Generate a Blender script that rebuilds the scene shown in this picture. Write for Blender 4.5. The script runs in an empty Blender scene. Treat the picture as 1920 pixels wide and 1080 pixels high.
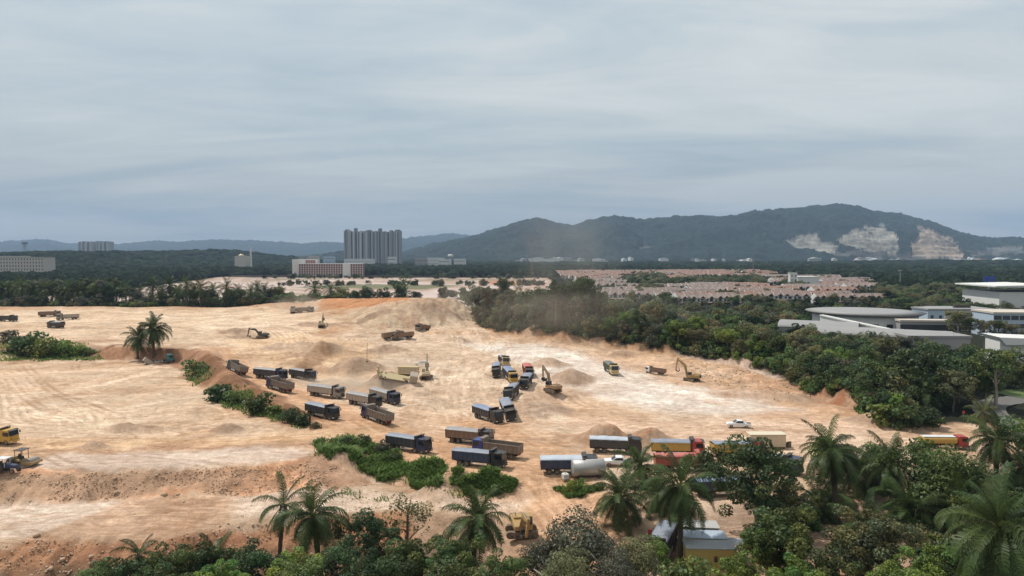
import bpy, bmesh, math, random
import numpy as np
from mathutils import Vector, Matrix, Euler
from mathutils.geometry import delaunay_2d_cdt

SC = bpy.context.scene
COL = SC.collection
R = math.radians

# ---------------------------------------------------------------- camera
CAM_H = 39.0
FPX = 1300.0
PITCH = math.atan(62.0 / FPX)
cam_data = bpy.data.cameras.new('drone_camera')
cam_data.sensor_width = 36.0
cam_data.lens = FPX / 1920.0 * 36.0
cam_data.clip_start = 1.0
cam_data.clip_end = 60000.0
cam = bpy.data.objects.new('drone_camera', cam_data)
COL.objects.link(cam)
cam.location = (0, 0, CAM_H)
cam.rotation_euler = (R(90) - PITCH, 0, 0)
SC.camera = cam

# ---------------------------------------------------------------- world: hazy sky, thin streaky overcast
SUN_EL, SUN_AZ = 58.0, -58.0            # azimuth from +Y, negative = to the left
wd = bpy.data.worlds.new('World'); SC.world = wd; wd.use_nodes = True
nt = wd.node_tree; N = nt.nodes; L = nt.links
for n in list(N): N.remove(n)
wo = N.new('ShaderNodeOutputWorld'); bg = N.new('ShaderNodeBackground'); L.new(bg.outputs[0], wo.inputs[0])
bg.inputs[1].default_value = 0.1
sky = N.new('ShaderNodeTexSky'); sky.sky_type = 'NISHITA'; sky.sun_disc = False
sky.sun_elevation = R(SUN_EL); sky.sun_rotation = R(SUN_AZ)
sky.air_density = 1.3; sky.dust_density = 2.5; sky.ozone_density = 1.5
tc = N.new('ShaderNodeTexCoord')
sep = N.new('ShaderNodeSeparateXYZ'); L.new(tc.outputs['Generated'], sep.inputs[0])
def wmath(op, a, b=None, clamp=False):
    m = N.new('ShaderNodeMath'); m.operation = op; m.use_clamp = clamp
    for i, v in enumerate((a, b)):
        if v is None: continue
        if isinstance(v, (int, float)): m.inputs[i].default_value = v
        else: L.new(v, m.inputs[i])
    return m.outputs[0]
zc = wmath('ADD', wmath('MAXIMUM', sep.outputs[2], 0.0), 0.10)
px_ = wmath('DIVIDE', sep.outputs[0], zc); py_ = wmath('DIVIDE', sep.outputs[1], zc)
comb = N.new('ShaderNodeCombineXYZ'); L.new(px_, comb.inputs[0]); L.new(py_, comb.inputs[1])
def wnoise(scale, detail, rough, dist, sx, sy, rot, off):
    mp = N.new('ShaderNodeMapping'); L.new(comb.outputs[0], mp.inputs[0])
    mp.inputs['Scale'].default_value = (sx, sy, 1); mp.inputs['Rotation'].default_value = (0, 0, R(rot)); mp.inputs['Location'].default_value = off
    n = N.new('ShaderNodeTexNoise'); L.new(mp.outputs[0], n.inputs[0])
    n.inputs['Scale'].default_value = scale; n.inputs['Detail'].default_value = detail
    n.inputs['Roughness'].default_value = rough; n.inputs['Distortion'].default_value = dist
    return n.outputs[0]
def wramp(fac, stops):
    r = N.new('ShaderNodeValToRGB'); L.new(fac, r.inputs[0])
    while len(r.color_ramp.elements) < len(stops): r.color_ramp.elements.new(0.5)
    for e, (p, c) in zip(r.color_ramp.elements, stops): e.position = p; e.color = (*c, 1)
    return r.outputs[0]
n1 = wnoise(0.46, 5, 0.52, 0.9, 0.65, 1.0, 20, (3.1, 1.7, 0))
n2 = wnoise(1.7, 9, 0.62, 1.1, 0.5, 1.2, -10, (7.3, 2.2, 4))
nmix = wmath('ADD', wmath('MULTIPLY', n1, 0.74), wmath('MULTIPLY', n2, 0.26))
CLOUD_LO, CLOUD_HI = (3.55, 4.35, 5.1), (5.5, 6.15, 6.55)
cloud = wramp(nmix, [(0.36, (.68, .77, .85)), (0.45, (.84, .90, .94)), (0.51, (.98, .99, .99)), (0.59, (1.12, 1.11, 1.09))])
base_el = wramp(sep.outputs[2], [(0.0, (.40, .415, .415)), (0.05, (.455, .48, .485)), (0.16, (.62, .665, .675)), (0.30, (.715, .755, .765)), (1.0, (.73, .765, .78))])
mul = N.new('ShaderNodeMix'); mul.data_type = 'RGBA'; mul.blend_type = 'MULTIPLY'; mul.inputs[0].default_value = 1
L.new(cloud, mul.inputs[6]); L.new(base_el, mul.inputs[7])
sc10 = N.new('ShaderNodeVectorMath'); sc10.operation = 'SCALE'; L.new(mul.outputs[2], sc10.inputs[0]); sc10.inputs['Scale'].default_value = 9.6
mixs = N.new('ShaderNodeMix'); mixs.data_type = 'RGBA'; mixs.inputs[0].default_value = 0.94
L.new(sky.outputs[0], mixs.inputs[6]); L.new(sc10.outputs[0], mixs.inputs[7])
L.new(mixs.outputs[2], bg.inputs[0])

# ---------------------------------------------------------------- the sun, veiled by thin cloud
sun_d = bpy.data.lights.new('sun', 'SUN'); sun_d.energy = 4.0; sun_d.angle = R(1.2); sun_d.color = (1.0, 0.955, 0.88)
sun = bpy.data.objects.new('sun', sun_d); COL.objects.link(sun)
sdir = Vector((math.sin(R(SUN_AZ)) * math.cos(R(SUN_EL)), math.cos(R(SUN_AZ)) * math.cos(R(SUN_EL)), math.sin(R(SUN_EL))))
sun.rotation_euler = sdir.to_track_quat('Z', 'Y').to_euler()
sun.location = sdir * 300

SC.view_settings.view_transform = 'Standard'
SC.view_settings.look = 'None'
SC.view_settings.exposure = 0.0
SC.view_settings.gamma = 1.0
SC.render.engine = 'CYCLES'
SC.cycles.use_denoising = True
SC.cycles.max_bounces = 5
SC.cycles.diffuse_bounces = 2
SC.cycles.glossy_bounces = 2
SC.cycles.transmission_bounces = 2
SC.cycles.volume_bounces = 1
SC.cycles.transparent_max_bounces = 6
SC.cycles.use_light_tree = False

# ---------------------------------------------------------------- small tools
rng = np.random.default_rng(7)
random.seed(7)
F_ = np.array((0, math.cos(PITCH), -math.sin(PITCH))); U_ = np.array((0, math.sin(PITCH), math.cos(PITCH)))
def ray(px, py):
    return F_ + np.array((1., 0, 0)) * ((px - 960) / FPX) + U_ * (-(py - 540) / FPX)
def G(px, py, z=0.0):
    """world point at height z seen in the given direction"""
    d = ray(px, py); t = (z - CAM_H) / d[2]
    return (d[0] * t, d[1] * t, z)
def at_dist(px, py, dist):
    d = ray(px, py); t = dist / d[1]
    return np.array((d[0] * t, d[1] * t, CAM_H + d[2] * t))

_P = np.random.default_rng(1234).random((64, 256, 256)).astype(np.float32)
def vnoise(x, y, k):
    xi = np.floor(x).astype(np.int64); yi = np.floor(y).astype(np.int64)
    fx = (x - xi); fy = (y - yi)
    fx = fx * fx * (3 - 2 * fx); fy = fy * fy * (3 - 2 * fy)
    P = _P[k % 64]; a = xi & 255; b = (xi + 1) & 255; c = yi & 255; d = (yi + 1) & 255
    return (P[a, c] * (1 - fx) + P[b, c] * fx) * (1 - fy) + (P[a, d] * (1 - fx) + P[b, d] * fx) * fy
def fbm(x, y, scale, octv=4, seed=0, gain=0.5):
    """about -1..1, feature size `scale` metres"""
    x = np.asarray(x, float) / scale; y = np.asarray(y, float) / scale
    s = 0; amp = 1.0; tot = 0
    for o in range(octv):
        s = s + amp * (vnoise(x + 17.3 * o, y - 9.1 * o, seed + o) * 2 - 1); tot += amp
        x = x * 2.03; y = y * 2.03; amp *= gain
    return s / tot * 1.6

def new_mesh(name, verts, faces, mats=(), smooth=False, matidx=None, col=None):
    """mesh from numpy arrays; faces an (n,k) array or a list"""
    me = bpy.data.meshes.new(name)
    verts = np.asarray(verts, np.float32)
    if isinstance(faces, np.ndarray):
        nf, k = faces.shape
        me.vertices.add(len(verts)); me.vertices.foreach_set('co', verts.ravel())
        me.loops.add(nf * k); me.loops.foreach_set('vertex_index', faces.astype(np.int32).ravel())
        me.polygons.add(nf); me.polygons.foreach_set('loop_start', np.arange(0, nf * k, k, dtype=np.int32))
        me.update(calc_edges=True)
    else:
        me.from_pydata(verts.tolist(), [], faces); me.update()
    for m in mats: me.materials.append(m)
    if matidx is not None: me.polygons.foreach_set('material_index', np.asarray(matidx, np.int32))
    if smooth: me.polygons.foreach_set('use_smooth', np.ones(len(me.polygons), bool))
    if col is not None:
        at = me.color_attributes.new('tone', 'FLOAT_COLOR', 'POINT')
        c = np.ones((len(verts), 4), np.float32); c[:, :np.shape(col)[1]] = col
        at.data.foreach_set('color', c.ravel())
    return me
def link(name, me, parent=None, loc=None, rot=None, scale=None):
    o = bpy.data.objects.new(name, me); COL.objects.link(o)
    if parent is not None: o.parent = parent
    if loc is not None: o.location = loc
    if rot is not None: o.rotation_euler = rot
    if scale is not None: o.scale = scale
    return o
def tag(o, label=None, cat=None, group=None, kind=None):
    if label: o['label'] = label
    if cat: o['category'] = cat
    if group: o['group'] = group
    if kind: o['kind'] = kind
    return o
def empty(name, loc, rz=0.0, label=None, cat=None, group=None):
    o = bpy.data.objects.new(name, None); COL.objects.link(o)
    o.location = loc; o.rotation_euler = (0, 0, rz); o.empty_display_size = 0.5
    return tag(o, label, cat, group)

# ---------------------------------------------------------------- materials
class NT:
    def __init__(s, name):
        s.m = bpy.data.materials.new(name); s.m.use_nodes = True
        s.t = s.m.node_tree; s.b = s.t.nodes['Principled BSDF']; s.out = s.t.nodes['Material Output']
    def n(s, typ, **kw):
        nd = s.t.nodes.new(typ)
        for k, v in kw.items(): setattr(nd, k, v)
        return nd
    def l(s, a, b): s.t.links.new(a, b)
    def noise(s, scale, detail=4, rough=0.55, coord='Object', vec=None):
        nd = s.n('ShaderNodeTexNoise'); nd.inputs['Scale'].default_value = scale; nd.inputs['Detail'].default_value = detail; nd.inputs['Roughness'].default_value = rough
        if vec is None:
            c = s.n('ShaderNodeTexCoord'); vec = c.outputs[coord]
        s.l(vec, nd.inputs['Vector']); return nd.outputs[0]
    def ramp(s, fac, stops):
        r = s.n('ShaderNodeValToRGB'); s.l(fac, r.inputs[0])
        while len(r.color_ramp.elements) < len(stops): r.color_ramp.elements.new(0.5)
        for e, (p, c) in zip(r.color_ramp.elements, stops): e.position = p; e.color = (*c, 1)
        return r.outputs[0]
    def mix(s, fac, a, b, blend='MIX'):
        m = s.n('ShaderNodeMix'); m.data_type = 'RGBA'; m.blend_type = blend
        for i, v in ((0, fac), (6, a), (7, b)):
            if isinstance(v, (int, float)): m.inputs[i].default_value = v
            elif isinstance(v, tuple): m.inputs[i].default_value = (*v, 1)
            else: s.l(v, m.inputs[i])
        return m.outputs[2]
    def bump(s, h, strength, dist):
        b = s.n('ShaderNodeBump'); b.inputs['Strength'].default_value = strength; b.inputs['Distance'].default_value = dist
        s.l(h, b.inputs['Height']); s.l(b.outputs[0], s.b.inputs['Normal'])
    def base(s, c):
        if isinstance(c, tuple): s.b.inputs['Base Color'].default_value = (*c, 1)
        else: s.l(c, s.b.inputs['Base Color'])
    def rough(s, v): s.b.inputs['Roughness'].default_value = v
    def spec(s, v): s.b.inputs['Specular IOR Level'].default_value = v

_mc = {}
def paint(name, col, rough=0.5, dust=0.25, metal=0.0, dustcol=(.50, .36, .23), scale=1.2):
    """painted or weathered surface with a veil of sand-coloured dust"""
    if name in _mc: return _mc[name]
    t = NT(name)
    f = t.noise(scale, 6, 0.65)
    g = t.noise(scale * 7, 3, 0.6)
    a = t.mix(g, tuple(c * 0.8 for c in col), tuple(min(1, c * 1.15 + .004) for c in col))
    fr = t.ramp(f, [(0.42, (dust * .18,) * 3), (0.58, (dust * .45,) * 3), (0.80, (min(0.95, dust * 1.8),) * 3)])
    t.base(t.mix(fr, a, dustcol)); t.rough(rough); t.b.inputs['Metallic'].default_value = metal
    _mc[name] = t.m; return t.m
def leafmat(name, hue, spread=0.35, trans=0.3, rough=0.5, spec=0.22):
    """leaves: tone attribute varies each clump, objects differ a little"""
    if name in _mc: return _mc[name]
    t = NT(name)
    a = t.n('ShaderNodeAttribute'); a.attribute_name = 'tone'
    oi = t.n('ShaderNodeObjectInfo')
    c = t.mix(1.0, a.outputs['Color'], hue, 'MULTIPLY')
    hs = t.n('ShaderNodeHueSaturation')
    mr = t.n('ShaderNodeMapRange'); t.l(oi.outputs['Random'], mr.inputs[0]); mr.inputs[3].default_value = 1 - spread; mr.inputs[4].default_value = 1 + spread
    t.l(mr.outputs[0], hs.inputs['Value']); t.l(c, hs.inputs['Color'])
    mh = t.n('ShaderNodeMapRange'); 
    mlt = t.n('ShaderNodeMath'); mlt.operation = 'FRACT'; m2 = t.n('ShaderNodeMath'); m2.operation = 'MULTIPLY'; t.l(oi.outputs['Random'], m2.inputs[0]); m2.inputs[1].default_value = 7.31
    t.l(m2.outputs[0], mlt.inputs[0]); t.l(mlt.outputs[0], mh.inputs[0]); mh.inputs[3].default_value = 0.478; mh.inputs[4].default_value = 0.522
    t.l(mh.outputs[0], hs.inputs['Hue'])
    t.l(hs.outputs[0], t.b.inputs['Base Color']); t.rough(rough); t.spec(spec)
    tr = t.n('ShaderNodeBsdfTranslucent'); t.l(hs.outputs[0], tr.inputs[0])
    mx = t.n('ShaderNodeMixShader'); mx.inputs[0].default_value = trans
    t.l(t.b.outputs[0], mx.inputs[1]); t.l(tr.outputs[0], mx.inputs[2]); t.l(mx.outputs[0], t.out.inputs[0])
    _mc[name] = t.m; return t.m
# ================================================================ the ground: a surveyed surface (break lines -> triangles -> raster)
BL = [
 # back edge of the upper plateau, and its drop behind
 [(-300, 577, 6.2), (-100, 576, 6.2), (100, 576, 6.0), (250, 577, 6), (420, 577, 6), (560, 577, 6)],
 [(-300, 553, 3.2), (0, 553, 3.0), (300, 553, 3), (560, 553, 3), (760, 553, 3), (900, 553, 3), (1000, 556, 3.5)],
 [(-300, 592, 6.0), (0, 592, 5.8), (200, 592, 5.6), (400, 590, 5.6), (520, 590, 5.8)],
 # bank between plateau and lower left field: top, foot
 [(-300, 622, 4.2), (-60, 620, 4.2), (20, 626, 4.2), (70, 638, 4), (130, 644, 4), (200, 646, 4), (262, 652, 4), (330, 655, 4.2), (372, 652, 4.6)],
 [(-300, 676, 0), (-60, 673, 0), (20, 672, 0), (100, 671, 0), (170, 670, 0), (262, 674, 0), (330, 677, 0), (350, 692, 0), (357, 712, 0), (392, 744, 0), (432, 759, 0), (500, 779, 0), (560, 798, 0), (604, 807, 0)],
 # berm crest, road edge behind it
 [(372, 652, 4.6), (392, 657, 5.6), (408, 677, 5.2), (431, 707, 4.4), (462, 721, 3.9), (502, 741, 3.1), (552, 767, 2.0), (604, 802, 0.3)],
 [(405, 652, 4.2), (430, 680, 3.4), (460, 705, 2.9), (500, 728, 2.3), (550, 757, 1.3), (600, 790, 0.4)],
 # road to the pit and middle ground
 [(470, 640, 3.6), (520, 640, 3.6), (480, 670, 3.2), (540, 690, 2.6), (600, 720, 1.8), (660, 750, 0.8)],
 [(560, 612, 5.2), (620, 608, 5.2), (660, 600, 5.4)],
 [(640, 650, 3.8), (700, 640, 3.8), (760, 642, 3.6), (830, 640, 3.7), (880, 625, 4.0)],
 [(680, 700, 2.0), (760, 690, 2.0), (840, 680, 2.0), (920, 660, 2.2)],
 [(720, 770, 0.5), (820, 750, 0.5), (900, 730, 0.8), (1000, 710, 1.2), (1100, 705, 1.4), (1200, 705, 1.4)],
 [(760, 800, 0), (900, 800, 0), (1000, 800, 0), (1150, 790, 0), (1300, 770, 0.2), (1450, 760, 0.2)],
 [(720, 840, 0), (850, 880, 0), (1000, 880, 0), (1150, 870, 0), (1400, 860, 0), (1600, 850, 0), (1760, 850, 0)],
 # the spoil mound: foot, crest, red cut behind it
 [(640, 600, 5.6), (670, 606, 5), (700, 616, 4.6), (750, 626, 4.4), (800, 622, 4.4), (840, 612, 4.6), (880, 604, 4.8), (905, 598, 5)],
 [(600, 584, 6.4), (640, 582, 8.0), (690, 580, 10.5), (720, 575, 12.5), (760, 569, 14.5), (800, 565, 15), (840, 565, 14.5), (870, 574, 11.5), (892, 584, 8)],
 [(600, 578, 7.0), (640, 577, 8.4), (690, 572, 11.2), (730, 566, 13.8), (760, 563, 15)],
 [(596, 561, 10.0), (640, 560, 11.4), (690, 559, 13.4), (735, 558, 15.2), (800, 558, 16.0), (850, 559, 15.4)],
 # cut bank under the trees on the far side: foot, top
 [(900, 612, 4.2), (940, 626, 3.6), (1000, 635, 3.2), (1050, 641, 3), (1150, 652, 2.5), (1250, 663, 2.5), (1330, 677, 1.8), (1420, 693, 1.4), (1470, 709, 1.0), (1525, 747, 0), (1600, 765, 0), (1640, 775, 0), (1700, 797, 0)],
 [(908, 589, 8.2), (940, 602, 8.2), (1000, 612, 8.1), (1060, 622, 7), (1150, 632, 6.0), (1250, 640, 6.5), (1330, 654, 5.0), (1420, 672, 4.5), (1470, 685, 4.0), (1520, 705, 4.0), (1580, 729, 4.0), (1640, 748, 3.0), (1700, 773, 2)],
 # gravel bank at the front left: top, foot
 [(-300, 892, 0), (-100, 888, 0), (0, 886, 0), (100, 884, 0), (250, 882, 0), (400, 877, 0), (480, 871, 0), (560, 860, 0), (600, 856, .4), (632, 868, -0.2), (670, 885, -1.2)],
 [(-300, 962, -3.6), (-100, 955, -3.6), (0, 948, -3.5), (110, 945, -3.5), (230, 931, -3.2), (330, 926, -3.1), (440, 928, -3.1), (560, 926, -3.1), (690, 914, -3)],
 # grassy slope below the haul road
 [(600, 838, 0), (645, 826, 0), (700, 832, 0), (760, 858, 0), (830, 884, 0), (900, 892, -.3), (960, 906, -0.6)],
 [(640, 862, -1.0), (700, 884, -2.2), (760, 906, -2.9), (826, 914, -3.0), (900, 924, -2.9), (960, 936, -2.4)],
 # ramp down to the excavator
 [(990, 890, -0.2), (1040, 930, -1.2), (1060, 970, -2.2), (1040, 990, -2.8)],
 [(1090, 890, 0), (1120, 930, -0.4), (1160, 970, -1.0)],
 # lower shelf edge
 [(-300, 1050, -4), (-100, 1042, -4), (0, 1032, -4), (60, 1012, -4), (110, 1008, -4), (200, 1010, -4), (300, 1016, -4), (400, 992, -3.8), (440, 979, -3.6), (480, 973, -3.5), (560, 973, -3.4), (680, 958, -3.2), (760, 954, -3.2), (830, 962, -3.2), (900, 972, -3.2), (960, 1002, -3.2), (1020, 1010, -3), (1090, 1005, -2.2), (1160, 990, -1.2)],
 [(-200, 985, -3.8), (0, 985, -3.8), (200, 970, -3.7), (400, 955, -3.4), (560, 945, -3.2), (760, 930, -3.1)],
 # right-hand yard
 [(1250, 960, -0.5), (1400, 960, -0.4), (1600, 930, 0), (1900, 900, 0)],
 [(1180, 1060, -1.2), (1330, 1065, -0.6), (1500, 1060, -0.4), (1700, 1050, 0), (1950, 1020, 0)],
 [(1760, 800, 0), (1850, 790, 0), (2000, 780, 0), (2200, 780, 0)],
 [(1700, 740, 1.2), (1800, 735, 0.3), (1950, 730, 0), (2150, 730, 0)],
 [(100, 700, 0), (300, 740, 0)], [(-250, 740, 0), (0, 760, 0), (200, 800, 0), (420, 800, 0)], [(-250, 840, 0), (60, 850, 0), (300, 845, 0), (560, 830, 0)],
]
pts, zs, edg = [], [], []
def _add(x, y, z):
    pts.append((x, y)); zs.append(z); return len(pts) - 1
_top_bank = None
for ln in BL:
    ids = [_add(*G(*p)) for p in ln]
    edg += list(zip(ids[:-1], ids[1:]))
# behind the tree bank the ground falls away gently
for p in BL[18]:
    x, y, z = G(*p)
    _add(x * 1.10, y * 1.10, z * 0.95); _add(x * 1.22, y * 1.22, z * 0.45); _add(x * 1.34, y * 1.34, 0.5)
# below the shelf edge a second bank drops towards the plantation
for p in [q for q in BL if q[0] == (-300, 1050, -4)][0]:
    x, y, z = G(*p); k = 1.0 if p[0] < 950 else 0.5
    _add(x * 0.955, y * 0.955, z - 3.2 * k); _add(x * 0.90, y * 0.90, z - 4.6 * k)
for x in (-120, -60, -20): _add(x, 60, -9.5); _add(x, 25, -10)
for x, z in ((15, -7), (40, -3), (70, -1), (120, -.5)): _add(x, 55, z); _add(x, 25, z - 1)
for x in range(-460, 561, 60): _add(x, 690, 0.3)
for y in (120, 200, 300, 400, 560): _add(-470, y, 2 if y > 250 else 0); _add(560, y, 0)
for x in (-330, -250, -150, -50, 60, 160, 300): _add(x, 560, 1.2)

vo, eo, fo, ov, _, _ = delaunay_2d_cdt([Vector(p) for p in pts], edg, [], 0, 1e-4)
P0 = np.array(pts); Z0 = np.array(zs)
zv = np.zeros(len(vo))
for i, o_ in enumerate(ov):
    if o_: zv[i] = np.mean([zs[k] for k in o_])
    else:
        d2 = ((P0 - np.array(vo[i])) ** 2).sum(1); k = np.argsort(d2)[:3]; w = 1 / (d2[k] + .01); zv[i] = (Z0[k] * w).sum() / w.sum()
RX0, RX1, RY0, RY1, RS = -470.0, 560.0, 26.0, 690.0, 1.0
nx, ny = int((RX1 - RX0) / RS) + 1, int((RY1 - RY0) / RS) + 1
HG = np.zeros((ny, nx))
V2 = np.array([tuple(v) for v in vo])
for f in fo:
    a, b, c = V2[f[0]], V2[f[1]], V2[f[2]]
    i0 = max(0, int((min(a[0], b[0], c[0]) - RX0) / RS)); i1 = min(nx - 1, int((max(a[0], b[0], c[0]) - RX0) / RS) + 1)
    j0 = max(0, int((min(a[1], b[1], c[1]) - RY0) / RS)); j1 = min(ny - 1, int((max(a[1], b[1], c[1]) - RY0) / RS) + 1)
    den = (b[1] - c[1]) * (a[0] - c[0]) + (c[0] - b[0]) * (a[1] - c[1])
    if i1 < i0 or j1 < j0 or abs(den) < 1e-9: continue
    X, Y = np.meshgrid(RX0 + np.arange(i0, i1 + 1) * RS, RY0 + np.arange(j0, j1 + 1) * RS)
    l1 = ((b[1] - c[1]) * (X - c[0]) + (c[0] - b[0]) * (Y - c[1])) / den
    l2 = ((c[1] - a[1]) * (X - c[0]) + (a[0] - c[0]) * (Y - c[1])) / den
    l3 = 1 - l1 - l2
    m = (l1 >= -1e-6) & (l2 >= -1e-6) & (l3 >= -1e-6)
    sub = HG[j0:j1 + 1, i0:i1 + 1]; sub[m] = (l1 * zv[f[0]] + l2 * zv[f[1]] + l3 * zv[f[2]])[m]
def blur(A, n):
    for _ in range(n):
        Ap = np.pad(A, 1, mode='edge')
        A = (Ap[1:-1, 1:-1] * 4 + (Ap[:-2, 1:-1] + Ap[2:, 1:-1] + Ap[1:-1, :-2] + Ap[1:-1, 2:]) * 2 + Ap[:-2, :-2] + Ap[:-2, 2:] + Ap[2:, :-2] + Ap[2:, 2:]) / 16
    return A
HG = blur(HG, 1)
GX, GY = np.meshgrid(RX0 + np.arange(nx) * RS, RY0 + np.arange(ny) * RS)
gy_, gx_ = np.gradient(HG, RS)
SLOPE = blur(np.hypot(gx_, gy_), 1)
# slopes are rilled and lumpy, flats nearly even
HG += np.clip(SLOPE, 0, 0.7) * (fbm(GX, GY, 9, 4, 3) * 1.0 + fbm(GX, GY, 3.2, 3, 8) * 0.55)
HG += fbm(GX, GY, 22, 5, 12) * 0.42 * np.clip(1 - SLOPE * 2, 0, 1) * (GY > 110)
def _region(outl):
    pw = np.array([G(*p)[:2] for p in outl]); ins = np.zeros(GX.shape, bool)
    for k in range(len(pw)):
        a, b = pw[k], pw[(k + 1) % len(pw)]
        ins ^= ((a[1] > GY) != (b[1] > GY)) & (GX < (b[0] - a[0]) * (GY - a[1]) / (b[1] - a[1] + 1e-9) + a[0])
    return blur(ins.astype(float), 6)
# spoil tipped in ridges, churned ground round the pit, lumpy foot of the cut bank
wv = fbm(GX, GY, 18, 3, 25) * 6
HG += _region([(640, 606, 5), (700, 582, 9), (790, 569, 13), (880, 580, 9), (905, 604, 5), (760, 634, 4)]) * ((1 - np.abs(fbm((GX * .9 + GY * .35 + wv), GY * .25, 5.5, 3, 27))) ** 2 * 1.5 - .6)
HG += _region([(560, 620, 5), (900, 622, 4), (1000, 690, 2), (880, 770, 0), (700, 740, 1), (560, 700, 3)]) * (np.abs(fbm(GX, GY, 13, 4, 37)) * 1.5 - .45)
HG += _region([(950, 640, 3), (1250, 668, 2), (1420, 700, 1), (1520, 750, 0), (1400, 745, 0), (1200, 690, 1)]) * (np.abs(fbm(GX, GY, 9, 4, 41)) * 1.3 - .4)
HG += _region([(-100, 1044, -4), (60, 1012, -4), (300, 1016, -4), (560, 974, -3.4), (760, 956, -3.2), (800, 1100, -8), (-100, 1120, -8)]) * (np.abs(fbm(GX + wv * .2, GY * .22, 2.6, 3, 48)) * 1.5 - .5)
HG += _region([(-100, 888, 0), (480, 872, 0), (600, 858, 0), (690, 912, -3), (440, 928, -3), (-100, 952, -3.5)]) * (np.abs(fbm(GX + wv * .2, GY * .3, 3.0, 3, 51)) * .9 - .3)
HG += _region([(430, 645, 4), (560, 630, 4), (620, 690, 2), (560, 715, 2), (450, 680, 3)]) * (np.abs(fbm(GX, GY, 10, 4, 45)) * 1.4 - .4)
def bil(A, x, y):
    u = np.clip((np.asarray(x, float) - RX0) / RS, 0, nx - 1.001); v = np.clip((np.asarray(y, float) - RY0) / RS, 0, ny - 1.001)
    i = u.astype(int); j = v.astype(int); fu = u - i; fv = v - j
    return (A[j, i] * (1 - fu) + A[j, i + 1] * fu) * (1 - fv) + (A[j + 1, i] * (1 - fu) + A[j + 1, i + 1] * fu) * fv
# heaps and hollows: (px, py, height, radius along x, radius along y, turn)
HEAPS = [(725, 662, 2.0, 9, 6, 0), (668, 690, 2.2, 10, 6, 0), (733, 722, 2.6, 8, 5, 0), (1034, 687, 1.7, 8, 4, 0), (1072, 712, 2.0, 6, 9, 0),
         (865, 637, 2.6, 2.2, 1.8, 0), (1168, 668, 1.4, 6, 3, 0), (240, 806, 1.0, 7, 3.4, 0), (424, 808, 1.3, 4, 3, 0), (175, 841, 1.0, 4, 1.6, 0),
         (1000, 770, 1.4, 9, 9, 0), (1040, 745, 1.2, 10, 5, 0), (1660, 795, 2.4, 9, 5, -20), (1135, 826, 2.2, 7, 4, 0), (1222, 830, 2.0, 6, 4, 0),
         (870, 745, -1.2, 12, 12, 0), (575, 690, -1.6, 7, 8, 0), (600, 660, 2.4, 6, 14, -20), (470, 632, -1.8, 9, 5, 0), (440, 624, 1.6, 8, 4, 0),
         (540, 655, 1.4, 12, 9, 0), (850, 700, 0.9, 12, 6, 0), (1000, 640, .7, 20, 5, 0), (590, 612, 1.5, 14, 4, 0), (150, 616, .8, 9, 2, 0), (1440, 745, 1.2, 20, 5, -10),
         (660, 868, 1.3, 7, 3, -10), (560, 935, .9, 9, 4, 0), (1550, 735, -1.6, 6, 3, 0), (820, 585, 2.2, 12, 7, 0), (700, 596, 2.0, 10, 5, 0), (980, 690, .5, 20, 4, 0)]
HEAPC = []
for (hx, hy, hh, ra, rb, tr) in HEAPS:
    # stand the heap on the surface seen there
    d = ray(hx, hy); t = np.linspace(60, 640, 3000); x = d[0] * t; y = d[1] * t; z = CAM_H + d[2] * t
    k = np.argmax(z < bil(HG, x, y)); cx, cy = x[k], y[k]; hh = hh * 1.55; HEAPC.append((cx, cy, hh, ra, rb, tr))
    c, s = math.cos(R(tr)), math.sin(R(tr))
    u = ((GX - cx) * c + (GY - cy) * s) / ra; v = (-(GX - cx) * s + (GY - cy) * c) / rb
    rr = np.sqrt(u * u + v * v) + fbm(GX, GY, 5, 3, 21) * 0.14
    HG += hh * np.clip(1.15 - rr, 0, 1) ** 1.1 * (np.clip(1.25 - rr, 0, 1) > 0) if abs(hh) > 1.25 and max(ra, rb) < 11 else hh * np.exp(-rr * rr * 1.6)
gy_, gx_ = np.gradient(HG, RS); SLOPE2 = blur(np.hypot(gx_, gy_), 1)
def hz(x, y):
    """ground height"""
    x = np.asarray(x, float); y = np.asarray(y, float)
    e = np.clip(np.minimum.reduce([(x - RX0) / 40, (RX1 - x) / 40, (RY1 - y) / 60]), 0, 1)
    return bil(HG, x, y) * e
def on_ground(px, py, tmin=50, tmax=2500):
    d = ray(px, py); t = np.concatenate([np.linspace(tmin, 700, 5200), np.linspace(700, tmax, 3600)]); t = t[t >= tmin]
    x = d[0] * t; y = d[1] * t; z = CAM_H + d[2] * t
    k = int(np.argmax(z <= hz(x, y)))
    return np.array((x[k], y[k], float(hz(x[k], y[k]))))

# ---- mesh: rings and spokes, finer near the works, running on to the horizon
NC, NR = 1350, 590
ang = np.linspace(R(-43), R(43), NC)
pyr = np.concatenate([np.linspace(1290, 640, 400), np.linspace(640, 529, NR - 400)[1:]])
rad = 39.0 * 1300 / (pyr - 478)
rad = np.concatenate([[26.0], rad, np.geomspace(rad[-1] * 1.03, 42000, 60)])
RR, AA = np.meshgrid(rad, ang, indexing='ij')
VX = RR * np.sin(AA); VY = RR * np.cos(AA)
VZ = hz(VX, VY)
nrow = len(rad)
near = (RR < 620)
sl = np.where(near, bil(SLOPE2, VX, VY), 0)
VZ += np.where(near, fbm(VX, VY, 2.2, 3, 30) * (0.07 + 0.42 * np.clip(sl - .10, 0, .8)) + fbm(VX, VY, 6, 4, 36) * .17, 0)

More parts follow.
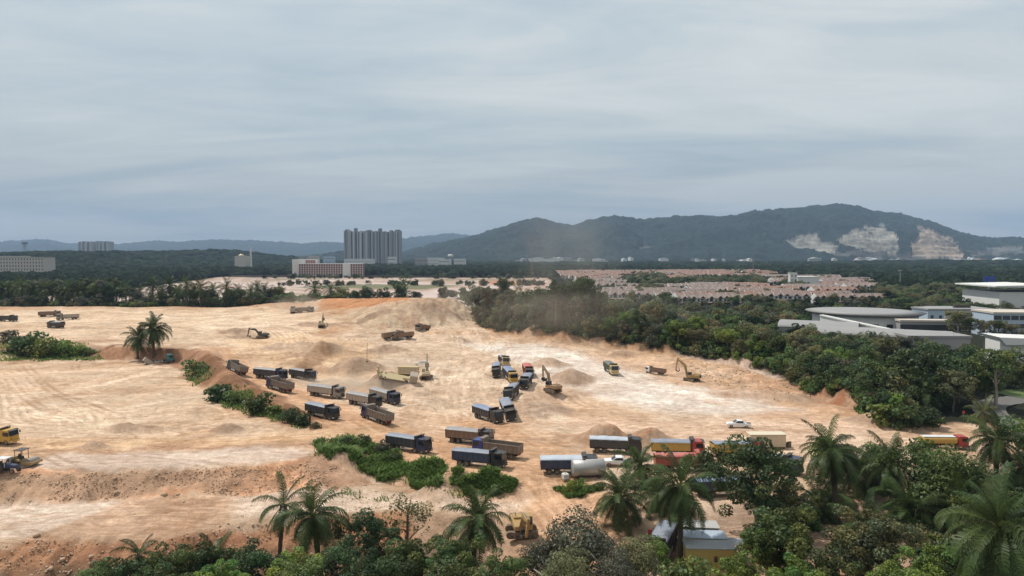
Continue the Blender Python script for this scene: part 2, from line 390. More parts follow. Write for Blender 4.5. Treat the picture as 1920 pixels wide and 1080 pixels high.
# ---- colours of the soil
def C3(r, g, b): return np.array((r, g, b))
CREAM, TAN, ORANGE = C3(.66, .515, .35), C3(.555, .39, .24), C3(.54, .335, .18)
PALE, PINK, BROWN, RED, GREYB = C3(.70, .61, .49), C3(.66, .545, .43), C3(.37, .235, .14), C3(.40, .185, .095), C3(.40, .29, .20)
nA = fbm(VX, VY, 22, 5, 40); nB = fbm(VX, VY, 6, 4, 44); nC_ = fbm(VX, VY, 1.5, 3, 47)
def lerp(a, b, w): return a + (b - a) * w[..., None]
def sm(x, a, b):
    t = np.clip((x - a) / (b - a), 0, 1); return t * t * (3 - 2 * t)
COLR = np.broadcast_to(TAN, VX.shape + (3,)).copy()
COLR = lerp(COLR, CREAM, sm(nA + nB * .4, -.3, .5))
COLR = lerp(COLR, ORANGE, sm(fbm(VX, VY, 34, 4, 52) + nB * .3, .25, .9) * .7)
wamp = 3.0 * np.clip((RR - 90) / 120, .28, 1); WX = VX + fbm(VX, VY, 9, 5, 60, .6) * wamp; WY = VY + fbm(VX, VY, 9, 5, 65, .6) * wamp * np.clip(RR / 150, .8, 3)
def poly_mask(poly_px, soft):
    """0..1 inside a patch of ground whose outline is given by the directions to its corners"""
    pw = np.array([on_ground(*p)[:2] for p in poly_px])
    return poly_mask_w(pw, soft)
def poly_mask_w(pw, soft):
    lo = pw.min(0) - 3 * soft - 8; hi = pw.max(0) + 3 * soft + 8
    idx = np.nonzero((VX > lo[0]) & (VX < hi[0]) & (VY > lo[1]) & (VY < hi[1]))
    out = np.zeros(VX.shape)
    if len(idx[0]) == 0: return out
    x = WX[idx]; y = WY[idx]; inside = np.zeros(len(x), bool); dm = np.full(len(x), 1e9)
    for k in range(len(pw)):
        a = pw[k]; b = pw[(k + 1) % len(pw)]; e = b - a; L2 = e @ e + 1e-9
        t = np.clip(((x - a[0]) * e[0] + (y - a[1]) * e[1]) / L2, 0, 1)
        dm = np.minimum(dm, np.hypot(x - a[0] - t * e[0], y - a[1] - t * e[1]))
        c = ((a[1] > y) != (b[1] > y)) & (x < (b[0] - a[0]) * (y - a[1]) / (b[1] - a[1] + 1e-12) + a[0])
        inside ^= c
    sd = np.where(inside, dm, -dm)
    out[idx] = sm(sd, -soft, soft); return out
def band_mask(line_px, half, soft):
    pw = np.array([on_ground(*p)[:2] for p in line_px])
    lo = pw.min(0) - half - soft - 8; hi = pw.max(0) + half + soft + 8
    idx = np.nonzero((VX > lo[0]) & (VX < hi[0]) & (VY > lo[1]) & (VY < hi[1]))
    x = WX[idx]; y = WY[idx]; dm = np.full(len(x), 1e9)
    for a, b in zip(pw[:-1], pw[1:]):
        e = b - a; t = np.clip(((x - a[0]) * e[0] + (y - a[1]) * e[1]) / (e @ e + 1e-9), 0, 1)
        dm = np.minimum(dm, np.hypot(x - a[0] - t * e[0], y - a[1] - t * e[1]))
    out = np.zeros(VX.shape); out[idx] = 1 - sm(dm, half - soft, half + soft); return out
def put(mask, colr, w=1.0):
    global COLR
    COLR = lerp(COLR, colr, mask * w)
# upper plateau and pit floor
put(poly_mask([(-200, 582), (560, 580), (640, 600), (560, 640), (380, 645), (-200, 615)], 4), C3(.69, .54, .355), .75)
put(poly_mask([(420, 640), (560, 625), (680, 640), (720, 690), (600, 715), (470, 690)], 5), C3(.64, .455, .265), .8)
put(poly_mask([(640, 590), (760, 566), (860, 563), (905, 592), (860, 615), (700, 640)], 4), C3(.565, .425, .27), .85)
put(poly_mask([(600, 559), (740, 557), (765, 563), (690, 575), (600, 581)], 1.5), C3(.54, .31, .15), .95)
put(poly_mask([(700, 640), (860, 625), (930, 640), (1000, 700), (900, 780), (760, 760), (690, 700)], 6), C3(.635, .505, .345), .6)
put(poly_mask([(860, 632), (1000, 643), (1120, 668), (1250, 718), (1440, 742), (1490, 768), (1300, 778), (1130, 748), (1000, 705), (940, 665)], 5), PALE, .85)
put(poly_mask([(1040, 650), (1230, 668), (1420, 700), (1500, 730), (1440, 742), (1270, 715), (1150, 680)], 4), C3(.61, .425, .265), .7)
put(poly_mask([(1050, 780), (1300, 790), (1500, 775), (1680, 805), (1500, 850), (1150, 845)], 5), C3(.615, .435, .285), .7)
# haul road
put(band_mask([(400, 655), (430, 690), (520, 735), (640, 785), (770, 845), (900, 880), (1010, 905), (1060, 960), (1090, 1010)], 8.5, 3), C3(.585, .36, .195), .85)
put(band_mask([(-60, 836), (300, 829), (480, 824), (640, 812), (740, 806)], 3.6, 1.6), C3(.63, .435, .245), .9)
put(band_mask([(-60, 846), (160, 842), (330, 838), (470, 836), (590, 830)], 0.9, .8), C3(.45, .28, .16), .8)
# left field, the pale strip, the gravel bank and the shelf below it
put(poly_mask([(-200, 680), (340, 684), (420, 770), (560, 802), (480, 818), (-200, 830)], 4), C3(.635, .48, .31), .7)
put(poly_mask([(130, 848), (560, 838), (600, 850), (480, 868), (250, 880), (-100, 884), (60, 868)], 1.6), PINK, .7)
put(poly_mask([(-200, 890), (0, 888), (250, 884), (400, 879), (480, 873), (560, 862), (640, 868), (700, 905), (560, 926), (440, 928), (330, 926), (230, 931), (110, 945), (-200, 952)], .8), C3(.72, .41, .225), .95)
put(poly_mask([(560, 862), (600, 854), (680, 888), (700, 905), (600, 915)], 1.5), C3(.47, .30, .185), .8)
put(poly_mask([(-200, 950), (110, 946), (235, 935), (245, 955), (150, 975), (60, 1008), (-200, 1030)], 1.4), C3(.70, .57, .43), .9)
put(poly_mask([(240, 934), (440, 930), (430, 975), (300, 1015), (100, 1005), (160, 975)], 1.6), C3(.55, .375, .235), .85)
put(poly_mask([(440, 930), (680, 916), (990, 935), (970, 965), (700, 950), (450, 972)], 1.6), C3(.67, .53, .38), .8)
# steep ground shows raw subsoil
steep = sm(sl + nB * .06, .22, .48) * near
put(steep, lerp(np.broadcast_to(C3(.50, .355, .225), COLR.shape), C3(.43, .275, .165), sm(nA, -.2, .5)), .75)
put(poly_mask([(640, 590), (760, 566), (860, 563), (905, 592), (860, 615), (700, 640)], 4), lerp(np.broadcast_to(C3(.60, .475, .315), COLR.shape), C3(.43, .30, .19), sm(nB + nA * .5, -.1, .7)), .85)
put(poly_mask([(770, 562), (880, 562), (890, 580), (840, 588), (780, 580)], 3), C3(.40, .27, .165), .6)
put(poly_mask([(600, 559), (740, 557), (765, 563), (690, 575), (600, 581)], 1.5), C3(.50, .255, .115), .95)
put(band_mask([(-60, 648), (60, 655), (200, 660), (330, 666), (385, 675), (415, 715), (470, 742), (560, 785)], 4.8, 1.4), lerp(np.broadcast_to(C3(.23, .12, .06), COLR.shape), C3(.34, .19, .10), sm(nB, -.2, .6)), .95)
put(poly_mask([(915, 594), (1000, 612), (1060, 622), (1060, 640), (1000, 634), (935, 626), (900, 612)], 1.5), C3(.46, .265, .13), .95)
put(band_mask([(1060, 632), (1150, 643), (1250, 652), (1330, 666), (1420, 682)], 2.4, 1.2), C3(.48, .29, .15), .8)
put(poly_mask([(1500, 706), (1580, 726), (1575, 762), (1515, 755)], 1.5), C3(.43, .19, .085), .9)
put(poly_mask([(1380, 690), (1500, 712), (1515, 750), (1430, 735)], 2.5), C3(.55, .335, .19), .7)
put(poly_mask([(1590, 735), (1700, 780), (1650, 778), (1590, 764)], 2), C3(.52, .32, .19), .7)
put(poly_mask([(-100, 1040), (0, 1032), (60, 1010), (300, 1016), (400, 992), (560, 973), (760, 955), (800, 1078), (-100, 1078)], .9), lerp(np.broadcast_to(C3(.50, .265, .135), COLR.shape), C3(.36, .175, .09), sm(nB, -.2, .5)), .9)
put(band_mask([(-60, 573), (100, 573), (300, 575), (560, 574)], 5, 3), C3(.50, .295, .155), .8)
for (cx, cy, hh, ra, rb, tr) in HEAPC:      # tipped heaps keep the colour of what was dug
    if hh < 1.4: continue
    c_, s_ = math.cos(R(tr)), math.sin(R(tr)); u_ = ((VX - cx) * c_ + (VY - cy) * s_) / ra; v_ = (-(VX - cx) * s_ + (VY - cy) * c_) / rb
    rr_ = np.sqrt(u_ * u_ + v_ * v_) + nB * .15
    put((1 - sm(rr_, .75, 1.1)), C3(.42, .305, .20) if hh > 2 else C3(.50, .36, .235), .75)
put(band_mask([(575, 700), (590, 672), (606, 652), (612, 645)], 3.0, 1.2), C3(.42, .27, .15), .8)
put(band_mask([(440, 622), (475, 614), (515, 614), (560, 622), (640, 628), (690, 632)], 2.6, 1.4), C3(.45, .325, .21), .7)
put(band_mask([(1040, 812), (1200, 818), (1330, 818), (1420, 812)], .8, .6), C3(.47, .28, .155), .8)
put(band_mask([(1290, 660), (1400, 680), (1460, 704)], 2.5, 1.5), C3(.66, .55, .44), .6)
# far cleared ground and the green land beyond
greenland = C3(.022, .027, .015)
far = sm(VY + nA * 3, 449, 454) * (1 - poly_mask_w(np.array([(-420, 520), (20, 500), (50, 600), (60, 1180), (-520, 1230), (-420, 700)]), 18))
behind = poly_mask_w(np.array([tuple(np.array(G(*p)[:2]) * 1.012) for p in BL[18]] + [(380, 165), (600, 400), (560, 800), (30, 640), (-6, 330)]), 2.5)
put(np.clip(far + behind, 0, 1), greenland)
farfield = poly_mask_w(np.array([(-420, 520), (20, 500), (50, 600), (60, 1180), (-520, 1230), (-420, 700)]), 10)
put(farfield, lerp(np.broadcast_to(C3(.45, .34, .25), COLR.shape), C3(.60, .51, .43), sm(fbm(VX, VY, 60, 5, 71), -.3, .3)), .95)
put(poly_mask_w(np.array([(-260, 820), (-100, 780), (-60, 900), (-240, 930)]), 16), C3(.15, .165, .075), .9)
put(poly_mask_w(np.array([(-420, 1090), (30, 1070), (40, 1110), (-430, 1140)]), 14), C3(.20, .19, .10), .8)
put(poly_mask_w(np.array([(-330, 690), (-200, 660), (-120, 680), (-280, 730)]), 14), C3(.30, .24, .14), .8)
put(poly_mask_w(np.array([(-30, 900), (40, 880), (45, 1010), (-40, 1040)]), 10), C3(.47, .235, .13), .9)
# foreground below the shelf is overgrown
put(sm(-VZ, 5.6, 7.4) * (RR < 140), C3(.14, .105, .06), .8)
put(poly_mask([(1180, 1000), (1350, 950), (1700, 890), (1990, 860), (2100, 1078), (1150, 1078)], 2.5), C3(.37, .265, .18), .75)
# graders and wheels leave long streaks; damp and dry soil mottle the rest
def streak(deg, ls, lw, seed):
    c_, s_ = math.cos(R(deg)), math.sin(R(deg)); w_ = fbm(VX, VY, 60, 3, seed + 5) * 10
    return fbm((VX * c_ + VY * s_) / ls * 10, (-VX * s_ + VY * c_ + w_) / lw * 10, 10, 5, seed, .62)
st1 = streak(8, 30, 2.6, 22); st2 = streak(-24, 26, 2.2, 28); st3 = streak(35, 22, 2.0, 34)
pick = fbm(VX, VY, 48, 3, 15)
stk = np.where(pick > .15, st1, np.where(pick < -.25, st3, st2)) * near * (RR > 100)
COLR *= (1 + np.clip(stk, -.9, .9) * .12 * np.clip((RR - 100) / 60, 0, 1))[..., None] * np.array((1.0, 1.0, 1.0))
blot = sm(fbm(VX, VY, 14, 6, 19, .68), .22, .60) * near
COLR = lerp(COLR, COLR * C3(.78, .69, .60), blot * .6)
# mottling, pebbly light specks, wheel-rut lines
COLR *= (1 + nB * .13 + nC_ * .08)[..., None] * C3(.905, .855, .905)
peb = _P[5][(np.arange(nrow) % 256)[:, None], (np.arange(NC) % 256)[None, :]]
gravel = sm(sl, .2, .5) * near * (RR < 260)
COLR *= (1 + gravel * 0)[..., None]

TRK = np.zeros(VX.shape, np.float32); TRD = np.zeros(VX.shape, np.float32)
def splat(px, py, amount, arr):
    a = np.arctan2(px, py); r = np.hypot(px, py)
    ci = np.clip(np.rint((a - ang[0]) / (ang[1] - ang[0])).astype(int), 0, NC - 1)
    ri = np.clip(np.searchsorted(rad, r), 1, nrow - 1); ri = np.where(np.abs(rad[ri] - r) < np.abs(rad[ri - 1] - r), ri, ri - 1)
    np.maximum.at(arr, (ri, ci), amount)
def smooth_line(P, n):
    P = np.array(P, float)
    for _ in range(3):
        Q = 0.75 * P[:-1] + 0.25 * P[1:]; S_ = 0.25 * P[:-1] + 0.75 * P[1:]
        P = np.concatenate([P[:1], np.stack([Q, S_], 1).reshape(-1, 2), P[-1:]])
    seg = np.r_[0, np.cumsum(np.hypot(*np.diff(P, axis=0).T))]
    s = np.linspace(0, seg[-1], n)
    return np.stack([np.interp(s, seg, P[:, 0]), np.interp(s, seg, P[:, 1])], 1), seg[-1]
def track(world_pts, amount=.8, gauge=2.0, wid=.62, arr=TRK, seed=0):
    Q, Ln = smooth_line(world_pts, 10); Q, Ln = smooth_line(world_pts, max(20, int(Ln / .25)))
    T = np.gradient(Q, axis=0); T /= (np.hypot(T[:, 0], T[:, 1]) + 1e-9)[:, None]; Nn = np.stack([-T[:, 1], T[:, 0]], 1)
    fade = np.clip(.65 + .6 * fbm(Q[:, 0], Q[:, 1], 12, 3, seed % 50), .1, 1.15) * np.sin(np.linspace(0, math.pi, len(Q))) ** .35
    for sd in (-.5, .5):
        for o in np.linspace(-wid / 2, wid / 2, 6):
            q = Q + Nn * (gauge * sd + o)
            splat(q[:, 0], q[:, 1], (amount * fade * (1 - .4 * abs(o) / (wid / 2))).astype(np.float32), arr)
def trk_px(line, n=1, jit=1.5, amount=.8, **k):
    base = np.array([on_ground(*p)[:2] for p in line])
    for i in range(n):
        j = rng.normal(0, jit, (len(base), 2)) * .6 + rng.normal(0, jit, 2)
        track(base + j, amount * rng.uniform(.6, 1), seed=int(rng.integers(0, 50)), **k)
# tyre marks named by where they run
_tp = trk_px
def trk_px(line, n=1, jit=1.5, amount=.8, **k):
    _tp(line, int(n * 1.7), jit, min(1.0, amount * 1.25), **k); _tp(line, max(1, n // 2), jit, amount * .8, arr=TRD, wid=.6)
trk_px([(10, 720), (40, 770), (60, 790), (150, 800), (200, 830)], 4, 3)
trk_px([(80, 755), (140, 775), (190, 795), (180, 815), (120, 835)], 5, 2, .95)
trk_px([(20, 690), (60, 740), (120, 770), (170, 790), (190, 810), (150, 830)], 4, 2.5, .9)
trk_px([(110, 740), (180, 770), (185, 800), (200, 825)], 3, 1.2, .95)
trk_px([(60, 740), (160, 720), (240, 700), (300, 690)], 4, 3, .7)
trk_px([(0, 705), (120, 700), (260, 690), (350, 700)], 5, 4, .5)
trk_px([(120, 790), (250, 780), (380, 790), (520, 806)], 5, 4, .5)
trk_px([(0, 812), (160, 818), (330, 815), (520, 815)], 5, 2.5, .6)
trk_px([(-30, 838), (200, 833), (420, 828), (620, 815), (760, 812), (900, 830)], 7, 1.6, .7)
trk_px([(120, 850), (300, 850), (450, 850), (560, 842)], 4, 2, .4)
trk_px([(0, 965), (120, 955), (240, 945), (380, 945)], 5, 2.5, .5)
trk_px([(0, 1000), (120, 975), (250, 955), (420, 950), (620, 940), (800, 930), (920, 915), (1000, 890)], 5, 2, .5)
trk_px([(400, 650), (440, 690), (540, 735), (650, 785), (780, 835), (900, 868), (1010, 880), (1200, 868)], 9, 3.0, .6)
trk_px([(560, 740), (700, 775), (850, 800), (1000, 800), (1150, 780), (1300, 770)], 8, 5, .6)
trk_px([(1000, 890), (1040, 920), (1060, 960), (1085, 1000)], 7, 1.8, .7)
trk_px([(960, 880), (1000, 900), (1030, 940), (1040, 980)], 4, 1.8, .6)
trk_px([(1180, 860), (1050, 850), (960, 810), (880, 770), (850, 730), (880, 690), (960, 660)], 10, 4, .75)
trk_px([(760, 800), (800, 770), (800, 720), (850, 680), (930, 655), (900, 630), (880, 610)], 9, 4, .7)
trk_px([(1300, 790), (1150, 770), (1050, 760), (990, 720), (1010, 690), (1100, 680), (1180, 700)], 9, 5, .65)
trk_px([(930, 640), (1030, 650), (1140, 690), (1250, 730), (1400, 760), (1560, 780), (1650, 800)], 10, 5, .7)
trk_px([(1140, 705), (1200, 720), (1280, 720), (1240, 740), (1160, 760)], 5, 3, .8)
trk_px([(1230, 700), (1270, 730), (1240, 765), (1150, 790)], 4, 3, .7)
trk_px([(1230, 680), (1280, 700), (1330, 720), (1420, 745)], 4, 3, .5)
trk_px([(1150, 812), (1300, 808), (1450, 806), (1600, 812), (1720, 830)], 7, 3, .6)
trk_px([(1030, 800), (1100, 830), (1250, 850), (1500, 862), (1700, 850)], 6, 3, .6)
trk_px([(420, 640), (480, 650), (560, 660), (570, 700), (520, 690)], 7, 4, .6)
trk_px([(520, 690), (545, 660), (540, 630), (500, 610), (420, 605)], 6, 4, .55)
trk_px([(-30, 600), (120, 604), (260, 598), (400, 596), (540, 586), (600, 590)], 9, 5, .5)
trk_px([(0, 585), (200, 590), (420, 600), (560, 600), (660, 612), (740, 632)], 8, 5, .5)
trk_px([(380, 610), (440, 598), (500, 604), (490, 618), (420, 618), (370, 610)], 5, 3, .6)
trk_px([(660, 640), (760, 632), (860, 620), (890, 600)], 7, 4, .6)
trk_px([(600, 720), (680, 700), (760, 712), (830, 735), (840, 770), (780, 790)], 6, 4, .6)
trk_px([(850, 800), (930, 810), (1000, 790), (1060, 800), (1120, 790)], 6, 3, .65)
for i in range(420):     # and a scatter of faint ones all over the floor
    c = on_ground(rng.uniform(0, 1640), rng.uniform(585, 860)); a = rng.normal(0, .5); ln_ = rng.uniform(10, 34); k = rng.normal(0, .03)
    s = np.linspace(-ln_, ln_, 7); th = a + k * s
    track(np.stack([c[0] + np.cumsum(np.cos(th)) * ln_ / 3.5, c[1] + np.cumsum(np.sin(th)) * ln_ / 3.5], 1), rng.uniform(.2, .6), seed=i % 50)
for i in range(240):
    c = on_ground(rng.uniform(0, 1640), rng.uniform(585, 860)); a = rng.normal(0, .5); ln_ = rng.uniform(8, 26); k = rng.normal(0, .03)
    s = np.linspace(-ln_, ln_, 7); th = a + k * s
    track(np.stack([c[0] + np.cumsum(np.cos(th)) * ln_ / 3.5, c[1] + np.cumsum(np.sin(th)) * ln_ / 3.5], 1), rng.uniform(.25, .6), arr=TRD, seed=i % 50)
bare = (1 - np.clip(far + behind, 0, 1)) * near * (1 - gravel * .8)
COLR = lerp(COLR, np.clip(COLR * C3(1.30, 1.34, 1.40) + .02, 0, .80), np.clip(TRK * 1.35, 0, 1) * bare)
COLR = lerp(COLR, COLR * C3(.70, .64, .58), np.clip(TRD * 1.3, 0, 1) * bare)
VZ -= TRK * bare * .05 + TRD * bare * .06

gv = np.stack([VX, VY, VZ], -1).reshape(-1, 3)
ii = np.arange(nrow * NC).reshape(nrow, NC)
gf = np.stack([ii[:-1, :-1], ii[:-1, 1:], ii[1:, 1:], ii[1:, :-1]], -1).reshape(-1, 4)
t = NT('bare_earth')
a = t.n('ShaderNodeAttribute'); a.attribute_name = 'tone'
geo = t.n('ShaderNodeNewGeometry')
f1 = t.noise(0.55, 9, 0.72, vec=geo.outputs['Position']); f2 = t.noise(2.6, 6, 0.72, vec=geo.outputs['Position'])
vo_ = t.n('ShaderNodeTexVoronoi'); vo_.inputs['Scale'].default_value = 1.5; t.l(geo.outputs['Position'], vo_.inputs['Vector'])
mm = t.ramp(f1, [(0.30, (.72, .69, .65)), (0.52, (1.0, 1.0, 1.0)), (0.72, (1.22, 1.24, 1.26))])
mm2 = t.ramp(f2, [(0.32, (.76, .74, .72)), (0.55, (1.0,) * 3), (0.72, (1.18, 1.19, 1.2))])
# wheel lines: level lines of long drawn-out noise, in several headings, where the ground is level and bare
def ruts(rot, sx, sy, scale, seed, w, pscale):
    mp = t.n('ShaderNodeMapping'); t.l(geo.outputs['Position'], mp.inputs[0]); mp.inputs['Rotation'].default_value = (0, 0, R(rot)); mp.inputs['Scale'].default_value = (sx, sy, 0); mp.inputs['Location'].default_value = (seed, seed * .7, 0)
    nzn = t.n('ShaderNodeTexNoise'); nzn.inputs['Scale'].default_value = scale; nzn.inputs['Detail'].default_value = 2; nzn.inputs['Roughness'].default_value = .45; nzn.inputs['Distortion'].default_value = .35; t.l(mp.outputs[0], nzn.inputs['Vector']); nz = nzn.outputs[0]; ln_ = t.ramp(nz, [(.5 - w, (0,) * 3), (.5, (1,) * 3), (.5 + w, (0,) * 3)])
    pm = t.n('ShaderNodeMapping'); t.l(geo.outputs['Position'], pm.inputs[0]); pm.inputs['Location'].default_value = (seed * 9, 0, 0); pt = t.ramp(t.noise(pscale, 2, .5, vec=pm.outputs[0]), [(.46, (0,) * 3), (.60, (1,) * 3)])
    return t.mix(1.0, ln_, pt, 'MULTIPLY')
lay = None
for q in ((12, .045, .20, 1.0, 1.0, .020, .03), (-30, .05, .22, 1.0, 4.0, .022, .035), (48, .05, .22, 1.0, 7.0, .022, .04), (80, .06, .2, 1.0, 15.0, .020, .04)):
    l_ = ruts(*q); lay = l_ if lay is None else t.mix(1.0, lay, l_, 'LIGHTEN')
lay = t.mix(1.0, lay, a.outputs['Alpha'], 'MULTIPLY')
lay2 = None
for q in ((-20, .05, .24, 1.0, 21.0, .03, .03), (30, .05, .24, 1.0, 25.0, .03, .04)):
    l_ = ruts(*q); lay2 = l_ if lay2 is None else t.mix(1.0, lay2, l_, 'LIGHTEN')
lay2 = t.mix(1.0, lay2, a.outputs['Alpha'], 'MULTIPLY')
clod = t.ramp(vo_.outputs['Distance'], [(0.0, (.86, .84, .82)), (0.18, (1.0,) * 3)])
col_ = t.mix(1.0, t.mix(1.0, t.mix(1.0, a.outputs['Color'], mm, 'MULTIPLY'), mm2, 'MULTIPLY'), clod, 'MULTIPLY')
col_ = t.mix(1.0, col_, t.mix(lay, (1.0, 1.0, 1.0), (1.24, 1.27, 1.30)), 'MULTIPLY'); col_ = t.mix(1.0, col_, t.mix(lay2, (1.0, 1.0, 1.0), (.76, .70, .64)), 'MULTIPLY')
t.base(col_); t.rough(0.95); t.spec(0.12)
hsum = t.n('ShaderNodeMath'); hsum.operation = 'ADD'; t.l(f1, hsum.inputs[0]); t.l(f2, hsum.inputs[1])
t.bump(hsum.outputs[0], 0.9, 0.30)
M_EARTH = t.m
ground = link('ground', new_mesh('ground', gv, gf[:, ::-1].copy(), [M_EARTH], True, None, np.concatenate([np.clip(COLR.reshape(-1, 3), .01, .9), np.clip(bare * (1 - sm(sl, .15, .4)), 0, 1).reshape(-1, 1)], 1)))
tag(ground, 'bare sandy earthworks ground running on to the green plain', None, None, 'structure')
# ================================================================ hills
def hill_range(name, label, sil, D, depth_f, depth_b, mat, ncol, nrow_, rough, tree, seed, quarry=None, x_over=1.0):
    """a range of hills whose crest runs through the given directions at about distance D"""
    s = np.array(sil, float)
    px = np.linspace(s[0, 0], s[-1, 0], ncol)
    py = np.interp(px, s[:, 0], s[:, 1])
    az = np.arctan((px - 960) / FPX)
    zr = CAM_H + (478 - py) / FPX * D
    vt = np.concatenate([np.linspace(-1, 0, int(nrow_ * .75)), np.linspace(0, 1, nrow_ - int(nrow_ * .75) + 1)[1:]])
    V, Z = np.meshgrid(vt, zr, indexing='ij'); A = np.broadcast_to(az, V.shape)
    rr = D + np.where(V < 0, V * depth_f, V * depth_b)
    X = np.tan(A) * rr; Y = rr
    prof = np.where(V < 0, 1 - np.abs(V) ** 1.25, 1 - np.abs(V) ** 1.1)
    mid = np.sin(np.clip(np.abs(V), 0, 1) * math.pi)
    H = Z * prof
    H = H + Z * mid * rough * (fbm(X, Y, depth_f * .45, 5, seed) * .5 + (np.abs(fbm(X, Y, depth_f * .3, 4, seed + 6)) - .35) * .55)
    col = np.ones(X.shape + (3,)) * (1 + .25 * fbm(X, Y, 120, 4, seed + 11))[..., None]
    if quarry:
        ys = 478 - (H - CAM_H) / rr * FPX; xs = 960 + X / rr * FPX
        for poly, qc in quarry:
            pw = np.array(poly, float); x = xs + fbm(X, H * 3, 60, 4, 5, .6) * 6; y = ys + fbm(X, H * 3, 60, 4, 9, .6) * 3
            ins = np.zeros(X.shape, bool)
            for k in range(len(pw)):
                a, b = pw[k], pw[(k + 1) % len(pw)]
                ins ^= ((a[1] > y) != (b[1] > y)) & (x < (b[0] - a[0]) * (y - a[1]) / (b[1] - a[1] + 1e-9) + a[0])
            ins &= (V < 0)
            if not ins.any(): continue
            st = 24.0
            Hq = np.floor(H / st) * st + st * np.clip((H / st - np.floor(H / st)) * 3.0 - 1.6, 0, 1)    # benches
            H = np.where(ins, Hq - 6, H)
            sp = np.clip(.95 + .55 * fbm(X, H * 3, 60, 4, 17, .6) + .25 * fbm(X * .3, H * 9, 60, 3, 19), .25, 1.5)
            fr = np.clip((H / st - np.floor(H / st)), 0, 1)
            col[ins] = (np.array(qc)[None] * sp[ins][:, None])
            tree_here = ins
            tree = np.where(ins, 0, tree) if isinstance(tree, np.ndarray) else np.where(ins, 0.0, tree)
    H = H + tree * (fbm(X, Y, 26, 2, seed + 3) * 1.0 + fbm(X, Y, 60, 3, seed + 9) * 1.2) * (np.abs(V) < .98)
    v = np.stack([X, Y, H - 6], -1).reshape(-1, 3); nr_ = V.shape[0]
    i_ = np.arange(nr_ * ncol).reshape(nr_, ncol)
    f = np.stack([i_[:-1, :-1], i_[:-1, 1:], i_[1:, 1:], i_[1:, :-1]], -1).reshape(-1, 4)
    o = link(name, new_mesh(name, v, f, [mat], True, None, col.reshape(-1, 3)))
    return tag(o, label, None, None, 'structure')
def hillmat(name, hue):
    t = NT(name); a = t.n('ShaderNodeAttribute'); a.attribute_name = 'tone'
    g = t.n('ShaderNodeNewGeometry')
    f = t.noise(0.012, 5, .65, vec=g.outputs['Position']); f2 = t.noise(0.06, 2, .6, vec=g.outputs['Position'])
    m = t.ramp(f, [(.3, (.65, .7, .65)), (.7, (1.3, 1.25, 1.15))]); m2 = t.ramp(f2, [(.3, (.7,) * 3), (.7, (1.3,) * 3)])
    t.base(t.mix(1, t.mix(1, t.mix(1, a.outputs['Color'], m, 'MULTIPLY'), m2, 'MULTIPLY'), hue, 'MULTIPLY')); t.rough(.95); t.spec(.1)
    return t.m
hm = hillmat('wooded_hillside', (.0185, .0285, .028))  # base colour tinted blue, painting some of the distance haze into it
QP = (.225 / .0185, .21 / .0285, .195 / .028); QR = (.245 / .0185, .195 / .0285, .165 / .028)
MOUNT = [(690, 490), (760, 470), (800, 460), (860, 447), (900, 438), (950, 422), (990, 411), (1010, 409), (1040, 416), (1075, 420), (1100, 413), (1130, 405), (1155, 402), (1185, 408), (1205, 411), (1240, 407), (1280, 404), (1310, 402), (1340, 406), (1380, 402), (1420, 394), (1460, 391), (1500, 388), (1540, 384), (1575, 381), (1605, 386), (1640, 395), (1670, 397), (1700, 403), (1740, 413), (1780, 428), (1820, 438), (1860, 447), (1890, 444), (1920, 447), (2000, 455), (2160, 462)]
QUARRY_AND_HAZE = [([(1470, 447), (1500, 440), (1530, 438), (1545, 450), (1568, 458), (1567, 473), (1540, 468), (1490, 460)], QP),
          ([(1563, 451), (1590, 431), (1632, 421), (1662, 427), (1681, 440), (1684, 472), (1640, 469), (1600, 460)], QP),
          ([(1718, 421), (1745, 431), (1775, 441), (1790, 453), (1808, 480), (1760, 482), (1706, 476), (1706, 456), (1722, 444)], QR),
          ([(1180, 464), (1215, 456), (1222, 460), (1190, 468)], (.11 / .021, .11 / .032, .10 / .030)),
          ([(1545, 470), (1600, 463), (1690, 472), (1800, 478), (1860, 482), (1700, 484), (1580, 478)], (.10 / .021, .10 / .032, .095 / .030)),
          ([(1640, 419), (1655, 416), (1665, 421), (1650, 424)], (.13 / .021, .13 / .032, .12 / .030)),
          ([(1810, 468), (1850, 462), (1915, 460), (1925, 474), (1830, 478)], (.11 / .021, .11 / .032, .105 / .030))]  # the last patch paints faint haze into the slope colour
mountain = hill_range('mountain', 'long wooded mountain with pale quarry scars on its flank', MOUNT, 5200, 1750, 1600, hm, 1150, 130, .34, 7.0, 3, QUARRY_AND_HAZE)
far_sil = [(-420, 456), (-200, 450), (0, 452), (60, 449), (90, 448), (130, 456), (160, 457), (210, 458), (250, 454), (300, 451), (330, 453), (400, 449), (460, 450), (520, 452), (570, 456), (610, 453), (650, 454), (750, 447), (800, 441), (850, 437), (900, 443), (960, 453), (1040, 462), (1150, 474)]
hill_range('far_hills', 'blue far hills low on the horizon', far_sil, 10500, 2500, 2000, hm, 500, 40, .25, 10.0, 20)
hill_range('low_hills', 'low wooded hill behind the apartment slab', [(480, 486), (560, 480), (600, 476), (650, 467), (700, 469), (760, 476), (860, 486)], 3900, 500, 600, hm, 260, 40, .2, 6.0, 33)
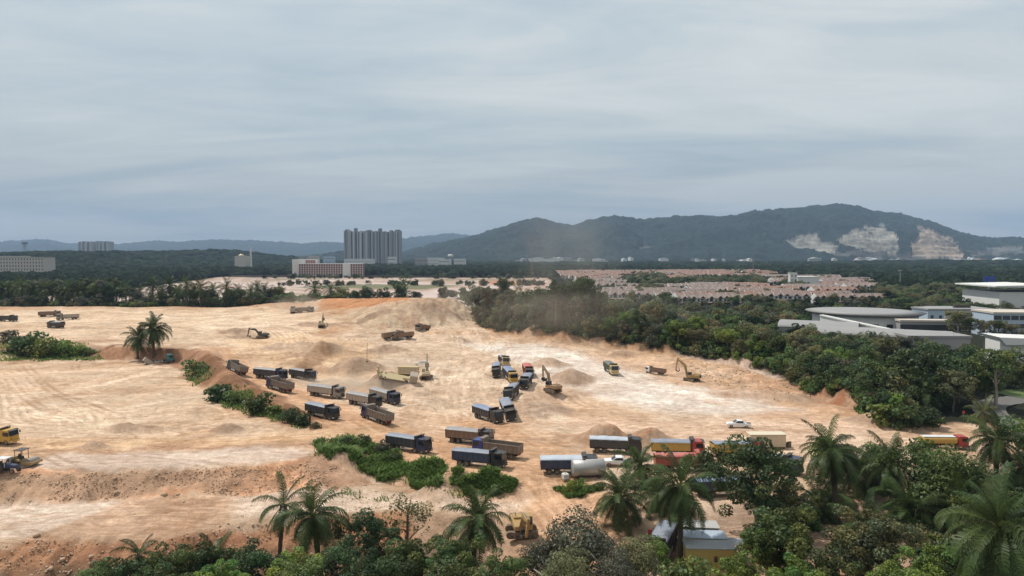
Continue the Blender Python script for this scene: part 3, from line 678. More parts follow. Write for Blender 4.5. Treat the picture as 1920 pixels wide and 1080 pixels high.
# ================================================================ plants
def leaves(cent, nrm, size, tone, asp=.6):
    """one four-cornered leaf at each centre; returns verts, quads, tones"""
    n = len(cent); r = rng.normal(size=(n, 3))
    u = np.cross(nrm, r); u /= np.linalg.norm(u, axis=1)[:, None] + 1e-9
    v = np.cross(nrm, u); v /= np.linalg.norm(v, axis=1)[:, None] + 1e-9
    a = (size * rng.uniform(.7, 1.3, n))[:, None]
    dz = nrm * a * .22
    V = np.stack([cent - u * a, cent - v * a * asp + dz, cent + u * a, cent + v * a * asp + dz], 1).reshape(-1, 3)
    Fq = np.arange(4 * n).reshape(n, 4)
    return V, Fq, np.repeat(tone, 4, axis=0)
def crown_mesh(name, mat, rx, rz, n_clump, n_leaf, size, fill=.8, flat=0.0, loose=0.0, clump=(.24, .4), seed=0, yellow=.2):
    """leaf clumps spread through an uneven crown, its centre at the origin"""
    global rng
    keep = rng; rng = np.random.default_rng(seed + 100)
    d = rng.normal(size=(n_clump, 3)); d[:, 2] = d[:, 2] * (1 - flat) + .25; d /= np.linalg.norm(d, axis=1)[:, None]
    th_ = np.arctan2(d[:, 1], d[:, 0]); lump = 1 + (.24 * np.sin(2 * th_ + seed * 1.7) + .24 * np.sin(3 * th_ + seed)) * (1 - .6 * np.abs(d[:, 2])) + rng.normal(0, .17, n_clump) + .22 * np.sin(5 * d[:, 2] + 2 * th_ + seed * 2.3)
    rad_ = rng.uniform(.35, 1, n_clump) ** .45 * fill * lump
    c = d * rad_[:, None] * np.array((rx, rx, rz))
    cr = rng.uniform(*clump, n_clump) * min(rx, rz) * 1.05
    w = cr ** 2; w /= w.sum()
    k = rng.choice(n_clump, n_leaf, p=w)
    q = rng.normal(size=(n_leaf, 3)); q[:, 2] += .28; q /= np.linalg.norm(q, axis=1)[:, None]
    rr_ = rng.uniform(.55, 1.0 + loose, n_leaf) ** .6
    cent = c[k] + q * (cr[k] * rr_)[:, None] * np.array((1.1, 1.1, .85))
    nrm = q * .7 + rng.normal(size=(n_leaf, 3)) * .55 + np.array((0, 0, .45)); nrm /= np.linalg.norm(nrm, axis=1)[:, None]
    tb = rng.uniform(.62, 1.42, n_clump); ty = rng.uniform(-yellow, yellow, n_clump)
    tone = np.stack([tb * (1 + ty), tb, tb * (1 - ty * .8)], 1)[k] * rng.uniform(.78, 1.22, n_leaf)[:, None]
    V, Fq, T = leaves(cent, nrm, np.full(n_leaf, size), tone)
    rng = keep
    return new_mesh(name, V, Fq, [mat], False, None, T)
def tube(path, radii, sides=7):
    path = np.array(path, float); V = []; Fc = []
    for i, p in enumerate(path):
        t_ = path[min(i + 1, len(path) - 1)] - path[max(i - 1, 0)]; t_ = t_ / (np.linalg.norm(t_) + 1e-9)
        a = np.cross(t_, (0.31, .95, .05)); a /= np.linalg.norm(a) + 1e-9; b = np.cross(t_, a)
        for s in range(sides):
            th = 2 * math.pi * s / sides; V.append(p + (a * math.cos(th) + b * math.sin(th)) * radii[i])
    for i in range(len(path) - 1):
        for s in range(sides):
            Fc.append((i * sides + s, i * sides + (s + 1) % sides, (i + 1) * sides + (s + 1) % sides, (i + 1) * sides + s))
    Fc.append(tuple(range(sides - 1, -1, -1))); Fc.append(tuple((len(path) - 1) * sides + s for s in range(sides)))
    return V, Fc
class Acc:
    """gathers pieces of ONE part"""
    def __init__(s): s.v = []; s.f = []; s.m = []
    def add(s, V, Fc, m=0):
        o = len(s.v); s.v += [tuple(map(float, p)) for p in V]; s.f += [tuple(i + o for i in q) for q in Fc]; s.m += [m] * len(Fc); return s
    def box(s, x0, x1, y0, y1, z0, z1, m=0):
        V = [(x0, y0, z0), (x1, y0, z0), (x1, y1, z0), (x0, y1, z0), (x0, y0, z1), (x1, y0, z1), (x1, y1, z1), (x0, y1, z1)]
        return s.add(V, [(0, 3, 2, 1), (4, 5, 6, 7), (0, 1, 5, 4), (1, 2, 6, 5), (2, 3, 7, 6), (3, 0, 4, 7)], m)
    def prism(s, prof, y0, y1, m=0):
        """profile in x,z carried from y0 to y1"""
        n = len(prof); V = [(x, y0, z) for x, z in prof] + [(x, y1, z) for x, z in prof]
        ar = sum(prof[i][0] * prof[(i + 1) % n][1] - prof[(i + 1) % n][0] * prof[i][1] for i in range(n))
        Fc = [tuple(range(n)), tuple(range(2 * n - 1, n - 1, -1))] + [(i, i + n, (i + 1) % n + n, (i + 1) % n) for i in range(n)]
        if ar < 0: Fc = [q[::-1] for q in Fc]
        return s.add(V, Fc, m)
    def tube(s, path, radii, sides=7, m=0):
        if not hasattr(radii, '__len__'): radii = [radii] * len(path)
        return s.add(*tube(path, radii, sides), m)
    def cyl(s, p0, p1, r, sides=14, m=0): return s.tube([p0, p1], [r, r], sides, m)
    def mesh(s, name, mats=(), smooth=False, bevel=0.0):
        me = bpy.data.meshes.new(name); me.from_pydata(s.v, [], s.f); me.update()
        for q in mats: me.materials.append(q)
        if len(mats) > 1: me.polygons.foreach_set('material_index', np.array(s.m, np.int32))
        if bevel:
            bm = bmesh.new(); bm.from_mesh(me)
            bmesh.ops.bevel(bm, geom=[e for e in bm.edges if len(e.link_faces) == 2 and e.calc_face_angle(0) > .6], offset=bevel, segments=1, affect='EDGES', clamp_overlap=True)
            bm.to_mesh(me); bm.free()
        if smooth: me.polygons.foreach_set('use_smooth', np.ones(len(me.polygons), bool))
        return me
def barkmat(name, c):
    if name in _mc: return _mc[name]
    t = NT(name); f = t.noise(3, 5, .7); t.base(t.mix(f, tuple(x * .55 for x in c), tuple(x * 1.4 for x in c))); t.rough(.9); t.bump(f, .6, .1); _mc[name] = t.m; return t.m
M_BARK = barkmat('bark', (.13, .10, .075)); M_BARKP = barkmat('pale_bark', (.27, .23, .19)); M_PALMTRUNK = barkmat('palm_trunk_fibre', (.09, .065, .045))
def trunk_mesh(name, seed, mat, lean=.06, nb=6, thick=.035):
    """a tapered stem one metre tall with limbs spreading into the crown; scaled per tree"""
    r_ = random.Random(seed); A = Acc()
    px_ = [(0, 0, -.12)]; 
    for i in range(1, 7): px_.append((px_[-1][0] + r_.uniform(-lean, lean) * .4, px_[-1][1] + r_.uniform(-lean, lean) * .4, i / 6 * 1.02))
    A.tube(px_, [thick * (1.25 - .75 * i / 6) for i in range(7)], 7)
    for b in range(nb):
        k = r_.randint(3, 5); a = r_.uniform(0, 6.28); ln_ = r_.uniform(.22, .42); p = px_[k]
        q = [p]
        for s in range(1, 4):
            q.append((p[0] + math.cos(a) * ln_ * s / 3, p[1] + math.sin(a) * ln_ * s / 3, p[2] + ln_ * (s / 3) ** .8 * r_.uniform(.5, 1.0)))
        A.tube(q, [thick * .6, thick * .42, thick * .28, thick * .12], 5)
    return A.mesh(name, [mat], True)
LM = {'dark': leafmat('leaf_dark', (.052, .080, .030)), 'mid': leafmat('leaf_mid', (.092, .126, .038)), 'bright': leafmat('leaf_bright', (.145, .20, .042)),
      'olive': leafmat('leaf_olive', (.155, .148, .068), .3), 'dusty': leafmat('leaf_dusty', (.150, .132, .082), .25), 'grey': leafmat('leaf_grey', (.105, .106, .070), .2), 'far': leafmat('leaf_far', (.023, .034, .0185), .65, .1, .95, .03)}  # far leaves are coloured darker to stand in for canopy self-shade
CROWN = {
 'round':  crown_mesh('crown_round', LM['mid'], 1, .85, 36, 5000, .052, .9, seed=1, clump=(.2, .36)),
 'round2': crown_mesh('crown_round', LM['mid'], 1, .95, 34, 5000, .052, .92, seed=2, clump=(.17, .34)),
 'tall':   crown_mesh('crown_tall', LM['mid'], 1, 1.35, 60, 6400, .055, seed=3, clump=(.2, .34)),
 'tall2':  crown_mesh('crown_tall', LM['mid'], 1, 1.5, 55, 6200, .055, seed=4, clump=(.18, .34), loose=.2),
 'broad':  crown_mesh('crown_broad', LM['mid'], 1, .6, 60, 6000, .05, seed=5, clump=(.3, .5)),
 'fine':   crown_mesh('crown_fine', LM['grey'], 1, .85, 70, 9000, .036, seed=6, clump=(.2, .36), loose=.35, yellow=.1),
 'sparse': crown_mesh('crown_sparse', LM['mid'], 1, 1.1, 26, 900, .060, seed=7, clump=(.14, .26), loose=.5),
 'big':    crown_mesh('crown_big', LM['dark'], 1, .9, 62, 10000, .040, .92, seed=8, clump=(.14, .31)),
 'big2':   crown_mesh('crown_big', LM['mid'], 1, .85, 56, 10000, .042, .92, seed=9, clump=(.14, .32)),
 'airy':   crown_mesh('crown_airy', LM['mid'], 1, .75, 34, 2600, .050, seed=11, clump=(.18, .32), loose=.4),
}
TRUNK = [trunk_mesh('trunk', 10 + i, M_BARK if i % 3 else M_BARKP) for i in range(5)]
_tn = [0]
def tree(x, y, top, width, kind='round', leaf=None, label=None, group=None, name='tree', cat='tree', zscale=None, z0=None):
    """a broadleaf tree standing at x,y: its crown `width` across, its highest leaves at height `top` above the ground"""
    me = CROWN[kind]; z = float(hz(x, y)) if z0 is None else z0
    rz_ = {'round': .85, 'round2': .95, 'tall': 1.35, 'tall2': 1.5, 'broad': .6, 'fine': .85, 'sparse': 1.1, 'big': .9, 'big2': .85, 'airy': .75, 'shrub': .8, 'shrub2': .7, 'small': .9}[kind]
    s = width / 2 / 1.12; sz = s if zscale is None else s * zscale
    hc = max(top - rz_ * sz * 1.08, .35 * sz)
    e = empty(name, (x, y, z), random.uniform(0, 6.28), label, cat, group)
    t_ = TRUNK[_tn[0] % 5]; _tn[0] += 1
    tk = link('trunk', t_, e, (0, 0, 0), None, (max(hc * .9, s * .9), max(hc * .9, s * .9), hc))
    c = link('crown', me, e, (0, 0, hc), (0, 0, random.uniform(0, 6.28)), (s, s * random.uniform(.9, 1.1), sz))
    if leaf:
        c.material_slots[0].link = 'OBJECT'; c.material_slots[0].material = LM[leaf]
    return e
# ---------------- oil palms
def frond_mesh(name, e0, droop, Lf, mat, nl=30, dead=False, seed=0):
    r_ = np.random.default_rng(seed); n = 15
    pts_ = [(0.0, 0.0)]; e = R(e0)
    for i in range(n):
        tt = (i + .5) / n; ang_ = e - R(droop) * tt ** 1.35
        pts_.append((pts_[-1][0] + Lf / n * math.cos(ang_), pts_[-1][1] + Lf / n * math.sin(ang_)))
    P = np.array(pts_)
    V = []; Fq = []; T = []
    def quad(a, b, c, d, tn):
        o = len(V); V.extend([a, b, c, d]); Fq.append((o, o + 1, o + 2, o + 3)); T.extend([tn] * 4)
    for i in range(n):                                        # rib
        w0 = .10 * (1 - i / n) + .02; w1 = .10 * (1 - (i + 1) / n) + .02; p, q = P[i], P[i + 1]
        rc = (2.6, 1.9, 2.0) if not dead else (2.2, 1.6, 1.4)
        quad((p[0], -w0, p[1]), (q[0], -w1, q[1]), (q[0], w1, q[1]), (p[0], w0, p[1]), rc)
        quad((p[0], 0, p[1] - w0 * 1.2), (q[0], 0, q[1] - w1 * 1.2), (q[0], w1 * .8, q[1] + .01), (p[0], w0 * .8, p[1] + .01), rc)
    for i in range(nl):
        tt = .14 + .86 * (i + r_.uniform(-.3, .3)) / nl; tt = min(max(tt, .12), .995)
        f_ = tt * n; k = min(int(f_), n - 1); p = P[k] + (P[k + 1] - P[k]) * (f_ - k); d = P[k + 1] - P[k]; d = d / np.linalg.norm(d)
        ll = (.35 + .95 * math.sin(math.pi * min(1, tt * .92 + .06)) ** .8) * r_.uniform(.85, 1.1) * Lf / 6.2
        w = (.058 if nl > 28 else .085) * Lf / 6.2
        for sd in (-1, 1):
            fw = .45 + .35 * tt; up = r_.uniform(.0, .35)
            m_ = np.array((p[0] + d[0] * fw * ll * .55, sd * ll * .5, p[1] + d[1] * fw * ll * .55 + up * ll * .35))
            t2 = np.array((p[0] + d[0] * fw * ll, sd * ll * .80, p[1] + d[1] * fw * ll - ll * r_.uniform(.25, .75)))
            b = np.array((p[0], 0, p[1])); dv = np.array((d[0], 0, d[1])) * w
            tn = r_.uniform(.75, 1.25); tcol = (tn * (1.0 + .1 * (1 - tt)), tn, tn * .95) if not dead else (tn * 2.1, tn * 1.2, tn * 1.2)
            quad(b - dv, m_ - dv, m_ + dv, b + dv, tcol)
            quad(m_ - dv, t2 - dv * .2, t2 + dv * .2, m_ + dv, tcol)
    return new_mesh(name, np.array(V), np.array(Fq), [mat], False, None, np.array(T))
M_FROND = leafmat('palm_frond', (.052, .079, .024), .3, .28, .45, .18)
M_FRONDY = leafmat('palm_frond_yellowish', (.085, .095, .035), .2, .25, .45)
FROND_E = [80, 62, 45, 28, 10, -8, -28, -50]
FROND = [frond_mesh('frond', e, dr, 6.3, M_FROND, 36, False, i) for i, (e, dr) in enumerate(zip(FROND_E, [45, 68, 85, 95, 90, 78, 55, 34]))]
FROND_DEAD = frond_mesh('frond', -62, 24, 5.2, M_FROND, 26, True, 55)
def palm_trunk_mesh(name, seed):
    """stout stem, one metre tall, ragged with old leaf bases"""
    A = Acc(); r_ = random.Random(seed); V = []; n, sd = 22, 11
    for i in range(n + 1):
        t_ = i / n
        for s in range(sd):
            th = 2 * math.pi * s / sd; rr_ = (.30 if t_ < .8 else .30 + .25 * math.sin((t_ - .8) / .2 * math.pi * .6)) * (1 + .22 * ((i + s) % 2) + r_.uniform(-.07, .07)) * (1.25 if t_ < .05 else 1)
            V.append((rr_ * math.cos(th), rr_ * math.sin(th), -.05 + 1.05 * t_))
    Fc = [(i * sd + s, i * sd + (s + 1) % sd, (i + 1) * sd + (s + 1) % sd, (i + 1) * sd + s) for i in range(n) for s in range(sd)]
    A.add(V, Fc + [tuple(n * sd + s for s in range(sd))]); return A.mesh(name, [M_PALMTRUNK], False)
PTRUNK = [palm_trunk_mesh('trunk', i) for i in range(2)]
def palm_crown_joined(name, seed, nf=34, Lf=6.3):
    """for palms too far off to tell frond from frond"""
    r_ = random.Random(seed); Vs = []; Fs = []; Ts = []; o = 0
    sets = [frond_mesh('f', e, dr, Lf, M_FROND, 13, False, i + seed) for i, (e, dr) in enumerate(zip(FROND_E, [45, 68, 85, 95, 90, 78, 55, 34]))]
    for i in range(nf):
        me = sets[min(7, int(i / nf * 8))]; m4 = np.array(Matrix.Rotation(i * 2.39996 + r_.uniform(-.2, .2), 3, 'Z') @ Matrix.Rotation(r_.uniform(-.15, .15), 3, 'Y'))
        co = np.empty(len(me.vertices) * 3, np.float32); me.vertices.foreach_get('co', co); co = co.reshape(-1, 3) @ m4.T
        fc = np.empty(len(me.polygons) * 4, np.int32); me.polygons.foreach_get('vertices', fc)
        tn = np.empty(len(me.vertices) * 4, np.float32); me.color_attributes['tone'].data.foreach_get('color', tn)
        Vs.append(co); Fs.append(fc.reshape(-1, 4) + o); Ts.append(tn.reshape(-1, 4)[:, :3]); o += len(co)
    for me in sets: bpy.data.meshes.remove(me)
    return new_mesh(name, np.concatenate(Vs), np.concatenate(Fs), [M_FROND], False, None, np.concatenate(Ts))
PCROWN = [palm_crown_joined('crown', 3), palm_crown_joined('crown', 31, 28)]
def palm(x, y, trunk_h, s=1.0, label=None, group=None, detail=True, nf=34, yellow=False, droop=0.0, dead=3, z0=None, name='oil_palm'):
    z = float(hz(x, y)) if z0 is None else z0
    e = empty(name, (x, y, z), random.uniform(0, 6.28), label, 'palm tree', group)
    link('trunk', random.choice(PTRUNK), e, (0, 0, 0), None, (s * 1.15, s * 1.15, trunk_h))
    if not detail:
        link('crown', random.choice(PCROWN), e, (0, 0, trunk_h), (0, 0, random.uniform(0, 6.28)), (s, s, s * random.uniform(.9, 1.1)))
        return e
    e.rotation_euler = (random.uniform(-.09, .09), random.uniform(-.09, .09), random.uniform(0, 6.28)); droop = droop + random.uniform(-.15, .40)
    for i in range(nf):
        if random.random() < .06: continue
        k = min(7, int(((i + .5) / nf) ** (1 - droop) * 8))
        o = link('frond', FROND[k], e, (0, 0, trunk_h), (random.uniform(-.35, .35), random.uniform(-.14, .14), i * 2.39996 + random.uniform(-.3, .3)), (s * random.uniform(.78, 1.1),) * 3)
        if yellow: o.material_slots[0].link = 'OBJECT'; o.material_slots[0].material = M_FRONDY
    for i in range(dead):
        link('frond', FROND_DEAD, e, (0, 0, trunk_h - .2), (0, 0, random.uniform(0, 6.28)), (s * random.uniform(.8, 1.05),) * 3)
    return e
def palm_at(px, py, w, s=1.0, **k):
    """a palm whose crown spans w along the view there: distance from its size, stem down to the ground"""
    d = 12.2 * s * FPX / w
    p = at_dist(px, py, d); h = max(2.0, p[2] - float(hz(p[0], p[1])))
    return palm(p[0], p[1], h, s, **k)
def tree_at(px, ctop, w, dist, **k):
    """a tree at distance dist whose crown spans w and reaches up to ctop"""
    p = at_dist(px, ctop, dist); g = float(hz(p[0], p[1]))
    return tree(p[0], p[1], max(1.2, p[2] - g), w / FPX * dist, **k)
# ================================================================ woods
# distant woods nobody could count: crowns on a cloud of points
def wood_crown(seed):
    r_ = np.random.default_rng(seed); bm = bmesh.new(); bmesh.ops.create_icosphere(bm, subdivisions=3, radius=1)
    co = np.array([v.co for v in bm.verts]); fc = [[v.index for v in f.verts] for f in bm.faces]; bm.free()
    nn = co / np.linalg.norm(co, axis=1)[:, None]
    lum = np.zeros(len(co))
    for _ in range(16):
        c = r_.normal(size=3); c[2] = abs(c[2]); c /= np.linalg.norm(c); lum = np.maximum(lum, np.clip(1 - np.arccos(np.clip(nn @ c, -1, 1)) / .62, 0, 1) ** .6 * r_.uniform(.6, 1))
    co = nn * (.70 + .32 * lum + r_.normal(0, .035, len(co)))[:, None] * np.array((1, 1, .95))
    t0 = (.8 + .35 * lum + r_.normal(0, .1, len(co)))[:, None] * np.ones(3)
    n = 130; k = r_.integers(0, len(co), n)
    V, Fq, T = leaves(co[k] * r_.uniform(.98, 1.14, (n, 1)), nn[k] * .6 + r_.normal(size=(n, 3)) * .6 + (0, 0, .3), np.full(n, .12), r_.uniform(.75, 1.2, (n, 1)) * np.ones(3))
    A = Acc(); A.add(co, [tuple(f) for f in fc]); A.add(V, [tuple(q) for q in Fq])
    me = A.mesh('wood_crown', [LM['far']])
    at = me.color_attributes.new('tone', 'FLOAT_COLOR', 'POINT'); c4 = np.ones((len(me.vertices), 4), np.float32); c4[:, :3] = np.concatenate([t0, T]); at.data.foreach_set('color', c4.ravel())
    return me
WC = bpy.data.collections.new('wood_crowns')
for i in range(5): WC.objects.link(bpy.data.objects.new('wood_crown', wood_crown(i)))
NCW = bpy.data.collections.new('near_wood_crowns')
def crown_copy(k, lf):
    me = CROWN[k].copy(); me.materials.clear(); me.materials.append(LM[lf]); o_ = bpy.data.objects.new('wood_crown', me); NCW.objects.link(o_)
for k, lf in (('round', 'mid'), ('round2', 'dark'), ('broad', 'dark'), ('tall', 'olive'), ('round', 'grey'), ('airy', 'mid'), ('round2', 'far')): crown_copy(k, lf)
def scatter_nodes(WCOL):
  gn = bpy.data.node_groups.new('scatter_crowns', 'GeometryNodeTree')
  gn.interface.new_socket('Geometry', in_out='INPUT', socket_type='NodeSocketGeometry'); gn.interface.new_socket('Geometry', in_out='OUTPUT', socket_type='NodeSocketGeometry')
  gi = gn.nodes.new('NodeGroupInput'); go = gn.nodes.new('NodeGroupOutput')
  mp_ = gn.nodes.new('GeometryNodeMeshToPoints'); iop = gn.nodes.new('GeometryNodeInstanceOnPoints'); ci_ = gn.nodes.new('GeometryNodeCollectionInfo')
  ci_.inputs[0].default_value = WCOL; ci_.inputs['Separate Children'].default_value = True; ci_.inputs['Reset Children'].default_value = True
  na_s = gn.nodes.new('GeometryNodeInputNamedAttribute'); na_s.data_type = 'FLOAT_VECTOR'; na_s.inputs[0].default_value = 'size'
  na_r = gn.nodes.new('GeometryNodeInputNamedAttribute'); na_r.data_type = 'FLOAT_VECTOR'; na_r.inputs[0].default_value = 'turn'
  gl = gn.links.new
  gl(gi.outputs[0], mp_.inputs[0]); gl(mp_.outputs[0], iop.inputs['Points']); gl(ci_.outputs[0], iop.inputs['Instance']); iop.inputs['Pick Instance'].default_value = True
  gl(na_s.outputs[0], iop.inputs['Scale'])
  e2r = gn.nodes.new('FunctionNodeEulerToRotation'); gl(na_r.outputs[0], e2r.inputs[0]); gl(e2r.outputs[0], iop.inputs['Rotation'])
  gl(iop.outputs[0], go.inputs[0])
  return gn
GN_FAR = scatter_nodes(WC); GN_NEAR = scatter_nodes(NCW)
def in_poly(x, y, pw):
    ins = np.zeros(np.shape(x), bool)
    for k in range(len(pw)):
        a, b = pw[k], pw[(k + 1) % len(pw)]
        ins ^= ((a[1] > y) != (b[1] > y)) & (x < (b[0] - a[0]) * (y - a[1]) / (b[1] - a[1] + 1e-9) + a[0])
    return ins
def scatter_wood(name, label, P, size, gn=None):
    """P (n,3) tree foot points, size (n,3)"""
    me = bpy.data.meshes.new(name); me.from_pydata([tuple(p) for p in P], [], [])
    a = me.attributes.new('size', 'FLOAT_VECTOR', 'POINT'); a.data.foreach_set('vector', size.astype(np.float32).ravel())
    b = me.attributes.new('turn', 'FLOAT_VECTOR', 'POINT'); tr = np.zeros_like(size); tr[:, 2] = rng.uniform(0, 6.28, len(P)); b.data.foreach_set('vector', tr.astype(np.float32).ravel())
    o = link(name, me); md = o.modifiers.new('scatter', 'NODES'); md.node_group = gn or GN_FAR
    return tag(o, label, None, None, 'stuff')
FIELD = np.array([(-400, 500), (20, 480), (60, 600), (62, 1190), (-520, 1240), (-420, 700)])
ESTATE = np.array([G(*p)[:2] for p in [(1035, 513), (1240, 511), (1420, 512), (1530, 519), (1640, 533), (1670, 552), (1655, 578), (1560, 585), (1440, 570), (1320, 582), (1180, 578), (1110, 562), (1050, 535)]])
CAMPUS = np.array([(118, 320), (150, 255), (175, 215), (330, 205), (360, 420), (180, 410)])
YARD = np.array([(250, 120), (600, 120), (600, 205), (232, 205), (190, 175)])
SCHOOLG = np.array([(-400, 1150), (-220, 1150), (-220, 1290), (-400, 1290)])
EDGE_TOP = [np.array(G(*p)) for p in BL[18]]
def wooded(x, y):
    r = np.hypot(x, y)
    return ~in_poly(x, y, FIELD) & ~in_poly(x, y, ESTATE) & ~in_poly(x, y, CAMPUS) & ~in_poly(x, y, SCHOOLG)
def far_rise(x, y):
    """wooded rises on the plain"""
    h = 0
    for (qx, d, hh, rx, ry) in [(-60, 1750, 26, 420, 500), (170, 2100, 20, 300, 300), (340, 2500, 34, 220, 300), (480, 2700, 30, 220, 300), (1800, 2600, 10, 500, 400)]:
        cx = (qx - 960) / FPX * d; h = h + hh * np.exp(-((x - cx) / rx) ** 2 - ((y - d) / ry) ** 2)
    return h
P = []; S = []
r = 640.0
while r < 4200:
    sp = max(8.5, r * .0085)
    aa = np.arange(R(-44), R(44), sp / r); aa = aa + rng.uniform(-.4, .4, len(aa)) * sp / r; r2 = r + rng.uniform(-.45, .45, len(aa)) * sp
    x = r2 * np.sin(aa); y = r2 * np.cos(aa); k = wooded(x, y) & ((y > 680) | (x < -150))
    k &= (fbm(x, y, 160, 3, 33) > -.75) | (r < 900)
    x, y = x[k], y[k]; n = len(x)
    w = sp * rng.uniform(.55, 1.0, n); hgt = rng.uniform(6, 13, n) + 3 * fbm(x, y, 120, 3, 21)
    hgt = np.clip(hgt, 5, 19)
    P.append(np.stack([x, y, hz(x, y) + far_rise(x, y) + hgt * .45], 1)); S.append(np.stack([w, w, hgt * .62], 1)); r += sp * .86
P = np.concatenate(P); S = np.concatenate(S)
scatter_wood('forest', 'wide green woods covering the plain below the hills', P, S)
# the rises themselves
gxr, gyr = np.meshgrid(np.linspace(-2300, 2300, 140), np.linspace(1000, 3600, 80), indexing='ij')
hr = far_rise(gxr, gyr)
vv = np.stack([gxr, gyr, hr + .4 - 1.5 * (hr < 1.0)], -1).reshape(-1, 3); i_ = np.arange(140 * 80).reshape(140, 80)
ff = np.stack([i_[:-1, :-1], i_[1:, :-1], i_[1:, 1:], i_[:-1, 1:]], -1).reshape(-1, 4)
tag(link('low_rises', new_mesh('low_rises', vv, ff, [hm], True, None, np.full((140 * 80, 3), 1.0))), 'low rises of the plain under the woods', None, None, 'structure')

# ---- the tree belt along the cut bank: every tree a thing
def along(poly, step):
    P_ = np.array(poly, float); seg = np.r_[0, np.cumsum(np.hypot(*np.diff(P_[:, :2], axis=0).T))]
    s = np.arange(0, seg[-1], step); return np.stack([np.interp(s, seg, P_[:, i]) for i in range(3)], 1), s / seg[-1]
belt_label = {'dusty': 'dust-veiled tree of the belt along the cut bank', 'dark': 'dark green tree of the dense belt along the cut bank', 'mid': 'green tree of the dense belt along the cut bank', 'olive': 'olive-tinged tree of the belt along the cut bank', 'bright': 'yellow-green tree of the belt along the cut bank', 'grey': 'greyish tree of the belt along the cut bank'}
for row in range(4):
    Q_, tt = along(EDGE_TOP[:-1], 6.6 + row * .8)
    for (x, y, z), u in zip(Q_, tt):
        k = 1 + (7.0 + row * 6.0 + random.uniform(-1.5, 2)) / math.hypot(x, y)
        xx = x * k + random.uniform(-2, 2); yy = y * k
        top = np.interp(u, [0, .1, .22, .4, .55, .75, 1], [13, 15, 16, 15, 12.5, 11, 10.5]) * random.uniform(.66, 1.16)
        if row == 0: top *= .78
        w = random.uniform(7.0, 11.0)
        if u < .45: lf = random.choices(['dusty', 'olive', 'dark', 'mid', 'grey'], [6, 4, 1, 2, 3])[0]
        else: lf = random.choices(['dark', 'mid', 'olive', 'bright', 'grey'], [3, 6, 4, 2, 2])[0]
        tree(xx, yy, top, w, random.choice(['round', 'round2', 'tall', 'tall2', 'airy', 'broad']), lf, belt_label[lf], 'trees of the belt along the cut bank')
# the landmark trees of the belt
for (px, ctop, w, d, kind, lf, lab) in [
    (1042, 524, 46, 292, 'round2', 'dark', 'tall dark tree rising from the dusty belt, left of its twin'),
    (1094, 522, 62, 290, 'broad', 'dark', 'broad-topped dark tree, the tallest of the belt above the cut bank'),
    (1066, 529, 48, 296, 'round', 'dark', 'dark tree wedged between the two tall ones of the belt'), (1016, 534, 46, 300, 'tall', 'dark', 'dark tree left of the tall pair in the belt'), (1124, 538, 46, 292, 'round2', 'dark', 'dark tree right of the tallest one of the belt'), (1150, 556, 48, 288, 'tall', 'olive', 'olive tree stepping down from the tall dark group'), (990, 543, 48, 312, 'round2', 'dark', 'dark tree at the dusty end of the tall group'),
    (1222, 553, 70, 282, 'tall', 'olive', 'tall olive bamboo-like tree at the bend of the belt'),
    (1562, 655, 78, 196, 'round2', 'bright', 'yellow-green rounded tree at the front of the belt'),
    (1628, 640, 72, 192, 'tall', 'mid', 'tall green tree beside the yellow-green one'),
    (1735, 652, 150, 182, 'broad', 'dark', 'wide dark tree over the road at the end of the belt'),
    (1800, 672, 110, 178, 'broad', 'dark', 'wide dark tree nearest the asphalt road bend'),
    (1872, 645, 96, 172, 'airy', 'mid', 'open-crowned tree beside the grass verge'),
    (1700, 662, 96, 188, 'round2', 'mid', 'rounded green tree left of the wide dark one'), (1770, 655, 100, 195, 'round', 'dark', 'dark tree behind the wide one over the road'), (1830, 650, 96, 196, 'round2', 'dark', 'dark tree between the campus shed and the road'), (1790, 690, 80, 170, 'round', 'olive', 'olive tree low at the road bend'), (1750, 700, 80, 172, 'round2', 'dark', 'dark low tree behind the palm by the road'), (1680, 690, 84, 178, 'tall', 'olive', 'olive tree above the end of the cut bank'), (1850, 690, 70, 176, 'round', 'mid', 'green tree behind the young palm'), (1905, 660, 90, 200, 'round2', 'mid', 'green tree below the white shed at the right edge')]:
    tree_at(px, ctop, w, d, kind=kind, leaf=lf, label=lab)
palm_at(1742, 728, 92, 1.0, label='oil palm at the foot of the dark belt trees', group='oil palms', nf=26)
# low scrub along the foot of the belt
for i in range(46):
    u = random.uniform(.42, 1.0); Q_, tt = along(EDGE_TOP, 3.0); k = int(u * (len(Q_) - 1)); x, y, z = Q_[k]; f_ = 1 + random.uniform(2.2, 6) / math.hypot(x, y)
    tree(x * f_, y * f_, random.uniform(1.6, 3.6), random.uniform(3, 5.5), random.choice(['round', 'broad']), random.choice(['mid', 'dark', 'bright', 'olive']), 'low green shrub under the belt at the top of the cut bank', 'shrubs under the belt', 'shrub', 'shrub')
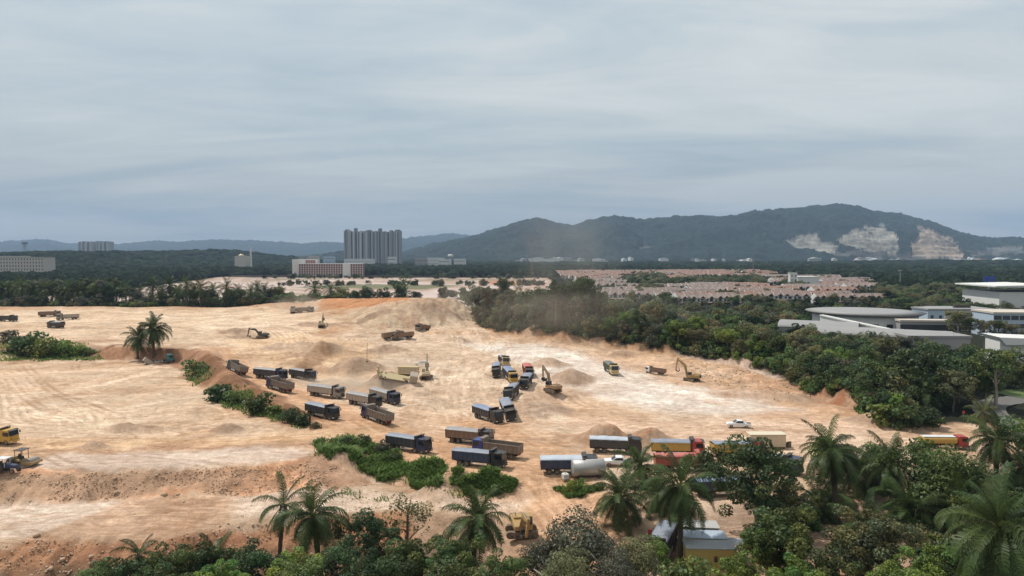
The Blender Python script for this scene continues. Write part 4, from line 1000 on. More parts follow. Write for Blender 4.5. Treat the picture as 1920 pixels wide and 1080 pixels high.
# ---- woodland behind the belt, before the estate and around the campus: closed canopy
P = []; S = []
yv = 235.0
while yv < 690:
    xs = np.arange(-20, 620, 7.6) + rng.uniform(-2.6, 2.6, 85)[:len(np.arange(-20, 620, 7.6))]; ys = yv + rng.uniform(-3, 3, len(xs))
    pw = np.array([e[:2] * (1 + 30 / np.hypot(e[0], e[1])) for e in EDGE_TOP] + [np.array((300., 190)), np.array((640., 300)), np.array((700., 700)), np.array((20., 700)), np.array((-6., 380))])
    k = in_poly(xs, ys, pw) & wooded(xs, ys) & ~in_poly(xs, ys, YARD) & ((ys < 425) | (xs / ys > .54) | (xs / ys < .1))
    xs, ys = xs[k], ys[k]; n_ = len(xs); w_ = rng.uniform(3.6, 6.4, n_); hgt = rng.uniform(6.0, 10.5, n_) * np.where((ys > 330) & (xs / ys < .54), .78, 1)
    P.append(np.stack([xs, ys, hz(xs, ys) + hgt - w_ * .8], 1)); S.append(np.stack([w_, w_, w_ * rng.uniform(.8, 1.05, n_)], 1)); yv += 7.4
xs = rng.uniform(60, 300, 260); ys = rng.uniform(425, 545, 260); k = (xs / ys < .54) & (xs / ys > .08) & (fbm(xs, ys, 30, 3, 12) > -.15); xs, ys = xs[k], ys[k]; w_ = rng.uniform(3.0, 5.6, len(xs)); hgt = rng.uniform(4.5, 8.0, len(xs))
P.append(np.stack([xs, ys, hz(xs, ys) + hgt - w_ * .8], 1)); S.append(np.stack([w_, w_, w_ * .95], 1))
P = np.concatenate(P); S = np.concatenate(S)
scatter_wood('woodland', 'closed woodland between the belt, the campus and the housing estate', P, S, GN_NEAR)
# woodland behind the plateau row
n_ = 900; xs = rng.uniform(-560, -150, n_); ys = rng.uniform(520, 720, n_); k = wooded(xs, ys) & (np.abs(xs / ys) < .8); xs, ys = xs[k], ys[k]; n_ = len(xs)
w_ = rng.uniform(3.8, 6.5, n_); hgt = rng.uniform(7, 13, n_)
scatter_wood('woodland', 'closed woodland behind the palm row of the plateau', np.stack([xs, ys, hz(xs, ys) + hgt - w_ * .8], 1), np.stack([w_, w_, w_ * .95], 1), GN_NEAR)
x = np.concatenate([rng.uniform(-420, 45, 90), rng.uniform(-300, 50, 70), rng.uniform(-60, 60, 30)]); y = np.concatenate([rng.uniform(1120, 1200, 90), rng.uniform(860, 930, 70), rng.uniform(560, 700, 30)]); w_ = rng.uniform(2.2, 5, len(x))
scatter_wood('field_scrub', 'scattered scrub and small trees across the pale far field', np.stack([x, y, hz(x, y) + w_ * .7], 1), np.stack([w_, w_, w_], 1), GN_NEAR)['kind'] = 'stuff'
# ---- behind the upper plateau: palms and trees in a ragged row
row_lab = 'oil palm of the ragged row behind the upper plateau'
for px, py, s in [(40, 538, 1.0), (62, 546, .9), (150, 548, 1.0), (178, 540, .95), (210, 550, .95), (236, 546, 1.0), (286, 536, 1.0), (318, 536, 1.05), (350, 536, 1.1), (376, 540, 1.0), (400, 545, .9), (425, 540, .95), (470, 549, .85), (497, 546, .95), (590, 543, .95), (620, 545, .85), (10, 545, .9), (108, 552, .9), (262, 548, .9), (128, 545, 1.0), (195, 538, .9), (304, 548, .9), (336, 550, .95), (362, 549, .9), (448, 548, .9), (85, 542, .9), (482, 540, .8)]:
    d = 452 + random.uniform(-4, 22); p = at_dist(px, py, d)
    palm(p[0], p[1], max(4, p[2] - float(hz(p[0], p[1]))), s * 1.3, row_lab, 'oil palms behind the upper plateau', detail=False)
for i in range(108):
    px = random.uniform(-70, 545); d = 449 + (i % 3) * 9 + random.uniform(0, 8); lowr = i % 3 == 0
    lf = random.choice(['dark', 'mid', 'grey', 'olive', 'dark'])
    tree((px - 960) / FPX * d, d, random.uniform(4, 7) if lowr else (random.uniform(12, 19) if px < 250 else random.uniform(7, 12.5)), random.uniform(8, 14), random.choice(['round', 'round2', 'broad']), lf,
         'low dark thicket tree at the foot of the palm row' if lowr else 'dark tree of the row behind the upper plateau', 'thicket at the foot of the palm row' if lowr else 'trees behind the upper plateau')
for px, ctop, w, d, kind, lf, lab in [
    (540, 546, 40, 470, 'round', 'mid', 'bushy tree at the end of the palm row'),
    (690, 533, 36, 480, 'tall', 'dark', 'small dark tree behind the spoil mound, beside a leaning one'),
    (668, 545, 34, 478, 'round', 'dark', 'low bushy tree behind the red cut'),
    (722, 540, 40, 480, 'round2', 'dark', 'rounded dark tree behind the spoil mound'),
    (755, 521, 42, 480, 'tall2', 'dark', 'tallest tree behind the spoil mound, by the red patch'),
    (780, 545, 30, 485, 'round', 'grey', 'thin greyish tree on the mound shoulder'),
    (831, 537, 32, 470, 'round', 'grey', 'small lone tree on the pale field'),
    (884, 533, 58, 400, 'round2', 'mid', 'rounded green tree alone at the right of the mound'),
    (640, 552, 44, 478, 'round', 'olive', 'low olive bush tree above the red cut'),
    (945, 516, 34, 345, 'tall', 'dark', 'slim dark tree with a high crown at the nose of the bank'),
    (972, 535, 50, 330, 'tall2', 'dusty', 'dusty tree beside the slim dark one'),
    (1005, 545, 50, 315, 'round2', 'dusty', 'dusty tree between the slim one and the dark twins')]:
    tree_at(px, ctop, w, d, kind=kind, leaf=lf, label=lab)
for px, py in [(985, 560), (960, 565), (1140, 575), (1020, 570)]:
    palm_at(px, py, 46, 1.0, label='dust-covered oil palm among the belt trees', group='dusty palms of the belt', detail=False)
# ---- the pair of palms on the plateau bank
p = on_ground(258, 674); palm(p[0], p[1], 8.2, 1.05, 'left and lower of the two oil palms on the plateau bank', 'the pair of oil palms', nf=36, dead=4)
p = on_ground(288, 672); palm(p[0], p[1], 10.8, 1.18, 'right and taller of the two oil palms above the tipping truck', 'the pair of oil palms', nf=42, dead=4)
# ================================================================ vehicles
M_TYRE = paint('tyre_rubber', (.022, .021, .020), .85, .30); M_RIM = paint('wheel_rim', (.20, .18, .16), .6, .35)
M_CHAS = paint('chassis_steel', (.028, .026, .025), .7, .15)
t = NT('dark_glass'); t.base((.012, .015, .02)); t.rough(.12); t.spec(.6); M_GLASS = t.m
t = NT('lamp_lens'); t.base((.75, .74, .70)); t.rough(.2); M_LENS = t.m
t = NT('tail_lens'); t.base((.42, .03, .02)); t.rough(.3); M_TAIL = t.m
M_RAIL = paint('guard_rail_white', (.60, .58, .54), .6, .2)
CABC = {'black': (.016, .018, .022), 'navy': (.018, .028, .075), 'yellow': (.52, .30, .05), 'red': (.34, .04, .032), 'blue': (.025, .05, .22), 'tan': (.50, .37, .17), 'teal': (.03, .17, .18), 'white': (.72, .72, .70), 'grey': (.19, .18, .175), 'brown': (.17, .115, .085), 'green': (.05, .075, .04)}
CABM = {k: paint('cab_paint_' + k, v, .38, .07 if k not in ('grey', 'brown') else .4) for k, v in CABC.items()}
BOXC = {'charcoal': (.042, .042, .046), 'rust': (.165, .130, .105), 'navy': (.030, .042, .085), 'brown': (.19, .115, .075), 'yellow': (.47, .29, .06), 'red': (.31, .07, .05), 'green': (.06, .08, .05), 'dusty': (.36, .31, .26)}
BOXM = {k: paint('box_paint_' + k, v, .6, .10 if k in ('charcoal', 'navy', 'green', 'yellow', 'red') else .28) for k, v in BOXC.items()}
def tarpmat(name, c):
    t = NT(name); f = t.noise(1.1, 5, .6); g = t.noise(6, 4, .6)
    t.base(t.mix(t.ramp(f, [(.45, (0.03,) * 3), (.8, (.5,) * 3)]), t.mix(g, tuple(x * .75 for x in c), tuple(x * 1.2 for x in c)), (.42, .36, .30))); t.rough(.55); t.bump(g, .5, .08); return t.m
TARPM = {'slate': tarpmat('tarp_slate', (.20, .23, .29)), 'blue': tarpmat('tarp_blue', (.16, .22, .35)), 'silver': tarpmat('tarp_silver', (.44, .49, .56)), 'dusty': tarpmat('tarp_dusty', (.27, .26, .26)), 'green': tarpmat('tarp_green', (.10, .12, .11)), 'red': tarpmat('tarp_red', (.45, .10, .075)), 'white': tarpmat('tarp_white', (.62, .63, .64))}

def wheel_meshes(rd, wd):
    n = 20; A = Acc(); V = []; prof = [(rd * .60, -wd / 2), (rd * .93, -wd / 2), (rd, -wd * .32), (rd, wd * .32), (rd * .93, wd / 2), (rd * .60, wd / 2)]
    for i in range(n):
        th = 2 * math.pi * i / n
        for r_, y_ in prof: V.append((r_ * math.cos(th), y_, r_ * math.sin(th)))
    k = len(prof); Fc = [(i * k + j, i * k + j + 1, ((i + 1) % n) * k + j + 1, ((i + 1) % n) * k + j) for i in range(n) for j in range(k - 1)]
    A.add(V, Fc); ty = A.mesh('tyre', [M_TYRE])
    B = Acc(); V = []; prof = [(rd * .61, -wd * .36), (rd * .5, -wd * .16), (rd * .2, -wd * .12), (rd * .16, -wd * .34), (.0, -wd * .34)]
    for sg in (1, -1):
        V = []
        for i in range(n):
            th = 2 * math.pi * i / n
            for r_, y_ in prof: V.append((r_ * math.cos(th), y_ * sg, r_ * math.sin(th)))
        k = len(prof); Fc = [(i * k + j, i * k + j + 1, ((i + 1) % n) * k + j + 1, ((i + 1) % n) * k + j) for i in range(n) for j in range(k - 1)]
        B.add(V, Fc if sg > 0 else [q[::-1] for q in Fc])
    return ty, B.mesh('rim', [M_RIM])
W_T, W_R = wheel_meshes(.53, .34); W_TD, W_RD = wheel_meshes(.53, .58)
def wheel(parent, x, y, dual=False, z=.53, s=1.0):
    o = link('wheel', W_TD if dual else W_T, parent, (x, y, z), None, (s, s, s)); link('rim', W_RD if dual else W_R, o); return o
def recolour(o, m):
    for i, q in enumerate(m if isinstance(m, (list, tuple)) else [m]): o.material_slots[i].link = 'OBJECT'; o.material_slots[i].material = q
    return o
# -- shared meshes of the tipper
A = Acc(); A.box(-4.9, 4.6, -.48, -.30, .72, 1.02); A.box(-4.9, 4.6, .30, .48, .72, 1.02)
for x in (-4.8, -3.6, -2.2, -.6, 1.2, 3.2, 4.4): A.box(x, x + .14, -.30, .30, .76, .98)
for x in (4.15, 2.45, -2.1, -3.5): A.box(x - .08, x + .08, -1.0, 1.0, .44, .62)
CHASSIS = A.mesh('chassis', [M_CHAS])
A = Acc(); A.prism([(2.78, .62), (5.0, .62), (5.06, 1.72), (4.86, 2.82), (4.6, 3.02), (2.86, 3.06), (2.78, 2.9)], -1.22, 1.22); CAB = A.mesh('cab', [CABM['black']], bevel=.07)
A = Acc(); A.prism([(5.068, 1.76), (5.10, 1.80), (4.925, 2.76), (4.885, 2.74)], -1.10, 1.10); WIND = A.mesh('windscreen', [M_GLASS])
A = Acc(); A.prism([(3.55, 1.85), (4.86, 1.75), (4.70, 2.62), (3.55, 2.62)], -.02, .02); SIDEW = A.mesh('side_window', [M_GLASS])
A = Acc(); A.box(4.72, 5.22, -1.25, 1.25, .42, .92); A.box(5.18, 5.24, -.75, .75, 1.02, 1.5); BUMP = A.mesh('bumper', [M_CHAS], bevel=.05)
A = Acc(); A.box(5.20, 5.26, -.2, .2, -.09, .09); HLAMP = A.mesh('headlight', [M_LENS])
A = Acc(); A.tube([(4.8, 0, 2.75), (5.05, .28, 2.7), (5.05, .28, 2.5)], .025, 5); A.box(5.0, 5.09, .20, .42, 2.0, 2.55); MIRR = A.mesh('mirror', [M_CHAS])
A = Acc(); A.prism([(4.62, 2.98), (5.22, 2.80), (5.22, 2.86), (4.62, 3.05)], -1.15, 1.15); VISOR = A.mesh('sun_visor', [M_CHAS])
# open box: walls with thickness, ribs outside, floor
def dump_body(name, x0, x1, z0, z1, w, ribs=8, th=.09):
    A = Acc()
    A.box(x0, x1, -w, w, z0, z0 + .14)
    A.box(x0, x1, -w, -w + th, z0 + .142, z1); A.box(x0, x1, w - th, w, z0 + .142, z1)
    A.box(x1 - th, x1, -w + th + .002, w - th - .002, z0 + .142, z1 + .1); A.box(x0, x0 + th, -w + th + .002, w - th - .002, z0 + .142, z1 - .05)
    for i in range(ribs):
        x = x0 + .12 + (x1 - x0 - .34) * i / (ribs - 1)
        for sg in (-1, 1):
            ya, yb = sorted((sg * (w + .001), sg * (w + .09))); A.box(x, x + .12, ya, yb, z0 + .05, z1 - .06)
    for sg in (-1, 1):
        ya, yb = sorted((sg * (w - th - .01), sg * (w + .11))); A.box(x0 - .01, x1 + .01, ya, yb, z1 + .002, z1 + .12)
    return A.mesh(name, [BOXM['charcoal']])
DBODY = dump_body('dump_body', -5.0, 2.45, 1.16, 2.62, 1.24)
A = Acc(); A.box(2.46, 2.60, -1.24, 1.24, 1.2, 3.30); A.prism([(2.46, 3.302), (3.25, 3.42), (3.25, 3.50), (2.46, 3.40)], -1.22, 1.22)
for y in (-1.22, 1.1): A.prism([(2.61, 2.7), (2.70, 2.7), (3.2, 3.40), (3.05, 3.40), (2.61, 3.0)], y, y + .12)
HEADB = A.mesh('cab_guard', [M_CHAS])
def tarp_mesh(name, x0, x1, w, z, seed, sag=.16, drop=.14):
    r_ = np.random.default_rng(seed); n, m = 22, 9; V = []
    ph = r_.uniform(0, 6)
    for i in range(n):
        u = i / (n - 1); x = x0 + (x1 - x0) * u
        for j in range(m):
            v = j / (m - 1) * 2 - 1
            if abs(v) > .99: V.append((x, v * (w + .05), z - drop * (1 + .25 * math.sin(u * 26 + ph)) )); continue
            vv_ = v / .75
            if abs(vv_) > .99: V.append((x, math.copysign(w + .03, v), z + .02)); continue
            hump = .16 * (1 - vv_ * vv_) + .05 * math.sin(u * 9.4 * 2 + ph) * (1 - vv_ * vv_) - sag * .4 * math.sin(u * math.pi * 7) ** 2 * (1 - abs(vv_)) + r_.uniform(-.025, .025)
            V.append((x, vv_ * w, z + .03 + hump + .10 * math.sin(u * math.pi) ))
    Fc = [(i * m + j, (i + 1) * m + j, (i + 1) * m + j + 1, i * m + j + 1) for i in range(n - 1) for j in range(m - 1)]
    A = Acc(); A.add(V, Fc); return A.mesh(name, [TARPM['slate']], True)
TARP = [tarp_mesh('tarpaulin', -5.05, 2.44, 1.30, 2.76, k) for k in range(4)]
A = Acc(); A.box(-1.2, 1.6, 1.16, 1.20, .58, .68); A.box(-1.2, 1.6, 1.16, 1.20, .84, .94)
for x in (-1.0, .2, 1.4): A.box(x, x + .06, 1.12, 1.158, .55, 1.1)
GUARD = A.mesh('side_guard', [M_RAIL])
A = Acc(); A.cyl((-.2, .8, .75), (1.2, .8, .75), .30, 12); FTANK = A.mesh('fuel_tank', [paint('fuel_tank', (.30, .30, .31), .4, .3, .6)], True)
A = Acc(); A.box(-4.96, -4.9, -1.15, -.85, .88, 1.06); A.box(-4.96, -4.9, .85, 1.15, .88, 1.06); A.box(-4.9, -4.86, -1.15, 1.15, .9, 1.02); TLAMP = A.mesh('tail_lamp_bar', [M_TAIL])
A = Acc()
for x in (-2.1, -3.5):
    pr = [(x + .66 * math.cos(a), .55 + .66 * math.sin(a)) for a in np.linspace(.35, math.pi - .35, 7)]; pr += [(x + .62 * math.cos(a), .55 + .62 * math.sin(a)) for a in np.linspace(math.pi - .35, .35, 7)]
    A.prism(pr, .72, 1.22); A.prism(pr, -1.22, -.72)
FENDER = A.mesh('mudguard', [M_CHAS])
def ground_pose(rear, front):
    a = on_ground(*rear); b = on_ground(*front); c = (a + b) / 2
    yaw = math.atan2(b[1] - a[1], b[0] - a[0])
    dx, dy = math.cos(yaw), math.sin(yaw)
    zf = float(hz(c[0] + dx * 3.3, c[1] + dy * 3.3)); zr = float(hz(c[0] - dx * 2.8, c[1] - dy * 2.8))
    pitch = -math.atan2(zf - zr, 6.1)
    zl = float(hz(c[0] - dy * 1.1, c[1] + dx * 1.1)); zr2 = float(hz(c[0] + dy * 1.1, c[1] - dx * 1.1)); roll = math.atan2(zl - zr2, 2.2) * .7
    return (c[0], c[1], (zf + zr) / 2 + .02), Euler((roll, pitch * .9, yaw), 'XYZ')
def truck(rear, front, label, cab='black', box='charcoal', cover='slate', group='dump trucks of the works', guard=True, s=1.0, raise_box=0, name='dump_truck', pale_windows=False):
    loc, rot = ground_pose(rear, front)
    e = empty(name, loc, 0, label, 'truck', group); e.rotation_euler = rot; e.scale = (s, s, s)
    link('chassis', CHASSIS, e)
    c = recolour(link('cab', CAB, e), CABM[cab])
    link('windscreen', WIND, c)
    for sg in (-1, 1):
        link('side_window', SIDEW, c, (0, sg * 1.225, 0)); link('headlight', HLAMP, c, (.0, sg * .95, .70)); link('mirror', MIRR, c, (0, sg * 1.12, 0), None, (1, sg, 1))
    recolour(link('bumper', BUMP, c), M_CHAS if cab in ('black', 'navy', 'teal', 'grey') else CABM[cab])
    link('sun_visor', VISOR, c)
    for x, dl in ((4.15, 0), (2.45, 0), (-2.1, 1), (-3.5, 1)):
        for sg in (-1, 1): wheel(e, x, sg * (1.06 if not dl else .92), bool(dl))
    link('mudguard', FENDER, e); link('tail_lamp_bar', TLAMP, e); link('fuel_tank', FTANK, e)
    for sg in (-1, 1): recolour(link('side_guard', GUARD, e, None, None, (1, sg, 1)), M_RAIL if guard else M_CHAS)
    b = recolour(link('dump_body', DBODY, e), BOXM[box])
    recolour(link('cab_guard', HEADB, b), BOXM[box] if box in ('rust', 'brown', 'red') else M_CHAS)
    if cover: recolour(link('tarpaulin', random.choice(TARP), b, None, None, (1, 1, 1)), TARPM[cover])
    if raise_box:
        piv = Vector((-4.7, 0, 1.1)); m = Matrix.Translation(piv) @ Matrix.Rotation(R(raise_box), 4, 'Y') @ Matrix.Translation(-piv)
        b.matrix_local = m
        A = Acc(); A.tube([(1.0, 0, 1.0), tuple(m @ Vector((1.8, 0, 1.2)))], [.14, .09], 8); link('hoist_ram', A.mesh('hoist_ram', [M_RIM]), e)
    return e
T_ = truck
T_((457, 707), (430, 691), 'empty grey dump truck leading the queue up the haul road, driving away', 'black', 'rust', None)
T_((478, 707), (536, 713), 'tarp-covered dump truck behind the empty one at the top of the haul road', 'navy', 'charcoal', 'dusty')
T_((554, 741), (497, 724), 'empty open dump truck with blue cab climbing the haul road beside the berm', 'navy', 'rust', None)
T_((543, 706), (592, 717), 'tarp-covered dump truck second in the file coming down, white cab guard', 'black', 'charcoal', 'dusty')
T_((579, 739), (643, 748), 'dusty covered dump truck in the thick of the dust on the haul road', 'grey', 'dusty', 'dusty')
T_((650, 754), (716, 766), 'dusty covered dump truck half in front of another side by side', 'black', 'dusty', 'dusty')
T_((692, 744), (752, 761), 'dusty covered dump truck behind its neighbour, nearest the spoil heap', 'navy', 'dusty', 'dusty')
T_((575, 773), (634, 789), 'black dump truck under a slate tarp beside the shrubs of the berm', 'black', 'charcoal', 'slate')
T_((740, 802), (676, 778), 'empty dump truck with open grey body climbing in the middle of the haul road', 'navy', 'rust', None)
T_((726, 838), (808, 852), 'navy dump truck under a slate tarp rolling past the grassy slope', 'navy', 'charcoal', 'slate')
T_((836, 827), (926, 836), 'brown-bodied covered dump truck behind the empty one at the junction', 'black', 'brown', 'dusty')
T_((984, 861), (884, 847), 'empty open dump truck with blue cab between two covered trucks at the junction', 'blue', 'rust', None)
T_((850, 869), (948, 879), 'dark navy dump truck under a blue-grey tarp, nearest the camera at the junction', 'black', 'navy', 'slate')
T_((890, 779), (941, 796), 'covered truck with blue tarp, left of the pair at the head of the loading queue', 'black', 'charcoal', 'blue')
T_((946, 764), (963, 794), 'black covered truck facing us, right of the pair heading the loading queue', 'black', 'charcoal', 'slate')
T_((968, 735), (952, 753), 'covered truck third from the head of the loading queue', 'black', 'charcoal', 'slate')
T_((994, 712), (978, 736), 'dark truck fourth in the loading queue below the red one', 'black', 'navy', 'slate')
T_((983, 692), (997, 717), 'red-topped dump truck in the loading queue', 'black', 'red', 'red')
T_((947, 703), (966, 721), 'yellow-cab truck under a blue tarp between the red-topped truck and a dark cab', 'yellow', 'charcoal', 'blue')
T_((933, 690), (931, 713), 'dark truck facing the camera at the left flank of the loading queue', 'black', 'charcoal', 'slate')
T_((936, 673), (953, 690), 'yellow-cab covered truck at the tail of the loading queue', 'tan', 'charcoal', 'slate')
T_((1134, 691), (1157, 708), 'tan-cab covered truck alone on the pale ground', 'tan', 'green', 'green')
T_((1243, 703), (1216, 699), 'small lorry with white cab and rusty body near the tree belt', 'white', 'brown', None, s=.66)
T_((721, 637), (752, 633), 'black dump truck, left of the pair below the spoil mound', 'brown', 'brown', None, s=.95)
T_((772, 634), (741, 637), 'black dump truck, right of the pair below the spoil mound', 'brown', 'brown', None, s=.95)
T_((806, 619), (778, 623), 'lone brown dump truck driving towards the spoil mound', 'brown', 'brown', None, s=.95)
T_((-12, 602), (38, 603), 'dark dump truck on the upper plateau cut by the left edge of the photo', 'black', 'charcoal', None)
T_((72, 594), (113, 593), 'brown dump truck on the upper plateau behind a pale one', 'brown', 'brown', None)
T_((147, 598), (108, 600), 'pale dust-covered dump truck on the upper plateau', 'grey', 'dusty', None)
T_((128, 617), (84, 614), 'black dump truck driving left on the upper plateau, nearest the bank', 'black', 'charcoal', 'slate')
T_((546, 594), (552, 582), 'dust-covered dump truck seen from behind at the plateau edge', 'grey', 'dusty', None)
T_((556, 586), (587, 585), 'dust-covered dump truck in the dust beside the red cut', 'grey', 'brown', None)
T_((1106, 846), (1200, 850), 'dark dump truck under a pale blue tarp parked beyond the palms', 'black', 'charcoal', 'silver')
T_((1013, 887), (1118, 886), 'dark navy truck under a silver-blue tarp behind the steel tank', 'black', 'navy', 'silver')
T_((1228, 852), (1311, 854), 'yellow-bodied truck with red cab, left of two parked in line', 'red', 'yellow', 'slate')
T_((1338, 857), (1424, 855), 'yellow-bodied truck with red cab, right of two parked in line beside the site cabin', 'red', 'yellow', 'slate')
T_((1228, 880), (1330, 881), 'truck with red body and dark cab behind the tall palm', 'black', 'red', 'red')
T_((1412, 872), (1486, 888), 'dark blue truck half hidden behind the big dark tree', 'navy', 'navy', 'slate')
T_((1305, 930), (1400, 926), 'truck under a blue tarp hidden among the palms', 'black', 'navy', 'blue')
T_((1250, 1030), (1236, 1058), 'dark blue truck in the shade left of the yellow cabin', 'navy', 'charcoal', 'slate')
T_((-62, 828), (36, 833), 'yellow dump truck cut off by the left edge of the photo', 'yellow', 'brown', None)
T_((270, 683), (322, 679), 'turquoise-cab dump truck tipping its load under the pair of palms', 'teal', 'dusty', None, raise_box=38)

# -- tanker on the far right
loc, rot = ground_pose((1730, 840), (1808, 841))
e = empty('tank_truck', loc, 0, 'yellow tank truck with silver top and red cab by the asphalt road', 'truck'); e.rotation_euler = rot; e.scale = (.86,) * 3
link('chassis', CHASSIS, e); c = recolour(link('cab', CAB, e), CABM['red']); link('windscreen', WIND, c)
for sg in (-1, 1): link('side_window', SIDEW, c, (0, sg * 1.225, 0)); link('mirror', MIRR, c, (0, sg * 1.12, 0), None, (1, sg, 1))
link('bumper', BUMP, c)
for x, dl in ((4.15, 0), (2.45, 0), (-2.1, 1), (-3.5, 1)):
    for sg in (-1, 1): wheel(e, x, sg * (1.06 if not dl else .92), bool(dl))
A = Acc(); n = 16; pr = [(1.22 * math.copysign(abs(math.cos(a)) ** .7, math.cos(a)), 1.95 + .85 * math.copysign(abs(math.sin(a)) ** .7, math.sin(a))) for a in np.linspace(0, 2 * math.pi, n, endpoint=False)]
V = [(x, y, z) for x in (-5.0, 2.5) for y, z in pr]; A.add(V, [tuple(range(n)), tuple(range(2 * n - 1, n - 1, -1))] + [((i + 1) % n, i, i + n, (i + 1) % n + n) for i in range(n)])
tk = link('tank', A.mesh('tank', [BOXM['yellow']]), e)
A = Acc(); A.box(-4.9, 2.4, -.9, .9, 2.78, 2.86); link('tank_top', A.mesh('tank_top', [TARPM['white']]), tk)

# -- pick-ups and the car
def pickup(rear, front, label, colr=(.74, .74, .73), car=False, s=1.0):
    loc, rot = ground_pose(rear, front); yaw = rot.z
    e = empty('car' if car else 'pickup_truck', loc, 0, label, 'car' if car else 'pickup'); e.rotation_euler = rot; e.scale = (s,) * 3
    m = paint('car_paint_%.2f_%.2f' % (colr[0], colr[2]), colr, .25, .10)
    A = Acc()
    A.prism([(-2.6, .48), (2.45, .45), (2.62, .62), (2.6, .92), (2.35, 1.06), (1.1, 1.16), (-2.6, 1.12)], -.9, .9)
    body = link('body', A.mesh('body', [m], bevel=.07), e)
    A = Acc()
    if car: A.prism([(-2.3, 1.1), (1.15, 1.12), (.45, 1.68), (-1.9, 1.72), (-2.35, 1.3)], -.78, .78)
    else: A.prism([(-1.1, 1.1), (1.15, 1.12), (.35, 1.72), (-.75, 1.76), (-1.05, 1.6)], -.78, .78)
    cb = link('cabin', A.mesh('cabin', [m], bevel=.06), e)
    A = Acc(); A.prism([(1.12, 1.17), (1.16, 1.2), (.46, 1.68), (.40, 1.66)], -.70, .70); link('windscreen', A.mesh('windscreen', [M_GLASS]), cb)
    x1 = -2.0 if car else -.95
    for sg in (-1, 1):
        A = Acc(); ya, yb = sorted((sg * .785, sg * .80)); A.prism([(x1, 1.2), (.85, 1.2), (.32, 1.6), (x1 + .1, 1.62)], ya, yb); link('side_window', A.mesh('side_window', [M_GLASS]), cb)
        A = Acc(); A.box(2.56, 2.64, sg * .68 - .18, sg * .68 + .18, .74, .90); link('headlight', A.mesh('headlight', [M_LENS]), body)
    if not car:
        A = Acc(); A.box(-2.5, -1.15, -.72, .72, 1.125, 1.13); A.box(-2.62, -2.5, -.8, .8, .95, 1.15); A.tube([(-1.2, -.75, 1.15), (-1.35, -.75, 1.72), (-1.35, .75, 1.72), (-1.2, .75, 1.15)], .035, 6); link('cargo_bed', A.mesh('cargo_bed', [M_CHAS]), e)
    for x in (1.65, -1.6):
        for sg in (-1, 1): wheel(e, x, sg * .80, False, .38, .70)
    return e
pickup((1407, 803), (1362, 801), 'white pickup driving alone across the open ground')
pickup((1188, 874), (1128, 872), 'white pickup parked behind the steel tank under the palm')
pickup((806, 686), (776, 686), 'dusty white car beside the dusty excavator', (.62, .60, .57), True, .95)

